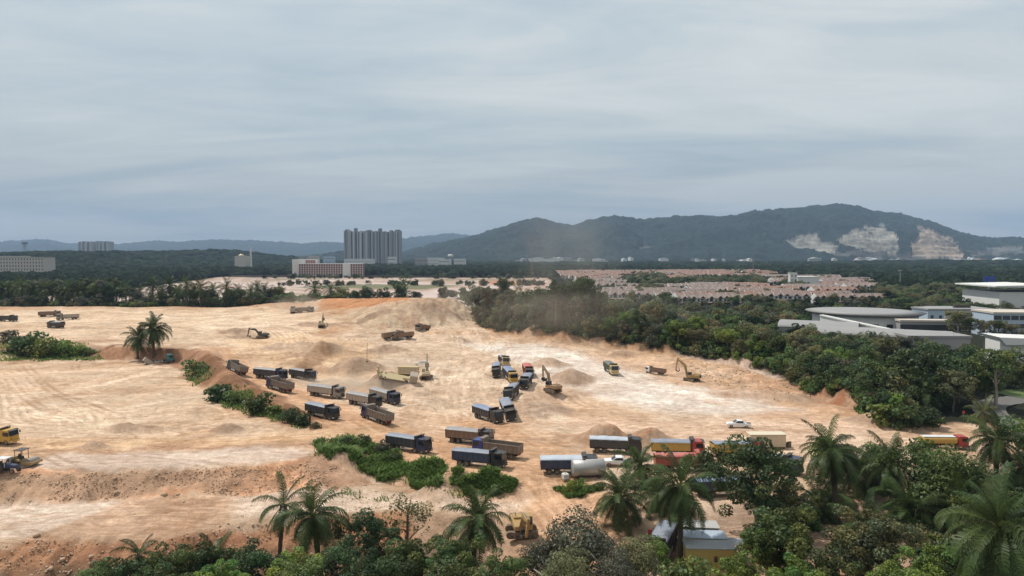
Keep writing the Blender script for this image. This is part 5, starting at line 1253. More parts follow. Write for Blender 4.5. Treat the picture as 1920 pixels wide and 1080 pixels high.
# ---------------------------------------------------------------- excavators
EXC = {'yellow': (.36, .225, .075), 'dusty': (.38, .30, .19), 'dark': (.035, .045, .04), 'brown': (.27, .165, .08), 'olive': (.30, .25, .14)}
def excavator(pos, yaw, label, colr='yellow', boom=(48, -70, -60), swing=0.0, s=1.0, aim=None):
    p = on_ground(*pos); e = empty('excavator', p, yaw, label, 'excavator', 'excavators of the works'); e.scale = (s,) * 3
    m = paint('digger_paint_' + colr, EXC[colr], .5, .25); dk = M_CHAS
    for sg in (-1, 1):
        A = Acc(); n = 9; pr = [(-1.75 + .45 * math.cos(a), .48 + .45 * math.sin(a)) for a in np.linspace(math.pi / 2, 3 * math.pi / 2, n)] + [(1.75 + .45 * math.cos(a), .48 + .45 * math.sin(a)) for a in np.linspace(-math.pi / 2, math.pi / 2, n)]
        A.prism(pr, sg * 1.2 - .3, sg * 1.2 + .3)
        for i in range(14): A.box(-1.8 + i * .27, -1.68 + i * .27, sg * 1.2 - .32, sg * 1.2 + .32, .90, .97)
        tr = link('track', A.mesh('track', [paint('track_steel', (.10, .075, .055), .8, .4)]), e)
        A = Acc()
        for i in range(5): A.cyl((-1.4 + i * .7, sg * 1.2 - .33, .33), (-1.4 + i * .7, sg * 1.2 + .33, .33), .17, 10)
        link('track_rollers', A.mesh('track_rollers', [dk]), tr)
    A = Acc(); A.box(-1.0, 1.0, -.92, .92, .55, .95); A.cyl((0, 0, .94), (0, 0, 1.15), .7, 16); link('undercarriage', A.mesh('undercarriage', [dk]), e)
    up = link('house', None, e); up.rotation_euler = (0, 0, swing); 
    A = Acc(); A.prism([(-2.2, 1.16), (1.55, 1.16), (1.55, 1.75), (.6, 1.95), (-2.2, 2.15)], -1.25, 1.25); up.data = None
    bpy.data.objects.remove(up)
    up = link('house', A.mesh('house', [m], bevel=.06), e, None, (0, 0, swing))
    A = Acc(); A.prism([(-2.75, 1.2), (-2.205, 1.2), (-2.205, 2.1), (-2.6, 2.1), (-2.75, 1.9)], -1.24, 1.24); link('counterweight', A.mesh('counterweight', [m if colr != 'yellow' else dk], bevel=.08), up)
    A = Acc(); A.prism([(-.15, 1.76), (1.5, 1.76), (1.62, 2.3), (1.3, 3.0), (-.1, 3.05)], .32, 1.24); cb = link('cab', A.mesh('cab', [m if colr not in ('brown',) else dk], bevel=.05), up)
    A = Acc(); A.prism([(1.57, 1.95), (1.66, 2.3), (1.37, 2.92), (1.32, 2.90), (1.60, 2.3), (1.53, 1.95)], .40, 1.16); link('windscreen', A.mesh('windscreen', [M_GLASS]), cb)
    for y in (.30, 1.245):
        A = Acc(); A.prism([(.1, 2.1), (1.4, 2.1), (1.48, 2.35), (1.2, 2.9), (.1, 2.9)], y, y + .015); link('side_window', A.mesh('side_window', [M_GLASS]), cb)
    A = Acc(); A.box(-1.9, -.4, -1.0, .2, 2.02, 2.3); A.cyl((-.9, -.7, 2.2), (-.9, -.7, 2.85), .07, 8); link('engine_hood', A.mesh('engine_hood', [m], bevel=.03), up)
    # boom, stick, bucket in the x-z plane at y = -.15
    b0 = Vector((1.35, -.3, 1.75)); a0 = R(boom[0])
    k1 = b0 + Vector((math.cos(a0), 0, math.sin(a0))) * 2.9; k2 = k1 + Vector((math.cos(a0 - R(38)), 0, math.sin(a0 - R(38)))) * 2.9
    a1 = a0 - R(38) + R(boom[1]); s2 = k2 + Vector((math.cos(a1), 0, math.sin(a1))) * 3.0; s1 = k2 - Vector((math.cos(a1), 0, math.sin(a1))) * .6
    def limb(pts_, ws, y0, y1):
        A = Acc(); P_ = [np.array((p.x, p.z)) for p in pts_]; top = []; bot = []
        for i, p_ in enumerate(P_):
            d_ = P_[min(i + 1, len(P_) - 1)] - P_[max(0, i - 1)]; d_ /= np.linalg.norm(d_); n_ = np.array((-d_[1], d_[0])); top.append(p_ + n_ * ws[i]); bot.append(p_ - n_ * ws[i])
        A.prism([tuple(q) for q in top + bot[::-1]], y0, y1); return A
    bo = link('boom', limb([b0, k1, k2], [.24, .42, .20], -.52, -.08).mesh('boom', [m], bevel=.03), up)
    A = Acc(); A.tube([tuple(b0 + Vector((.25, -.32, -.35))), tuple(k1 + Vector((.15, -.32, -.1)))], [.11, .07], 8); A.tube([tuple(b0 + Vector((.25, .32, -.35))), tuple(k1 + Vector((.15, .32, -.1)))], [.11, .07], 8); link('boom_ram', A.mesh('boom_ram', [M_RIM]), bo)
    st = link('stick', limb([s1, k2, s2], [.16, .28, .14], -.46, -.14).mesh('stick', [m], bevel=.02), up)
    A = Acc(); A.tube([tuple(k1 + Vector((0, 0, .42))), tuple(s1)], [.11, .07], 8); link('stick_ram', A.mesh('stick_ram', [M_RIM]), bo)
    a2 = a1 + R(boom[2]); u = Vector((math.cos(a2), 0, math.sin(a2))); v = Vector((-u.z, 0, u.x))
    prof = [(0, .25), (.55, .45), (1.15, .2), (1.25, -.25), (.85, -.75), (.75, -.62), (1.05, -.2), (.95, .08), (.5, .25), (.1, -.2), (0, -.2)]
    A = Acc(); A.prism([((s2 + u * x + v * z).x, (s2 + u * x + v * z).z) for x, z in prof], -.85, .25); link('bucket', A.mesh('bucket', [M_CHAS]), st)
    return e
excavator((492, 634), R(168), 'dark green excavator with arm stretched out, at the hollow on the plateau', 'dark', (40, -78, -70))
excavator((603, 614), R(100), 'pale dusty excavator with raised arm below the red cut', 'olive', (72, -85, -60))
excavator((799, 710), R(80), 'dusty excavator with upright arm beside the low loader', 'dusty', (80, -110, -60), .3)
excavator((1036, 735), R(125), 'brown excavator standing among heaps beside the loading queue', 'brown', (72, -125, -50))
excavator((1297, 715), R(115), 'yellow excavator with arm folded high near the tree belt', 'yellow', (78, -120, -70), .9)
excavator((978, 1003), R(4), 'yellow excavator on tracks half hidden by palms at the foot of the ramp', 'yellow', (46, -128, -60), R(-84), 1.1)

# ---------------------------------------------------------------- low loader, dusty plant by it
loc, rot = ground_pose((712, 712), (776, 716))
e = empty('low_loader', loc, 0, 'dusty low loader with raised ramps standing by the dusty excavator', 'trailer'); e.rotation_euler = rot
md = paint('dusty_yellow', (.47, .38, .20), .7, .5); mg = paint('dusty_grey', (.36, .31, .26), .7, .5)
A = Acc(); A.box(-5.5, 2.2, -1.3, 1.3, .75, .98); A.box(1.6, 3.4, -.6, .6, 1.1, 1.45); link('bed', A.mesh('bed', [md]), e)
for sg in (-1, 1):
    A = Acc(); A.prism([(-5.5, .98), (-5.2, .98), (-5.9, 3.1), (-6.15, 3.05)], sg * .85 - .38, sg * .85 + .38); link('ramp', A.mesh('ramp', [md]), e)
A = Acc(); A.box(3.5, 5.7, -1.2, 1.2, .7, 3.0); c = link('cab', A.mesh('cab', [mg], bevel=.1), e)
A = Acc(); A.box(5.705, 5.73, -1.0, 1.0, 1.8, 2.7); link('windscreen', A.mesh('windscreen', [M_GLASS]), c)
for x in (-4.6, -3.4, 2.7, 4.8):
    for sg in (-1, 1): wheel(e, x, sg * 1.0, x < 4, .53)
p = on_ground(763, 706); e = empty('site_generator', p + np.array((0, 3.5, 0)), R(-8), 'dusty yellow box generator standing behind the low loader', 'generator')
A = Acc(); A.box(-3.2, 3.2, -1.1, 1.1, .25, 2.6); b = link('housing', A.mesh('housing', [md], bevel=.06), e)
for i in range(5): A = Acc(); A.box(-2.7 + i * 1.15, -1.9 + i * 1.15, -1.13, -1.102, .8, 2.2); link('louvre_panel', A.mesh('louvre_panel', [mg]), b)
A = Acc(); A.box(-3.0, 3.0, -.9, -.6, .02, .248); A.box(-3.0, 3.0, .6, .9, .02, .248); link('skid', A.mesh('skid', [M_CHAS]), e)
# ---------------------------------------------------------------- road roller
p = on_ground(42, 872); e = empty('road_roller', p, R(-8), 'yellow road roller with smooth steel drum and open canopy on the left field', 'road roller')
my = paint('roller_yellow', (.34, .23, .10), .5, .35)
A = Acc(); A.cyl((2.0, -1.05, .75), (2.0, 1.05, .75), .75, 28); dr = link('drum', A.mesh('drum', [paint('drum_steel', (.30, .26, .23), .5, .45, .3)], False), e)
A = Acc(); A.box(.9, 3.05, -1.28, -1.10, .45, .95); A.box(.9, 3.05, 1.10, 1.28, .45, .95); A.box(2.86, 3.05, -1.095, 1.095, .5, .9); A.box(.9, 1.1, -1.095, 1.095, .45, 1.2); link('drum_frame', A.mesh('drum_frame', [my]), e)
A = Acc(); A.prism([(-2.5, .7), (.4, .7), (.4, 1.1), (-.6, 1.2), (-.8, 1.75), (-2.5, 1.6)], -.75, .75); link('engine_hood', A.mesh('engine_hood', [my], bevel=.08), e)
A = Acc()
for x in (-.75, .55):
    for sg in (-1, 1): A.box(x - .04, x + .04, sg * .8 - .04, sg * .8 + .04, 1.1, 2.9)
A.prism([(-1.0, 2.902), (.85, 2.902), (.8, 3.0), (-.95, 3.0)], -1.0, 1.0); link('canopy', A.mesh('canopy', [M_CHAS]), e)
A = Acc(); A.box(-.5, .05, -.3, .3, 1.18, 1.6); A.box(-.55, -.42, -.3, .3, 1.6, 2.1); A.tube([(.45, 0, 1.1), (.3, 0, 1.8)], .05, 6); link('seat', A.mesh('seat', [M_CHAS]), e)
for sg in (-1, 1): wheel(e, -1.6, sg * .85, True, .74, 1.4)
# ---------------------------------------------------------------- tractor at the left edge
p = on_ground(14, 886); e = empty('tractor', p, R(-6), 'blue farm tractor with canopy roof cut by the left edge of the photo', 'tractor')
mb = paint('tractor_blue', (.02, .035, .10), .4, .15)
A = Acc(); A.prism([(-.2, .8), (2.0, .8), (2.1, 1.0), (1.95, 1.5), (-.2, 1.6)], -.42, .42); link('bonnet', A.mesh('bonnet', [mb], bevel=.1), e)
A = Acc(); A.prism([(-1.6, .7), (-.2, .7), (-.2, 1.3), (-1.6, 1.3)], -.45, .45); A.box(-1.2, -.7, -.3, .3, 1.302, 1.6); A.box(-1.3, -1.2, -.3, .3, 1.45, 2.0); link('seat', A.mesh('seat', [M_CHAS]), e)
A = Acc()
for x in (-1.5, .0):
    for sg in (-1, 1): A.box(x - .035, x + .035, sg * .62 - .035, sg * .62 + .035, 1.0, 2.55)
A.box(-1.75, .25, -.85, .85, 2.552, 2.64); link('canopy', A.mesh('canopy', [TARPM['white']]), e)
for sg in (-1, 1): wheel(e, -1.0, sg * .85, True, .80, 1.5); wheel(e, 1.55, sg * .75, False, .45, .85)
# ================================================================ things of the yard
mt = paint('galvanised_tank', (.42, .41, .40), .42, .18, .35)
a = on_ground(1078, 897); b = on_ground(1128, 893); c_ = (a + b) / 2
e = empty('steel_tank', c_, math.atan2(b[1] - a[1], b[0] - a[0]), 'large silver cylinder tank lying beside the covered truck', 'tank')
Lt, rt = 5.6, 1.45
A = Acc(); A.tube([(-Lt / 2 - .12, 0, rt + .3), (-Lt / 2, 0, rt + .3), (Lt / 2, 0, rt + .3), (Lt / 2 + .12, 0, rt + .3)], [rt * .86, rt, rt, rt * .86], 32); sh = link('shell', A.mesh('shell', [mt], True), e)
for x in (-Lt / 2 + .05, -.9, .9, Lt / 2 - .05):
    A = Acc(); A.tube([(x - .04, 0, rt + .3), (x + .04, 0, rt + .3)], [rt + .02] * 2, 32); link('band', A.mesh('band', [mt]), sh)
A = Acc(); A.cyl((-.8, 0, 2 * rt + .28), (-.8, 0, 2 * rt + .5), .28, 14); link('manhole', A.mesh('manhole', [M_CHAS]), sh)
for x in (-1.7, 1.7): A = Acc(); A.box(x - .2, x + .2, -1.1, 1.1, 0, .75); link('saddle', A.mesh('saddle', [M_CHAS]), e)
p = on_ground(1060, 900); e = empty('liquid_container', p, R(20), 'white cube liquid container on a pallet beside the steel tank', 'container')
A = Acc(); A.box(-.5, .5, -.6, .6, .16, 1.15); tnk = link('bottle', A.mesh('bottle', [paint('white_plastic', (.72, .71, .67), .5, .15)], bevel=.1), e)
A = Acc(); A.cyl((0, 0, 1.15), (0, 0, 1.22), .14, 12); link('cap', A.mesh('cap', [M_CHAS]), tnk)
A = Acc()
for z in (.3, .6, .9, 1.16): A.tube([(-.53, -.63, z), (.53, -.63, z), (.53, .63, z), (-.53, .63, z), (-.53, -.63, z)], .02, 4)
for x, y in ((-.53, -.63), (.53, -.63), (.53, .63), (-.53, .63), (0, -.63), (0, .63)): A.tube([(x, y, .12), (x, y, 1.16)], .02, 4)
link('cage', A.mesh('cage', [M_RIM]), e); A = Acc(); A.box(-.55, .55, -.65, .65, 0, .13); link('pallet', A.mesh('pallet', [paint('pallet_wood', (.3, .22, .14), .8, .3)]), e)
# ---- cabins: ribbed steel boxes
def cabin(x, y, z, yaw, Lc, Wc, Hc, wallc, roofc, label, windows=(), ribs=True, name='site_cabin', door=None, over=.12, base=.25):
    e = empty(name, (x, y, z), yaw, label, 'cabin')
    A = Acc(); A.box(-Lc / 2, Lc / 2, -Wc / 2, Wc / 2, base, Hc); w = link('wall', A.mesh('wall', [wallc]), e)
    if ribs:
        n = int(Lc / .34); me = None
        A = Acc(); A.box(-.05, .05, -.02, .02, base + .08, Hc - .08); me = A.mesh('wall_rib', [wallc])
        for i in range(n):
            for sg in (-1, 1): link('wall_rib', me, w, (-Lc / 2 + .17 + i * (Lc - .34) / (n - 1), sg * (Wc / 2 + .02), 0))
    A = Acc(); A.box(-Lc / 2 - over, Lc / 2 + over, -Wc / 2 - over, Wc / 2 + over, Hc + .002, Hc + .10); link('roof', A.mesh('roof', [roofc]), e)
    for (wx, wz, ww, wh) in windows:
        A = Acc(); A.box(wx - ww / 2, wx + ww / 2, -Wc / 2 - .075, -Wc / 2 - .045, wz - wh / 2, wz + wh / 2); wi = link('window', A.mesh('window', [M_GLASS]), w)
        A = Acc()
        for (x0, x1, z0, z1) in ((-ww / 2 - .06, ww / 2 + .06, wh / 2, wh / 2 + .06), (-ww / 2 - .06, ww / 2 + .06, -wh / 2 - .06, -wh / 2), (-ww / 2 - .06, -ww / 2, -wh / 2, wh / 2), (ww / 2, ww / 2 + .06, -wh / 2, wh / 2)): A.box(wx + x0, wx + x1, -Wc / 2 - .09, -Wc / 2 - .042, wz + z0, wz + z1)
        link('frame', A.mesh('frame', [wallc]), wi)
    A = Acc()
    for sx in (-1, 1):
        for sy in (-1, 1): A.box(sx * (Lc / 2 - .3) - .15, sx * (Lc / 2 - .3) + .15, sy * (Wc / 2 - .3) - .15, sy * (Wc / 2 - .3) + .15, -.1, base - .002)
    link('footing', A.mesh('footing', [M_CHAS]), e)
    return e
ywall = paint('cabin_yellow', (.46, .34, .10), .6, .15, 0, (.30, .22, .12)); groof = paint('cabin_roof_grey', (.30, .31, .315), .55, .3, 0, (.12, .115, .11)); broof = paint('cabin_roof_blue', (.36, .43, .52), .5, .25, 0, (.55, .54, .52)); beige = paint('cabin_beige', (.60, .50, .36), .6, .2)
p = on_ground(1334, 1070); cabin(p[0], p[1] + 1.2, p[2], R(-2), 6.0, 2.5, 2.75, ywall, groof, 'yellow ribbed cabin with grey roof under the tall palm', [(.55, 1.5, .45, .75)])
cabin(p[0] + .3, p[1] + 4.6, p[2], R(-4), 5.4, 2.5, 2.7, beige, broof, 'cabin with weathered pale blue roof right behind the yellow one')
cabin(p[0] + .6, p[1] + 8.4, p[2], R(-6), 5.0, 2.5, 2.6, groof, paint('cabin_roof_pale', (.42, .42, .41), .6, .25), 'cabin with pale grey roof, farthest of the three under the palm')
p = on_ground(1440, 841); cabin(p[0], p[1] + 1.2, p[2], R(1), 7.2, 2.5, 2.75, beige, paint('cream_roof', (.62, .54, .40), .6, .15), 'beige site cabin beside the parked yellow truck')
# awning leaning by the cabins
e = empty('lean_to', (on_ground(1372, 1045)), R(-30), 'low lean-to roof with brown posts at the end of the yellow cabin', 'shelter')
A = Acc(); A.prism([(-1.6, 1.9), (1.6, 2.3), (1.6, 2.36), (-1.6, 1.96)], -1.2, 1.2); link('roof', A.mesh('roof', [groof]), e)
for sx in (-1.4, 1.4):
    for sy in (-1, 1): A = Acc(); A.box(sx - .05, sx + .05, sy - .05, sy + .05, 0, 1.9 if sx < 0 else 2.26); link('post', A.mesh('post', [M_BARK]), e)
for px_, py_, lab in [(1219, 1005, 'red oil drum standing in the shade of the palms'), (1462, 892, 'small red drum seen through the big dark tree')]:
    p = on_ground(px_, py_); A = Acc(); A.tube([(0, 0, 0), (0, 0, .3), (0, 0, .32), (0, 0, .6), (0, 0, .62), (0, 0, .9)], [.29, .29, .31, .31, .29, .29], 16)
    tag(link('oil_drum', A.mesh('oil_drum', [CABM['red']]), None, p), lab, 'drum', 'red drums')
# survey pole
p = on_ground(688, 678); e = empty('survey_pole', p, 0, 'thin dark pole standing alone in the pit', 'pole')
A = Acc(); A.cyl((0, 0, -.3), (.15, 0, 6.0), .07, 8); link('shaft', A.mesh('shaft', [M_BARK]), e); A = Acc(); A.box(-.2, .2, -.2, .2, -.1, .15); link('foot', A.mesh('foot', [M_CHAS]), e)
p = on_ground(1478, 838); e = empty('timber_stack', p, 0.3, 'small stack of boards at the end of the beige cabin', 'timber')
for i in range(3): A = Acc(); A.box(-.4, .4, -.12 + i * .3 - .3, .12 + i * .3 - .3, 0, 1.2 - i * .2); link('board', A.mesh('board', [M_BARK]), e)
# ---- asphalt road on the right
def ribbon(line, half, mat, name, dz, label=None):
    Q, Ln = smooth_line(line, 60); T = np.gradient(Q, axis=0); T /= np.hypot(T[:, 0], T[:, 1])[:, None]; Nn = np.stack([-T[:, 1], T[:, 0]], 1)
    V = []
    for q, n_ in zip(Q, Nn):
        z = max(float(hz(*(q + n_ * k))) for k in (-half, 0, half)) + dz
        for k in (-half, half): V.append((q[0] + n_[0] * k, q[1] + n_[1] * k, z))
    Fq = np.array([(2 * i, 2 * i + 2, 2 * i + 3, 2 * i + 1) for i in range(len(Q) - 1)])
    o = link(name, new_mesh(name, np.array(V), Fq[:, ::-1].copy(), [mat])); tag(o, label, None, None, 'structure'); return o
t = NT('asphalt'); f = t.noise(.8, 6, .7); t.base(t.mix(f, (.085, .08, .075), (.17, .155, .14))); t.rough(.9); M_ASPH = t.m
rd = [(150, 118), (122, 140), (114, 158), (120, 176), (140, 188), (170, 194), (230, 196)]
ribbon(rd, 3.6, M_ASPH, 'road', .12, 'asphalt access road curving past the end of the works')
t = NT('verge_grass'); f = t.noise(.5, 6, .7); t.base(t.mix(f, (.06, .10, .025), (.12, .16, .045))); t.rough(.9); M_VERGE = t.m
vg = [(136, 190), (150, 196), (200, 200), (260, 200)]
ribbon(vg, 5.0, M_VERGE, 'grass_verge', .10, 'mown grass verge beside the asphalt road')
p = on_ground(1806, 790); e = empty('road_sign', p, R(15), 'small red sign on a post at the road bend', 'sign')
A = Acc(); A.cyl((0, 0, -.2), (0, 0, 2.4), .04, 8); link('post', A.mesh('post', [M_RIM]), e); A = Acc(); A.box(-.4, .4, -.06, -.03, 1.8, 2.5); link('panel', A.mesh('panel', [CABM['red']]), e)
# ================================================================ buildings
def bmat(name, c, rough=.8, var=.12, scale=.08):
    if name in _mc: return _mc[name]
    t = NT(name); f = t.noise(scale, 5, .65); g = t.noise(scale * 12, 3, .6)
    t.base(t.mix(g, t.mix(f, tuple(x * (1 - var * 1.6) for x in c), tuple(min(.9, x * (1 + var)) for x in c)), tuple(x * .9 for x in c))); t.rough(rough); _mc[name] = t.m; return t.m
M_WHITE = bmat('white_render', (.66, .65, .62)); M_CREAM = bmat('cream_render', (.56, .49, .42)); M_RROOF = bmat('terracotta_tiles', (.235, .135, .10), .85, .35); M_BROOF = bmat('brown_tiles', (.20, .145, .125), .85, .3); M_PROOF = bmat('pinkish_tiles', (.225, .17, .15), .85, .35)
M_REDW = bmat('red_panel', (.28, .115, .105)); M_GREYR = bmat('grey_sheet_roof', (.29, .28, .275), .6, .15); M_DWIN = bmat('dark_window', (.035, .04, .048), .3); M_CONC = bmat('concrete', (.33, .32, .31)); M_LBLUE = bmat('pale_blue_render', (.42, .50, .58))
# ---- terraces of the housing estate
def terrace_meshes(nu, seed):
    r_ = random.Random(seed); W, Dp, Hw, Hr = 7.2, 13.0, 6.2, 9.0; L_ = nu * W
    A = Acc(); A.box(0, L_, 0, Dp, 0, Hw)
    for i in range(nu + 1): x = i * W; A.prism([(0 - .3, 0), (Dp + .3, 0), (Dp + .3, Hw), (Dp / 2, Hr + .5), (-.3, Hw)], 0, .25)
    V = [];
    for i in range(len(A.v)):
        pass
    # party walls were laid along y: rebuild them properly
    A = Acc(); A.box(.01, L_ - .01, 0, Dp, 0, Hw)
    for i in range(nu + 1):
        x = i * W; V = [(x - .1, -.35, 0), (x - .1, Dp + .3, 0), (x - .1, Dp + .3, Hw), (x - .1, Dp / 2, Hr + .12), (x - .1, -.35, Hw)]
        V += [(x + .1, y, z) for (_, y, z) in V]; A.add(V, [(0, 4, 3, 2, 1), (5, 6, 7, 8, 9)] + [(k, (k + 1) % 5, (k + 1) % 5 + 5, k + 5) for k in range(5)])
    wall = A.mesh('wall', [M_WHITE])
    roofs = []
    A = Acc()
    for i in range(nu):
        x0, x1 = i * W + .16, (i + 1) * W - .16; dz = r_.choice((0, 0, .35)); xm = x0 + W * r_.choice((.32, .62)); hw = 2.3
        A.add([(x0, -.7, Hw - .2 + dz), (x1, -.7, Hw - .2 + dz), (x1, Dp / 2, Hr + dz), (x0, Dp / 2, Hr + dz), (x1, Dp + .7, Hw - .2), (x0, Dp + .7, Hw - .2)], [(0, 1, 2, 3), (3, 2, 4, 5)])
        A.add([(xm - hw, -1.5, Hw - .1), (xm + hw, -1.5, Hw - .1), (xm, -1.5, Hw + 1.7), (xm - hw, Dp * .32, Hw + .9), (xm + hw, Dp * .32, Hw + .9), (xm, Dp * .42, Hr)], [(0, 2, 5, 3), (2, 1, 4, 5)])
        A.add([(x0 + .5, -4.2, 2.9), (x1 - .5, -4.2, 2.9), (x1 - .5, -.02, 3.7), (x0 + .5, -.02, 3.7)], [(0, 1, 2, 3)])
    roof = A.mesh('roof', [M_RROOF])
    A = Acc()
    for i in range(nu):
        x0 = i * W
        for (a, b, z0, z1) in ((.9, 2.6, 3.9, 5.6), (3.6, 6.2, 3.8, 5.7), (.9, 6.0, .3, 2.5)): A.box(x0 + a, x0 + b, -.06, -.02, z0, z1)
        xm = x0 + W * .5
    win = A.mesh('window_row', [M_DWIN])
    return wall, roof, win
TER = [terrace_meshes(n_, i) for i, n_ in enumerate((8, 10, 6))]
def terrace(x, y, yaw, k, roofm, label, group):
    e = empty('terrace_row', (x, y, 0), yaw, label, 'houses', group)
    link('wall', TER[k][0], e); recolour(link('roof', TER[k][1], e), roofm); w = link('window_row', TER[k][2], e); w['kind'] = 'stuff'
    return e
ZONES = [ # outline by direction on the plain, turn, roof, label
 ([(1045, 514), (1420, 512), (1440, 522), (1250, 530), (1120, 531), (1060, 527)], 3, M_RROOF, 'terraced house row with red roofs at the far edge of the estate', 34),
 ([(1100, 531), (1185, 532), (1210, 548), (1260, 562), (1170, 570), (1120, 556)], -16, M_BROOF, 'terraced house row with brown roofs in the hazy left part of the estate', 22),
 ([(1235, 546), (1340, 541), (1370, 552), (1350, 574), (1255, 572), (1225, 556)], 10, M_PROOF, 'terraced house row with pinkish roofs in the middle of the estate', 22),
 ([(1362, 545), (1450, 540), (1510, 556), (1500, 576), (1385, 570)], -12, M_RROOF, 'terraced house row with bright terracotta roofs at the near edge of the estate', 20),
 ([(1440, 522), (1560, 526), (1640, 538), (1650, 556), (1520, 556), (1470, 538)], 6, M_PROOF, 'terraced house row with pale roofs at the right of the estate', 24),
 ([(1520, 560), (1650, 560), (1655, 574), (1570, 580)], -4, M_BROOF, 'terraced house row with brown roofs nearest the campus', 20),
]
for zi, (outl, turn, rm, lab, gap) in enumerate(ZONES):
    pw = np.array([G(*p)[:2] for p in outl]); c0 = pw.mean(0); cs, sn = math.cos(R(turn)), math.sin(R(turn))
    rel = (pw - c0) @ np.array([[cs, -sn], [sn, cs]]); lo, hi = rel.min(0), rel.max(0)
    v = lo[1]; row = 0
    while v < hi[1]:
        u = lo[0] + (row % 2) * 9
        while u < hi[0]:
            k = random.choice((0, 0, 1, 2)); ln_ = (8, 10, 6)[k] * 7.2
            cen = np.array((u + ln_ / 2, v + 6)); wx = c0[0] + cen[0] * cs - cen[1] * sn; wy = c0[1] + cen[0] * sn + cen[1] * cs
            if in_poly(np.array(wx), np.array(wy), pw) and random.random() > .2:
                x0 = c0[0] + u * cs - v * sn; y0 = c0[1] + u * sn + v * cs
                terrace(x0, y0, R(turn), k, rm if random.random() < .72 else random.choice((M_RROOF, M_BROOF, M_PROOF)), lab, 'terraces of the housing estate')
            u += ln_ + 10
        v += gap; row += 1
# trees standing in the estate: closed clumps
P = []; S = []
for outl in ([(1165, 524), (1235, 523), (1262, 538), (1230, 546), (1175, 540)], [(1262, 532), (1420, 528), (1432, 540), (1340, 541), (1280, 545)], [(1200, 548), (1235, 547), (1232, 556), (1215, 560)], [(1470, 538), (1500, 540), (1520, 546), (1480, 546)], [(1640, 545), (1700, 548), (1690, 565), (1650, 562)]):
    pw = np.array([G(*p)[:2] for p in outl]); lo, hi = pw.min(0), pw.max(0); n_ = int((hi - lo).prod() / 50)
    x = rng.uniform(lo[0], hi[0], n_); y = rng.uniform(lo[1], hi[1], n_); k = in_poly(x, y, pw); x, y = x[k], y[k]; w_ = rng.uniform(4, 7, len(x))
    P.append(np.stack([x, y, np.full(len(x), 5.0)], 1)); S.append(np.stack([w_, w_, w_ * .9], 1))
n_ = 1500; lo, hi = ESTATE.min(0), ESTATE.max(0); x = rng.uniform(lo[0], hi[0], n_); y = rng.uniform(lo[1], hi[1], n_); k = in_poly(x, y, ESTATE) & (fbm(x, y, 60, 2, 8) > .0); x, y = x[k], y[k]; w_ = rng.uniform(2.6, 4.8, len(x))
P.append(np.stack([x, y, np.full(len(x), 5.5)], 1)); S.append(np.stack([w_, w_, w_ * 1.0], 1))
scatter_wood('estate_trees', 'clumps of trees closing the gaps in the housing estate', np.concatenate(P), np.concatenate(S), GN_NEAR)['kind'] = 'stuff'
# ---- generic far block with a window grid
def block(name, px0, px1, ytop, dist, depth, z0, label, wall, cols=0, rows=0, roof=None, winsize=(1.4, 1.6), cat='building', group=None, yaw=0, parapet=True):
    xa = (px0 - 960) / FPX * dist; xb = (px1 - 960) / FPX * dist; zt = CAM_H + (478 - ytop) / FPX * dist; W = xb - xa
    e = empty(name, ((xa + xb) / 2, dist, z0), R(yaw), label, cat, group); H = zt - z0
    A = Acc(); A.box(-W / 2, W / 2, 0, depth, 0, H); w = link('wall', A.mesh('wall', [wall]), e)
    A = Acc(); A.box(-W / 2 - .4, W / 2 + .4, -.4, depth + .4, H + .01, H + .8); link('roof', A.mesh('roof', [roof or wall]), e)
    if cols:
        A = Acc(); A.box(-winsize[0] / 2, winsize[0] / 2, -.12, -.02, 0, winsize[1]); me = A.mesh('window', [M_DWIN])
        for i in range(cols):
            for j in range(rows): link('window', me, w, (-W / 2 + W * (i + .5) / cols, 0, H - (j + .72) * (H / rows) * .98))
    return e
# apartment slab
D_ = 2300.0; xa = (645 - 960) / FPX * D_; xb = (751 - 960) / FPX * D_; W = xb - xa
e = empty('apartment_tower', (xa, D_, 4), 0, 'tall grey apartment slab of many vertical bays on the skyline', 'building')
tones = [bmat('condo_pale', (.47, .46, .45)), bmat('condo_grey', (.27, .275, .285)), bmat('condo_dark', (.11, .115, .13)), bmat('condo_mid', (.36, .35, .345)), bmat('condo_slate', (.19, .20, .22))]  # bays set further back take the darker tones
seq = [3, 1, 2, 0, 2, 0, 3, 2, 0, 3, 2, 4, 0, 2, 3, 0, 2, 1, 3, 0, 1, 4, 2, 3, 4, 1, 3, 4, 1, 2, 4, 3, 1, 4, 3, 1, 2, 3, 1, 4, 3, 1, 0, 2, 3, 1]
x = 0; r_ = random.Random(4); ws = [r_.uniform(.6, 1.5) for _ in seq]; tot = sum(ws)
for i, (q, w_) in enumerate(zip(seq, ws)):
    ww = w_ / tot * W; zt = CAM_H + (478 - np.interp(i / len(seq), [0, .05, .15, .3, .45, .6, .8, .95, 1], [432, 430, 433, 434, 433, 434, 435, 433, 434])) / FPX * D_ - 4
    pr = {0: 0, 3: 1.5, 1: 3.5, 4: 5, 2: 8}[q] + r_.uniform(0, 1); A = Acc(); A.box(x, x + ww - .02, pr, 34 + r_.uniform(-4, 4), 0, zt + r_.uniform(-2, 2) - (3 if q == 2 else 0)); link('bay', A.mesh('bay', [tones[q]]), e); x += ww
for f_, w_, h_ in ((.02, 11, 106), (.17, 10, 110), (.40, 14, 104), (.60, 11, 109), (.80, 10, 103), (.90, 16, 105)):
    A = Acc(); A.box(W * f_, W * f_ + w_, 12, 24, 96, h_ + 14); link('roof_house', A.mesh('roof_house', [tones[4]]), e)
block('podium_block', 645, 700, 486, 2200, 30, 0, 'long white podium at the foot of the apartment slab', M_WHITE, 20, 2)
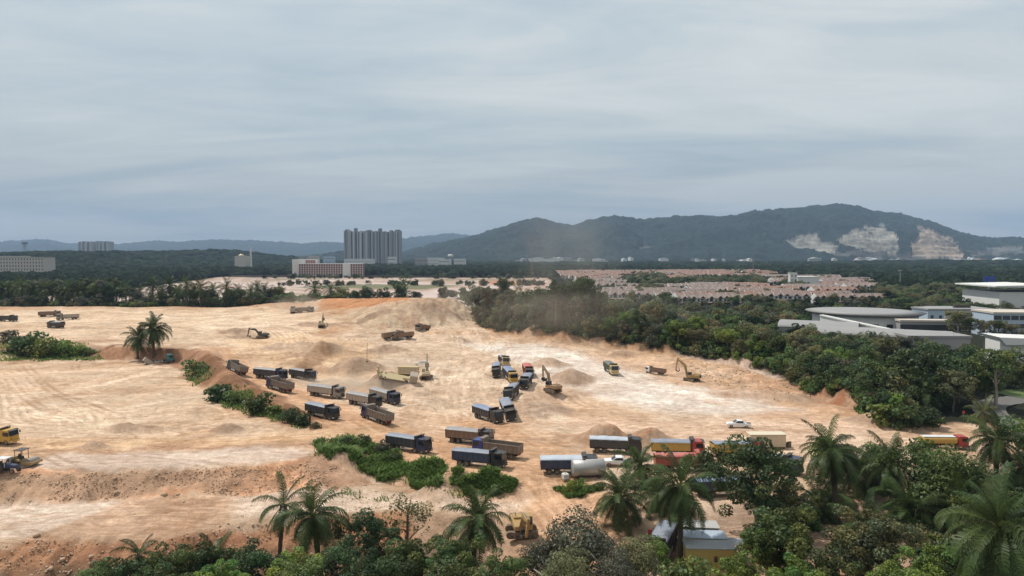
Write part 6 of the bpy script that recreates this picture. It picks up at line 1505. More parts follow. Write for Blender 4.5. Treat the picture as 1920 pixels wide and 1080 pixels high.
for i, (a, b, yt) in enumerate(((147, 175, 452), (181, 206, 452))):
    D_ = 3200.0; xa = (a - 960) / FPX * D_; W = (b - a) / FPX * D_; e = empty('apartment_tower', (xa, D_, 20), 0, ['left of the two hazy pale towers on the left skyline', 'right of the two hazy pale towers on the left skyline'][i], 'building', 'pair of hazy towers'); x = 0
    for k in range(10):
        q = [3, 1, 0, 4, 3, 0, 4, 1, 0, 3][k]; A = Acc(); A.box(x, x + W / 10 - .05, {0: 0, 3: 2, 1: 4, 4: 7}[q], 40, 0, CAM_H + (478 - yt) / FPX * D_ - 20 - r_.uniform(0, 5)); link('bay', A.mesh('bay', [tones[q]]), e); x += W / 10
# red and white school block
e = block('school_block', 560, 680, 495, 1200, 16, 0, 'red and white school block with rows of windows beyond the pale field', M_REDW, 26, 6, M_WHITE, (2.0, 1.7))
W = 120 / FPX * 1200
for i in range(27): A = Acc(); A.box(-.28, .28, -.5, -.14, 0, 23.2); link('white_column', A.mesh('white_column', [M_WHITE]), e, (-W / 2 + W * i / 26, 0, 0))
for j in range(1, 6): A = Acc(); A.box(-W / 2, W / 2, -.36, -.125, -.3, .3); link('floor_band', A.mesh('floor_band', [M_CREAM]), e, (0, 0, 23.3 * j / 6))
A = Acc(); A.box(21, 34, -1.0, -.51, 0, 23.4); link('white_bay', A.mesh('white_bay', [M_WHITE]), e)
e = block('school_hall', 548, 594, 487, 1216, 18, 0, 'taller white and red hall at the left end of the school block', M_WHITE, 0, 0, M_WHITE)
for i in range(6): A = Acc(); A.box(2 + i * 3.0, 4.4 + i * 3.0, -.3, -.02, 22, 30); link('red_panel', A.mesh('red_panel', [M_REDW]), e)
block('office_block', -60, 82, 483, 1150, 30, 0, 'cream institutional building with tall slot windows above the woods at left', M_CREAM, 26, 6, M_CONC, (1.6, 3.0))
block('office_block', -60, 42, 481, 1156, 20, 0, 'raised upper storey of the cream institutional building', M_CREAM, 12, 8, M_CONC, (1.6, 2.2))
for i, (a, b, yt, d, m_, lab) in enumerate([
    (778, 800, 485, 1900, M_CONC, 'grey striped block left of the white campus on the plain'), (800, 832, 484, 1950, M_WHITE, 'long white block left of the water tower on the plain'),
    (822, 842, 487, 1850, M_WHITE, 'low white block below the water tower'), (851, 873, 486, 1900, M_WHITE, 'white block right of the water tower on the plain'),
    (727, 741, 482, 2000, M_WHITE, 'small white cube at the foot of the apartment slab'), (606, 626, 481, 2300, M_LBLUE, 'pale blue low block behind the school'),
    (560, 575, 480, 2300, M_CONC, 'left grey block behind the school hall'), (577, 596, 480, 2350, M_CREAM, 'cream block behind the school hall')]):
    block('low_block', a, b, yt, d, 24, 0, lab, m_, 8, 3, None, (2.2, 2.0))
# water tower
def mast(name, px, ytop, dist, label, kind, cat):
    x = (px - 960) / FPX * dist; zt = CAM_H + (478 - ytop) / FPX * dist; e = empty(name, (x, dist, 0), 0, label, cat); return e, zt
e, zt = mast('water_tower', 845, 477, 1850, 'white mushroom water tower on the plain', '', 'water tower')
A = Acc(); A.tube([(0, 0, 0), (0, 0, zt - 9)], [2.2, 2.0], 12); link('stem', A.mesh('stem', [M_WHITE]), e); A = Acc(); A.tube([(0, 0, zt - 10), (0, 0, zt - 6), (0, 0, zt - 1.5), (0, 0, zt)], [2.5, 7, 7, 4], 18); link('tank', A.mesh('tank', [M_WHITE], True), e)
e, zt = mast('water_tower', 48, 454, 2000, 'small dark water tower above the left woods', '', 'water tower')
A = Acc(); [A.box(a - .5, a + .5, b - .5, b + .5, 0, zt - 6) for a in (-3, 3) for b in (-3, 3)]; link('legs_frame', A.mesh('legs_frame', [M_CONC]), e); A = Acc(); A.box(-5.5, 5.5, -5, 5, zt - 6, zt); link('tank', A.mesh('tank', [tones[4]]), e)
# mosque
e, zt = mast('minaret', 471, 456, 1700, 'slim white minaret above the woods', '', 'minaret')
A = Acc(); A.tube([(0, 0, 0), (0, 0, zt - 20), (0, 0, zt - 19), (0, 0, zt - 9)], [2.6, 2.3, 1.6, 1.6], 12); link('shaft', A.mesh('shaft', [M_WHITE]), e); A = Acc(); A.tube([(0, 0, zt - 21), (0, 0, zt - 19.5)], [3.6, 3.6], 14); link('balcony', A.mesh('balcony', [M_WHITE]), e); A = Acc(); A.tube([(0, 0, zt - 9), (0, 0, zt)], [1.9, .1], 12); link('spire', A.mesh('spire', [M_LBLUE]), e)
e, zt = mast('mosque_hall', 451, 476, 1690, 'mosque roof with pale golden dome left of the minaret', '', 'mosque')
A = Acc(); A.box(-14, 14, 0, 24, 0, zt - 5); link('wall', A.mesh('wall', [M_CREAM]), e); A = Acc(); A.tube([(0, 6, zt - 5), (0, 6, zt - 3.5), (0, 6, zt - 1.2), (0, 6, zt)], [7, 6.4, 3.6, .3], 18); link('dome', A.mesh('dome', [paint('dome_gold', (.55, .44, .22), .4, .1)], True), e)
# lattice mast, lamp masts, billboard
e, zt = mast('lattice_mast', 997, 437, 1000, 'thin red lattice mast rising from the dusty woods', '', 'mast')
A = Acc()
for k in range(3):
    a = k * 2.094; A.tube([(2.2 * math.cos(a), 2.2 * math.sin(a), 0), (.35 * math.cos(a), .35 * math.sin(a), zt)], [.16, .10], 4)
for j in range(18):
    f0, f1 = j / 18, (j + 1) / 18
    for k in range(3):
        a = k * 2.094; b = (k + 1) * 2.094; r0 = 2.2 - 1.85 * f0; r1 = 2.2 - 1.85 * f1; A.tube([(r0 * math.cos(a), r0 * math.sin(a), zt * f0), (r1 * math.cos(b), r1 * math.sin(b), zt * f1)], .07, 3)
link('lattice', A.mesh('lattice', [bmat('mast_red', (.30, .13, .10))]), e); A = Acc(); A.box(-3, 3, -3, 3, -.5, .3); link('footing', A.mesh('footing', [M_CONC]), e)
for px, yt, d, lab in ((1412, 487, 1000, 'tall lamp mast above the estate trees'), (1688, 508, 700, 'tall lamp mast right of the estate')):
    e, zt = mast('lamp_mast', px, yt, d, lab, '', 'lamp mast'); A = Acc(); A.tube([(0, 0, 0), (0, 0, zt)], [.45, .25], 8); link('pole', A.mesh('pole', [M_CONC]), e); A = Acc(); A.box(-1.6, 1.6, -.5, .5, zt - .2, zt + 1.2); link('lamp_head', A.mesh('lamp_head', [M_CONC]), e)
e, zt = mast('billboard', 1856, 518, 520, 'blue billboard on a post above the woods at right', '', 'billboard')
A = Acc(); A.box(-4.4, 4.4, -.3, .3, zt - 4, zt); link('panel', A.mesh('panel', [bmat('billboard_blue', (.03, .07, .33), .4, .05)]), e); A = Acc(); A.cyl((0, .5, 0), (0, .5, zt - .5), .4, 10); link('post', A.mesh('post', [M_CONC]), e)
block('white_tower', 1482, 1495, 513, 760, 6, 0, 'slender white tower block inside the estate', M_WHITE, 2, 4, None, (1.2, 1.6)); block('market_hall', 1496, 1536, 520, 770, 18, 0, 'long low white hall beside the slender tower in the estate', M_WHITE, 10, 1, M_WHITE, (1.4, 1.6))
for px, yt, d, lab in ((1705, 541, 640, 'single house with terracotta roof beyond the lamp mast'), (1757, 545, 620, 'single cream house with terracotta roof among trees at right')):
    x = (px - 960) / FPX * d; e = empty('house', (x, d, 0), R(5), lab, 'house'); zt = CAM_H + (478 - yt) / FPX * d
    A = Acc(); A.box(-9, 9, 0, 12, 0, zt - 3); w = link('wall', A.mesh('wall', [M_CREAM]), e)
    A = Acc(); A.add([(-10, -1, zt - 3), (10, -1, zt - 3), (10, 13, zt - 3), (-10, 13, zt - 3), (-5, 6, zt), (5, 6, zt)], [(0, 1, 5, 4), (1, 2, 5), (2, 3, 4, 5), (3, 0, 4)]); link('roof', A.mesh('roof', [M_RROOF]), e)
    for i in range(5): A = Acc(); A.box(-7.2 + i * 3.4, -5.8 + i * 3.4, -.1, -.02, zt - 5.2, zt - 3.6); link('window', A.mesh('window', [M_DWIN]), w)
# wall closing the far side of the pale field
A = Acc(); A.box(0, 560, 0, .4, 0, 3.4); tag(link('boundary_wall', A.mesh('boundary_wall', [bmat('wall_dark', (.12, .10, .095))]), None, (-500, 1232, 0), (0, 0, R(-4.2))), 'long dark boundary wall closing the far side of the pale field', 'wall')
# settlement at the mountain foot
r_ = random.Random(9)
for i in range(64):
    px = r_.choice([r_.uniform(960, 1130), r_.uniform(1130, 1420), r_.uniform(1500, 1700), r_.uniform(1800, 1925)]); d = r_.uniform(2700, 3300); w_ = r_.uniform(5, 22) * (1.4 if px < 1130 else 1)
    x = (px - 960) / FPX * d; W = w_ / FPX * d; H = r_.uniform(14, 27)
    e = empty('factory_shed', (x, d, 0), R(r_.uniform(-20, 20)), 'small pale building of the settlement at the mountain foot', 'building', 'settlement at the mountain foot')
    A = Acc(); A.box(-W / 2, W / 2, 0, 25, 0, H); link('wall', A.mesh('wall', [r_.choice([M_WHITE, M_CONC, M_CREAM, M_WHITE])]), e)
    A = Acc(); A.prism([(-W / 2 - .5, H + .01), (W / 2 + .5, H + .01), (0, H + 3)], -.5, 25.5); link('roof', A.mesh('roof', [r_.choice([M_WHITE, M_GREYR, M_LBLUE, M_RROOF])]), e)
# ================================================================ the campus behind the belt
# round hall
cx, cy = (1622 - 960) / FPX * 325, 325.0; zt = CAM_H + (478 - 579) / FPX * 325
e = empty('round_hall', (cx, cy, 0), 0, 'round white hall with wide grey roof behind the tree belt', 'building')
n = 40; ra, rb = 24.0, 24.0
A = Acc(); A.tube([(0, 0, 0), (0, 0, zt - 1.6)], [ra - 1.6] * 2, n); w = link('wall', A.mesh('wall', [M_WHITE], True), e)
A = Acc(); A.tube([(0, 0, zt - 2.2), (0, 0, zt - 1.1), (0, 0, zt - .5), (0, 0, zt)], [ra - .6, ra + 1.6, ra * .7, ra * .12], n); link('roof', A.mesh('roof', [M_GREYR], True), e)
for k in range(9):
    a = R(-150 + k * 15); A = Acc(); A.box(-1.3, 1.3, -.12, .12, 0, 1.8); link('window', A.mesh('window', [M_DWIN]), w, (math.cos(a) * (ra - 1.5), math.sin(a) * (ra - 1.5), zt - 7), (0, 0, a + math.pi / 2))
def vault(name, px, py, dist, Lv, Wv, yaw, label, H0):
    x, y, z = at_dist(px, py, dist); e = empty(name, (x, y, 0), R(yaw), label, 'building')
    pr = [(Wv / 2 * math.cos(a), z - 2.2 + 2.2 * math.sin(a)) for a in np.linspace(0, math.pi, 13)]
    A = Acc(); A.prism([(-Wv / 2 + .4, 0), (Wv / 2 - .4, 0)] + [(q[0] * .97, q[1] - .25) for q in pr], -Lv / 2 + .5, Lv / 2 - .5); link('wall', A.mesh('wall', [M_GREYR]), e)
    A = Acc(); A.prism(pr + [(q[0] * .985, q[1] - .22) for q in pr[::-1]], -Lv / 2, Lv / 2); link('roof', A.mesh('roof', [M_GREYR], False), e); return e
vault('vaulted_wing', 1535, 602, 287, 30, 17, 62, 'grey barrel-vaulted wing left of the round hall', 10)
vault('vaulted_wing', 1612, 614, 272, 30, 17, 62, 'grey barrel-vaulted wing in front of the round hall', 10)
vault('vaulted_wing', 1722, 619, 262, 22, 14, 62, 'small grey barrel-vaulted wing by the open corridor', 9)
# white spine wall between the hall and the wings
a = at_dist(1540, 592, 302); b = at_dist(1698, 625, 262)
L_ = math.hypot(*(b - a)[:2]); A = Acc(); A.box(0, L_, -.6, .6, -a[2], 0); A.box(0, L_, -1.0, 1.0, .002, .5)
o = link('spine_wall', A.mesh('spine_wall', [M_WHITE]), None, a, (0, math.atan2(a[2] - b[2], L_), math.atan2(b[1] - a[1], b[0] - a[0]))); tag(o, 'long white spine wall sloping down between the round hall and the vaulted wings', 'wall')
# flat-roofed low wing, corridor
def slab_building(name, px0, px1, ytop, dist, depth, label, wall, roof, cols, rows, yaw=0, ws=(1.4, 1.5)):
    return block(name, px0, px1, ytop, dist, depth, 0, label, wall, cols, rows, roof, ws, 'building', None, yaw)
slab_building('flat_wing', 1708, 1822, 634, 250, 16, 'low flat grey-roofed wing below the open corridor', M_CONC, M_GREYR, 9, 1, -3)
slab_building('covered_corridor', 1695, 1800, 604, 292, 5, 'open covered corridor with posts leading from the round hall', M_CONC, M_CREAM, 14, 2, -8, (2.0, 2.6))
slab_building('teaching_block', 1742, 1774, 582, 345, 14, 'pale blue and white block with one tall window behind the corridor', M_LBLUE, M_GREYR, 2, 2, 0)
slab_building('teaching_block', 1775, 1868, 582, 350, 18, 'cream flat-roofed teaching block with a row of dark windows', M_CREAM, M_GREYR, 12, 3, 0, (2.6, 1.4))
slab_building('teaching_block', 1870, 1990, 589, 318, 18, 'pale blue-grey block at the right edge with dark glazing', M_LBLUE, M_CREAM, 8, 3, -6, (3.2, 2.0))
p = at_dist(1815, 578, 352); e = empty('roof_plant', (p[0], p[1] + 4, CAM_H + (478 - 582) / FPX * 350 + .82), 0, 'dark air-conditioning units on the roof of the cream block', 'machinery')
for i in range(3): A = Acc(); A.box(-4 + i * 2.8, -1.6 + i * 2.8, 0, 2, 0, 1.4); link('unit', A.mesh('unit', [M_CHAS]), e)
x, y, z = at_dist(1868, 534, 420); e = empty('sports_hall', (x, y, 0), R(-5), 'big white hall with sloping white roof at the right edge', 'building')
A = Acc(); A.box(2, 70, 0, 40, 0, z - 4.5); link('wall', A.mesh('wall', [M_WHITE]), e); A = Acc(); A.prism([(-2, z - .6), (30, z + .2), (72, z - 2), (72, z - 3.6), (30, z - 1.6), (-2, z - 1.4)], -3, 42); link('roof', A.mesh('roof', [M_WHITE]), e); A = Acc(); A.box(-1, 8, -4, -.02, 0, z - 14); link('annex', A.mesh('annex', [M_CONC]), e)
x, y, z = at_dist(1872, 632, 235); e = empty('white_shed', (x, y, 0), R(-12), 'white-roofed shed at the right edge below the campus', 'building')
A = Acc(); A.box(1, 30, 1, 12, 0, z - 1.5); link('wall', A.mesh('wall', [M_WHITE]), e); A = Acc(); A.prism([(0, z), (32, z - .8), (32, z - 1.2), (2, z - 2.6)], -1, 13); link('roof', A.mesh('roof', [M_WHITE]), e)
# trees of the campus garden
for px, ct, w, d, kind, lf, lab in [(1797, 578, 58, 282, 'airy', 'olive', 'tall pale tree, left of the garden row before the cream block'), (1818, 592, 40, 280, 'airy', 'mid', 'narrow tree second of the campus garden row'), (1846, 596, 46, 278, 'airy', 'olive', 'pale tree in the middle of the campus garden row'), (1872, 597, 40, 276, 'airy', 'mid', 'dark-stemmed tree of the campus garden row'), (1898, 604, 40, 274, 'airy', 'olive', 'last tree of the campus garden row, by the pale blue block')]:
    tree_at(px, ct, w, d, kind=kind, leaf=lf, label=lab)
# ================================================================ the green foreground
CROWN['shrub'] = crown_mesh('crown_shrub', LM['mid'], 1, .8, 22, 760, .125, seed=21, clump=(.3, .5), loose=.3)
CROWN['shrub2'] = crown_mesh('crown_shrub', LM['mid'], 1, .7, 18, 700, .135, seed=22, clump=(.3, .55), loose=.3)
CROWN['small'] = crown_mesh('crown_small', LM['mid'], 1, .9, 30, 2000, .080, seed=23, clump=(.26, .42), loose=.2)
# -- tall grass: blades
t = NT('grass_blade'); a_ = t.n('ShaderNodeAttribute'); a_.attribute_name = 'tone'; t.base(t.mix(1, a_.outputs['Color'], (.115, .19, .045), 'MULTIPLY')); t.rough(.6); t.spec(.2)
tr = t.n('ShaderNodeBsdfTranslucent'); t.l(t.mix(1, a_.outputs['Color'], (.115, .19, .045), 'MULTIPLY'), tr.inputs[0]); mx = t.n('ShaderNodeMixShader'); mx.inputs[0].default_value = .35
t.l(t.b.outputs[0], mx.inputs[1]); t.l(tr.outputs[0], mx.inputs[2]); t.l(mx.outputs[0], t.out.inputs[0]); M_GRASS = t.m
def grass_patch(outl, n, label, h=(.4, 1.0), wid=.10, patchy=.0, tone=1.0, seed=0):
    pw = np.array([on_ground(*p)[:2] for p in outl]); lo, hi = pw.min(0) - 1, pw.max(0) + 1
    x = rng.uniform(lo[0], hi[0], n * 3); y = rng.uniform(lo[1], hi[1], n * 3)
    k = in_poly(x + fbm(x, y, 4, 4, 4) * 2.2, y + fbm(x, y, 4, 4, 9) * 2.2, pw) & (fbm(x, y, 3.2, 3, 14) > -1 + patchy); x, y = x[k][:n], y[k][:n]; n = len(x); z = hz(x, y) - .05
    a = rng.uniform(0, 6.28, n); hh = rng.uniform(*h, n) * (1 + .5 * fbm(x, y, 4, 2, 7)); ln = rng.uniform(.4, 1.2, n) * hh; w = wid * rng.uniform(.6, 1.4, n)
    b = a + math.pi / 2 + rng.uniform(-.8, .8, n); P0_ = np.stack([x, y, z], 1); D_ = np.stack([np.cos(a), np.sin(a), 0 * a], 1); S_ = np.stack([np.cos(b), np.sin(b), 0 * b], 1) * w[:, None]; Uz = np.array((0, 0, 1.))
    M1 = P0_ + D_ * (ln * .35)[:, None] + Uz * (hh * .7)[:, None]; T1 = P0_ + D_ * ln[:, None] + Uz * (hh * .95)[:, None]
    V = np.stack([P0_ - S_, P0_ + S_, M1 + S_, M1 - S_, T1 + S_ * .25, T1 - S_ * .25], 1).reshape(-1, 3); o = np.arange(n)[:, None] * 6
    Fq = np.concatenate([o + np.array((0, 1, 2, 3)), o + np.array((3, 2, 4, 5))])
    tn = (rng.uniform(.7, 1.3, n) * tone * (1 + .25 * fbm(x, y, 5, 3, 31)))[:, None] * np.stack([1 + rng.uniform(-.15, .3, n), np.ones(n), np.ones(n)], 1)
    return tag(link('tall_grass', new_mesh('tall_grass', V, Fq, [M_GRASS], False, None, np.repeat(tn, 6, 0))), label, None, None, 'stuff')
grass_patch([(578, 843), (645, 820), (735, 846), (832, 884), (828, 912), (762, 906), (690, 884), (620, 858)], 11000, 'lush green grass on the slope below the haul road', (.5, 1.15), .11, .35)
grass_patch([(866, 898), (880, 886), (908, 892), (970, 928), (905, 932)], 3600, 'green grass strip on the slope by the junction', (.4, .9), .10, .3)
grass_patch([(846, 882), (864, 880), (862, 904), (848, 904)], 500, 'single grass tuft by the haul road', (.4, .9), .10)
grass_patch([(1048, 914), (1085, 902), (1122, 916), (1104, 934), (1060, 928)], 1700, 'grass patch below the steel tank', (.3, .7), .09, .2)
grass_patch([(60, 640), (165, 655), (168, 669), (60, 671), (8, 660)], 2600, 'grass at the foot of the plateau bank', (.5, 1.1), .16, .2)
grass_patch([(392, 735), (420, 730), (520, 770), (590, 800), (540, 790), (440, 760)], 2600, 'weeds along the foot of the berm', (.3, .8), .12, .6)
grass_patch([(1600, 768), (1700, 760), (1760, 800), (1700, 806)], 2600, 'weeds at the end of the cut bank', (.4, .9), .14, .4)
grass_patch([(640, 905), (720, 930), (760, 960), (700, 958), (620, 930)], 300, 'scattered weeds on the lower shelf', (.2, .5), .08, .9)
grass_patch([(340, 690), (372, 680), (400, 705), (372, 722), (350, 712)], 900, 'ragged weeds at the bend of the berm', (.4, .9), .14, .5)
grass_patch([(385, 735), (425, 718), (470, 740), (530, 768), (600, 800), (575, 806), (500, 785), (420, 768)], 3600, 'ragged weeds creeping down the berm', (.3, .8), .13, .55)
grass_patch([(-20, 640), (70, 632), (185, 655), (190, 676), (-20, 678)], 2600, 'ragged dry weeds around the plateau bank shrubs', (.4, .9), .16, .6, 1.3)
grass_patch([(570, 838), (650, 812), (750, 842), (850, 884), (985, 930), (930, 945), (830, 920), (690, 892), (600, 862)], 3200, 'thin weeds fraying out around the grassy slope', (.2, .5), .08, .75)
# -- shrubs that can be told apart
def shrub(px, py, w, top, lf, label, kind=None, group=None):
    p = on_ground(px, py); d = float(np.hypot(p[0], p[1])); return tree(p[0], p[1], top * .85, w / FPX * d * 1.12, kind or random.choice(('shrub', 'shrub2', 'small')), lf, label, group, 'shrub', 'shrub')
for a in [(28, 658, 44, 3.2, 'grey', 'greyish scrub bush at the left end of the plateau bank'), (60, 662, 46, 3.0, 'mid', 'green bush second along the foot of the plateau bank'), (92, 668, 44, 3.0, 'bright', 'bright green bush in the middle of the plateau bank shrubs'), (128, 668, 36, 2.2, 'bright', 'low bright bush near the right end of the plateau bank shrubs'), (156, 668, 26, 1.8, 'mid', 'last small bush of the plateau bank shrubs'), (20, 640, 30, 2.0, 'dusty', 'dry brush at the top of the plateau bank'),
          (368, 708, 42, 2.8, 'mid', 'bush at the bend of the berm, by the tipping truck'), (414, 752, 50, 2.8, 'dark', 'dark bush on the berm below the empty leading truck'), (440, 758, 34, 2.0, 'mid', 'lower green bush beside the dark one on the berm'), (490, 772, 48, 2.2, 'mid', 'spreading bush in the middle of the berm'), (515, 778, 30, 1.5, 'bright', 'small bright bush in the middle of the berm'), (546, 792, 40, 2.4, 'dark', 'dark bush beside the black covered truck'), (572, 797, 34, 2.0, 'dark', 'dark bush at the lower end of the berm'), (592, 803, 18, 1.2, 'olive', 'last small bush at the tip of the berm'),
          (650, 838, 26, 2.4, 'dark', 'dark bush standing above the grassy slope, left'), (682, 836, 22, 2.4, 'dark', 'dark bush standing above the grassy slope, middle'), (716, 850, 26, 2.6, 'grey', 'greyish bush standing above the grassy slope, right'), (738, 862, 24, 1.8, 'mid', 'low bush at the right of the grassy slope top'),
          (885, 902, 24, 1.5, 'bright', 'bright bush in the grass strip by the junction'), (935, 925, 30, 1.2, 'mid', 'low bush at the end of the grass strip'), (1075, 922, 34, 1.0, 'bright', 'low bush in the grass patch below the tank'),
          (1655, 790, 50, 2.6, 'bright', 'bright bush where the cut bank ends'), (1700, 795, 56, 3.2, 'mid', 'bush beside the road at the end of the cut bank'), (1735, 798, 50, 3.0, 'dark', 'dark bush under the palm by the road'), (1620, 768, 44, 2.0, 'mid', 'bush at the foot of the red cut')]:
    shrub(*a)
# -- oil palms, near
PAL = 'oil palms of the near plantation'
for px, py, w, s, lab, kw in [
    (516, 950, 150, .9, 'thin half-bare oil palm left of the bushy one before the gravel bank', dict(nf=13, dead=4)),
    (606, 968, 192, 1.1, 'bushy oil palm standing before the pale shelf', dict(nf=36)),
    (880, 975, 196, 1.1, 'oil palm just left of the half-hidden yellow excavator', dict(nf=36)),
    (1163, 935, 172, 1.1, 'oil palm left of the tallest one by the steel tank', dict(nf=38, yellow=False)),
    (1277, 918, 205, 1.15, 'tallest oil palm, standing over the yellow cabin', dict(nf=40, dead=5)),
    (1204, 872, 150, 1.1, 'upright oil palm behind the two by the steel tank', dict(nf=26, dead=1)),
    (1574, 850, 176, 1.1, 'big oil palm right of the large dark tree', dict(nf=40)),
    (1682, 872, 160, 1.05, 'oil palm with a skirt of pale fronds, second right of the dark tree', dict(nf=34, dead=6)),
    (1712, 975, 170, 1.05, 'low oil palm among the bushes below the pale green tree', dict(nf=32)),
    (1882, 985, 285, 1.15, 'nearest oil palm, at the right edge', dict(nf=42)),
    (1870, 826, 165, 1.1, 'tall oil palm over the asphalt road', dict(nf=36, dead=5)),
    (1848, 775, 96, .9, 'pale young palm beside the asphalt road', dict(nf=22, yellow=True, dead=0)),
    (1560, 935, 150, 1.0, 'shaded oil palm below the big one right of the dark tree', dict(nf=28)),
    (262, 1036, 120, .7, 'small low palm at the edge of the red bank', dict(nf=16, dead=0)),
    (1915, 870, 150, 1.0, 'oil palm cut by the right edge behind the nearest one', dict(nf=30)),
    (1640, 905, 140, 1.0, 'oil palm deep in shade between its two neighbours', dict(nf=28)),
    (1235, 985, 150, 1.0, 'short oil palm under the tallest one', dict(nf=24)),
    (1330, 955, 120, .9, 'dim oil palm behind the tallest one', dict(nf=20, dead=6)),
    (1535, 985, 165, 1.05, 'oil palm filling the gap right of the leafy green tree', dict(nf=32)),
    (1605, 880, 150, 1.05, 'oil palm pressed against the big one right of the dark tree', dict(nf=34)),
    (1690, 935, 160, 1.05, 'oil palm in the hollow below the pale-skirted one', dict(nf=34)),
    (1795, 955, 185, 1.1, 'oil palm between the low palm and the nearest one', dict(nf=36)),
    (1760, 900, 150, 1.05, 'oil palm in the middle of the right plantation', dict(nf=32)),
    (1625, 1015, 180, 1.05, 'oil palm at the bottom beside the olive-toned tree', dict(nf=32)),
    (1440, 1000, 150, 1.0, 'oil palm half sunk in the leafy trees right of the yellow cabin', dict(nf=28)),
    (400, 1045, 130, .8, 'low palm among the bottom bushes at left', dict(nf=18, dead=0))]:
    palm_at(px, py, w * .82, s * .82, label=lab, group=PAL, **kw)
# -- broadleaf trees, near
for px, ct, w, d, kind, lf, lab in [
    (1422, 832, 168, 96, 'big', 'dark', 'large dark dense tree hiding the parked dark blue truck'),
    (1462, 950, 165, 80, 'big2', 'mid', 'leafy green tree in front of the large dark one'),
    (1642, 962, 160, 80, 'big2', 'olive', 'rounded olive-toned tree at the bottom, right of centre'),
    (1775, 838, 190, 100, 'fine', 'mid', 'pale green feathery tree in front of the tank truck'),
    (1092, 968, 190, 80, 'fine', 'grey', 'grey-green fine-leaved tree at the bottom centre'),
    (1024, 1012, 110, 80, 'fine', 'grey', 'grey-green tree at the left shoulder of the fine-leaved one'),
    (1190, 1012, 110, 76, 'fine', 'olive', 'olive fine-leaved bush tree right of the grey one'),
    (1228, 1008, 66, 82, 'round', 'bright', 'bright green bush tree left of the yellow cabin'),
    (696, 968, 116, 92, 'big', 'dark', 'dark rounded tree right of the bushy palm'),
    (762, 914, 96, 100, 'sparse', 'olive', 'thin sparse tree with bare curved stem before the pale shelf'),
    (760, 1010, 130, 84, 'big2', 'mid', 'leafy tree below the thin sparse one'),
    (640, 1020, 120, 80, 'big', 'dark', 'dark tree at the foot of the bushy palm'),
    (850, 1010, 130, 80, 'big2', 'mid', 'green tree under the palm left of the excavator'),
    (940, 1046, 110, 76, 'big', 'mid', 'green tree at the bottom below the excavator'),
    (560, 1030, 110, 80, 'big2', 'bright', 'light green bush tree at the bottom between two palms'),
    (470, 1030, 120, 82, 'big', 'dark', 'dark bush tree below the half-bare palm'),
    (380, 1022, 120, 86, 'big2', 'mid', 'green bush tree at the edge of the red bank'),
    (310, 1036, 120, 84, 'big', 'mid', 'green bush tree beside the small low palm'),
    (225, 1050, 120, 82, 'big2', 'dark', 'leftmost dark bush tree at the bottom'),
    (420, 1055, 110, 76, 'big2', 'bright', 'bright bush tree at the bottom left'),
    (700, 1048, 130, 74, 'big', 'dark', 'dark tree at the bottom edge under the leafy one'),
    (1390, 1030, 120, 74, 'round2', 'bright', 'bright green bush at the right end of the yellow cabin'),
    (1545, 1035, 130, 74, 'big2', 'mid', 'green tree at the bottom left of the olive one'),
    (1760, 1022, 130, 74, 'big2', 'bright', 'vivid green bush tree at the bottom, left of the nearest palm'),
    (1840, 1040, 120, 72, 'big', 'mid', 'green tree under the nearest palm'),
    (1500, 1055, 130, 70, 'big2', 'bright', 'light green bush at the bottom edge below the leafy tree'),
    (1690, 1060, 120, 70, 'big', 'bright', 'light green bush at the bottom edge below the olive tree'),
    (1840, 900, 130, 96, 'big2', 'mid', 'green tree between the pale feathery one and the road palm'),
    (1800, 860, 100, 110, 'round2', 'mid', 'green tree behind the pale feathery one'),
    (1645, 830, 90, 125, 'round', 'mid', 'green tree behind the pale-skirted palm'),
    (1555, 818, 90, 122, 'round2', 'bright', 'light green tree behind the big palm'),
    (1730, 828, 80, 128, 'round2', 'bright', 'yellowish tree beside the tank truck'),
    (1905, 930, 120, 84, 'big', 'dark', 'dark tree behind the nearest palm'),
    (1480, 900, 80, 100, 'round', 'olive', 'olive bush at the right foot of the large dark tree'),
    (1940, 790, 120, 130, 'broad', 'mid', 'tree cut by the right edge above the road palms'),
    (1060, 1040, 130, 70, 'fine', 'olive', 'olive bush at the bottom edge under the grey-green tree'),
    (850, 1055, 130, 70, 'big2', 'mid', 'green bush at the bottom edge left of centre'),
    (300, 1062, 130, 72, 'big2', 'mid', 'green bush at the bottom edge far left'),
    (1610, 990, 120, 84, 'big2', 'mid', 'green tree between the leafy one and the olive one'),
    (1500, 940, 90, 98, 'round', 'mid', 'green bush tree at the right flank of the large dark tree'),
    (1440, 985, 110, 80, 'big2', 'bright', 'bright leafy tree at the left flank of the leafy green one'),
    (1860, 930, 120, 94, 'big2', 'bright', 'light green tree under the road palm'),
    (180, 1062, 110, 78, 'big', 'mid', 'bush at the lower left where the red bank ends'),
    (1290, 1050, 90, 72, 'shrub', 'mid', 'shrub at the left corner of the yellow cabin'),
    (1160, 1040, 110, 72, 'fine', 'grey', 'grey fine-leaved bush at the bottom right of centre'),
    (560, 1064, 130, 70, 'big', 'mid', 'dark green bush at the bottom edge between the palms')]:
    tree_at(px, ct, w, d, kind=kind, leaf=lf, label=lab)
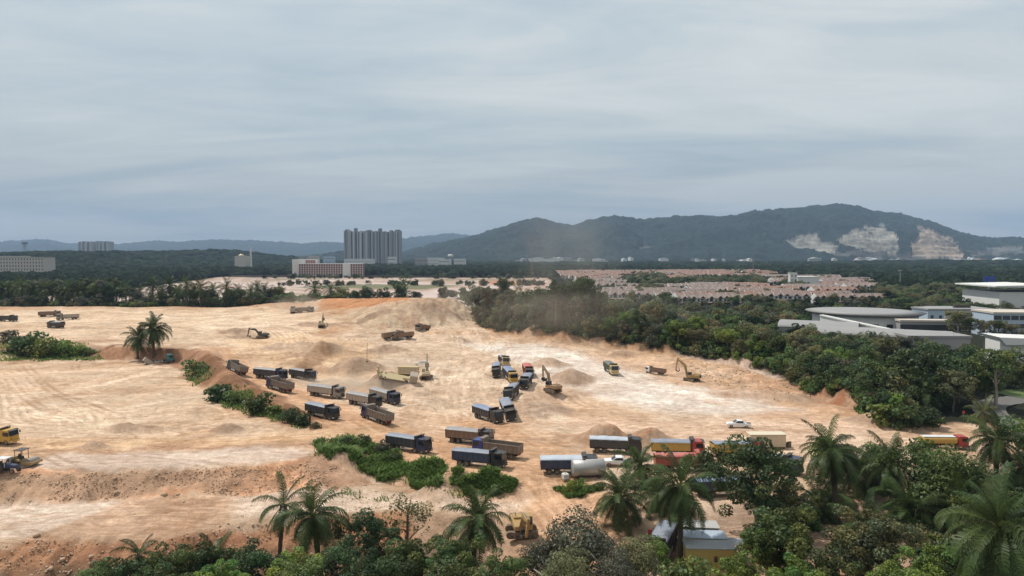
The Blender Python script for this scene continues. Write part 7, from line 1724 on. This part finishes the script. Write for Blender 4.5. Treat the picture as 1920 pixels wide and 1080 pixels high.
# -- undergrowth closing the ground between the near trees
UG = bpy.data.collections.new('undergrowth_tufts')
for k, lf in (('shrub', 'mid'), ('shrub2', 'dark'), ('shrub', 'olive'), ('shrub2', 'bright'), ('shrub', 'dark')):
    me = CROWN[k].copy(); me.materials.clear(); me.materials.append(LM[lf]); UG.objects.link(bpy.data.objects.new('undergrowth_tuft', me))
GN_UG = scatter_nodes(UG)
P = []
for outl in ([(-40, 56), (-66, 80), (-56, 94), (-40, 96), (-14, 90), (-4, 84), (10, 80), (14, 60), (10, 45), (-40, 40)], [(14, 60), (12, 82), (24, 86), (22, 60)], [(30, 58), (32, 76), (44, 76), (50, 84), (58, 100), (70, 112), (92, 120), (120, 130), (140, 110), (110, 70), (70, 50)]):
    pw = np.array(outl, float); lo, hi = pw.min(0), pw.max(0); n_ = int((hi - lo).prod() / 1.9); x = rng.uniform(lo[0], hi[0], n_); y = rng.uniform(lo[1], hi[1], n_); k = in_poly(x, y, pw); P.append(np.stack([x[k], y[k]], 1))
P = np.concatenate(P); x, y = P.T; s_ = rng.uniform(.8, 1.9, len(x))
scatter_wood('undergrowth', 'dense green undergrowth beneath the near trees and palms', np.stack([x, y, hz(x, y) + s_ * .25], 1), np.stack([s_, s_, s_ * rng.uniform(.7, 1.2, len(x))], 1), GN_UG)
# under the belt as well
Q_, tt = along(EDGE_TOP, 1.0); P = []
for i in range(900):
    k = rng.integers(0, len(Q_)); x, y, z = Q_[k]; f_ = 1 + rng.uniform(3.2, 30) / math.hypot(x, y); P.append((x * f_ + rng.uniform(-1, 1), y * f_))
x, y = np.array(P).T; s_ = rng.uniform(1.2, 2.6, len(x))
scatter_wood('undergrowth', 'shaded scrub beneath the tree belt', np.stack([x, y, hz(x, y) + s_ * .4], 1), np.stack([s_, s_, s_ * rng.uniform(.8, 1.4, len(x))], 1), GN_UG)
x = rng.uniform(-470, -110, 420); y = rng.uniform(447, 462, 420); s_ = rng.uniform(1.2, 3.0, 420)
scatter_wood('undergrowth', 'scrub beneath the palm row of the plateau', np.stack([x, y, hz(x, y) + s_ * .4], 1), np.stack([s_, s_, s_], 1), GN_UG)
# ================================================================ stones
def rock(seed, r=1.0, sub=1):
    r_ = np.random.default_rng(seed); bm = bmesh.new(); bmesh.ops.create_icosphere(bm, subdivisions=sub, radius=r); co = np.array([v.co for v in bm.verts]); fc = [tuple(v.index for v in f.verts) for f in bm.faces]; bm.free()
    co *= (1 + r_.normal(0, .16, len(co)))[:, None] * np.array((1.15, .9, .7)); return co, fc
t = NT('stone'); f = t.noise(1.3, 5, .65); oi = t.n('ShaderNodeObjectInfo'); t.base(t.mix(f, (.38, .25, .155), (.58, .44, .31))); t.rough(.9); t.bump(f, .5, .1); M_STONE = t.m
bould = [('pale boulder lying at the foot of the gravel bank', 308, 929, .95), ('flat white stone high on the gravel bank', 293, 893, .6), ('pale stone at the foot of the bank, left of the big boulder', 219, 925, .8), ('stone right of the pale boulder at the bank foot', 334, 928, .55), ('pale stone at the left end of the bank foot', 57, 942, .6), ('stone low on the left bank', 130, 936, .5), ('white stone on the upper bank near the tractor', 40, 905, .5), ('stone beside the ridge of red crumbs', 345, 942, .4), ('pale block on the red lower bank', 118, 1052, .8), ('second pale block on the red lower bank', 95, 1068, .7), ('brown lump at the shelf edge above the red bank', 68, 1006, .9), ('pale stone on the red bank by the bushes', 172, 1046, .7), ('stone at the ramp edge by the grassy slope', 832, 920, .5), ('stone in the middle of the gravel bank', 216, 898, .5)]
for i, (lab, px, py, s_) in enumerate(bould):
    s_ *= .6; p = on_ground(px, py); co, fc = rock(i, 1.0, 1); tag(link('boulder', new_mesh('boulder', co, np.array(fc), [M_STONE]), None, (p[0], p[1], p[2] + s_ * .3), (0, 0, i), (s_,) * 3), lab, 'boulder', 'boulders')
def rubble(outl, n, label, smin=.06, smax=.3):
    pw = np.array([on_ground(*p)[:2] for p in outl]); lo, hi = pw.min(0), pw.max(0); x = rng.uniform(lo[0], hi[0], n * 4); y = rng.uniform(lo[1], hi[1], n * 4); k = in_poly(x, y, pw); x, y = x[k][:n], y[k][:n]; n = len(x); z = hz(x, y)
    protos = [rock(50 + i, 1.0, 0) if False else rock(50 + i, 1.0, 1) for i in range(5)]
    o8 = np.array([(1, 0, 0), (-1, 0, 0), (0, 1, 0), (0, -1, 0), (0, 0, 1), (0, 0, -1)], float); f8 = np.array([(0, 2, 4), (2, 1, 4), (1, 3, 4), (3, 0, 4), (2, 0, 5), (1, 2, 5), (3, 1, 5), (0, 3, 5)])
    s_ = smin + (smax - smin) * rng.random(n) ** 3.2; a = rng.uniform(0, 6.28, n)
    V = o8[None] * (1 + rng.normal(0, .22, (n, 6, 1))) * s_[:, None, None] * np.array((1.2, .9, .75)); c_, sn_ = np.cos(a)[:, None], np.sin(a)[:, None]
    X = V[:, :, 0] * c_ - V[:, :, 1] * sn_ + x[:, None]; Y = V[:, :, 0] * sn_ + V[:, :, 1] * c_ + y[:, None]; Z = V[:, :, 2] + (z + s_ * .25)[:, None]
    return tag(link('rubble', new_mesh('rubble', np.stack([X, Y, Z], -1).reshape(-1, 3), (f8[None] + 6 * np.arange(n)[:, None, None]).reshape(-1, 3), [M_STONE])), label, None, None, 'stuff')
rubble([(-60, 888), (250, 884), (480, 874), (600, 860), (690, 912), (440, 930), (230, 934), (-60, 952)], 4200, 'loose stones scattered over the gravel bank', .03, .22)
rubble([(-60, 1040), (60, 1012), (300, 1018), (440, 980), (560, 975), (600, 1060), (-60, 1078)], 2000, 'stones on the red lower bank', .03, .26)
rubble([(440, 930), (690, 915), (980, 940), (960, 990), (700, 955), (450, 970)], 1800, 'stones strewn on the pale lower shelf', .03, .15)
rubble([(560, 640), (900, 620), (1040, 700), (1000, 780), (760, 760), (600, 700)], 1500, 'clods strewn around the pit', .06, .3)
rubble([(1250, 668), (1420, 690), (1520, 745), (1460, 755), (1330, 720)], 1600, 'clods at the foot of the cut bank', .06, .35)
rubble([(0, 690), (340, 690), (560, 800), (300, 830), (0, 830)], 1500, 'clods on the left field', .04, .16)
# ================================================================ the air
def haze_box():
    x0, x1, y0, y1, z0, z1 = -13000, 13000, -60, 13500, -14, 800
    v = [(x, y, z) for z in (z0, z1) for y in (y0, y1) for x in (x0, x1)]
    f = [(0, 2, 3, 1), (4, 5, 7, 6), (0, 1, 5, 4), (2, 6, 7, 3), (0, 4, 6, 2), (1, 3, 7, 5)]
    m = bpy.data.materials.new('haze_air'); m.use_nodes = True; nt_ = m.node_tree
    for n_ in list(nt_.nodes): nt_.nodes.remove(n_)
    o_ = nt_.nodes.new('ShaderNodeOutputMaterial'); pv = nt_.nodes.new('ShaderNodeVolumePrincipled')
    pv.inputs['Color'].default_value = (.50, .69, .96, 1); pv.inputs['Density'].default_value = HAZE; pv.inputs['Anisotropy'].default_value = 0.0
    nt_.links.new(pv.outputs[0], o_.inputs['Volume'])
    h = link('haze', new_mesh('haze', v, f, [m]))
    tag(h, 'thin bluish haze in the air over the plain', None, None, 'stuff')
HAZE = 0.00006
haze_box()
# dust raised by the trucks: soft-edged clouds of fine soil
def dust(px, py, dist, rx, ry, rz, dens, label, seed=0, scale=2.2):
    p = at_dist(px, py, dist)
    bm = bmesh.new(); bmesh.ops.create_icosphere(bm, subdivisions=3, radius=1); me = bpy.data.meshes.new('dust_cloud'); bm.to_mesh(me); bm.free()
    m = bpy.data.materials.new('dust'); m.use_nodes = True; nt_ = m.node_tree
    for n_ in list(nt_.nodes): nt_.nodes.remove(n_)
    nn = nt_.nodes.new; ll = nt_.links.new
    o_ = nn('ShaderNodeOutputMaterial'); pv = nn('ShaderNodeVolumePrincipled'); pv.inputs['Color'].default_value = (.86, .76, .63, 1)
    tc_ = nn('ShaderNodeTexCoord'); ln_ = nn('ShaderNodeVectorMath'); ln_.operation = 'LENGTH'; ll(tc_.outputs['Object'], ln_.inputs[0])
    mr = nn('ShaderNodeMapRange'); mr.interpolation_type = 'SMOOTHSTEP'; ll(ln_.outputs['Value'], mr.inputs[0]); mr.inputs[1].default_value = 1.0; mr.inputs[2].default_value = 0.15; mr.inputs[3].default_value = 0; mr.inputs[4].default_value = 1
    ns = nn('ShaderNodeTexNoise'); ns.inputs['Scale'].default_value = scale; ns.inputs['Detail'].default_value = 3; mpn = nn('ShaderNodeMapping'); mpn.inputs['Location'].default_value = (seed * 3.1, seed, 0); ll(tc_.outputs['Object'], mpn.inputs[0]); ll(mpn.outputs[0], ns.inputs['Vector'])
    m2 = nn('ShaderNodeMapRange'); ll(ns.outputs[0], m2.inputs[0]); m2.inputs[1].default_value = .32; m2.inputs[2].default_value = .68; m2.inputs[3].default_value = 0; m2.inputs[4].default_value = 1.6
    mu = nn('ShaderNodeMath'); mu.operation = 'MULTIPLY'; ll(mr.outputs[0], mu.inputs[0]); ll(m2.outputs[0], mu.inputs[1])
    mu2 = nn('ShaderNodeMath'); mu2.operation = 'MULTIPLY'; ll(mu.outputs[0], mu2.inputs[0]); mu2.inputs[1].default_value = dens; ll(mu2.outputs[0], pv.inputs['Density'])
    ll(pv.outputs[0], o_.inputs['Volume']); me.materials.append(m)
    tag(link('dust_cloud', me, None, p, None, (rx, ry, rz)), label, None, None, 'stuff')
dust(1080, 588, 280, 62, 16, 17, .013, 'brown dust hanging before the dark trees of the belt', 1)
dust(1050, 480, 330, 40, 18, 38, .007, 'tall thin dust plume rising over the belt', 2)
dust(650, 730, 196, 26, 10, 5, .18, 'dust along the file of trucks on the haul road', 3)
dust(470, 692, 226, 12, 6, 3.5, .18, 'dust behind the leading empty truck', 4)
dust(565, 576, 395, 22, 10, 9, .06, 'dust around the trucks by the red cut', 5)
dust(760, 690, 222, 24, 8, 5, .10, 'dust over the low loader', 6)
dust(880, 560, 360, 26, 12, 12, .022, 'dust drifting at the nose of the bank', 7)
dust(1180, 720, 205, 40, 16, 4, .008, 'thin dust over the pale ground', 8)
SC.cycles.volume_step_rate = 2.0
SC.cycles.volume_max_steps = 128
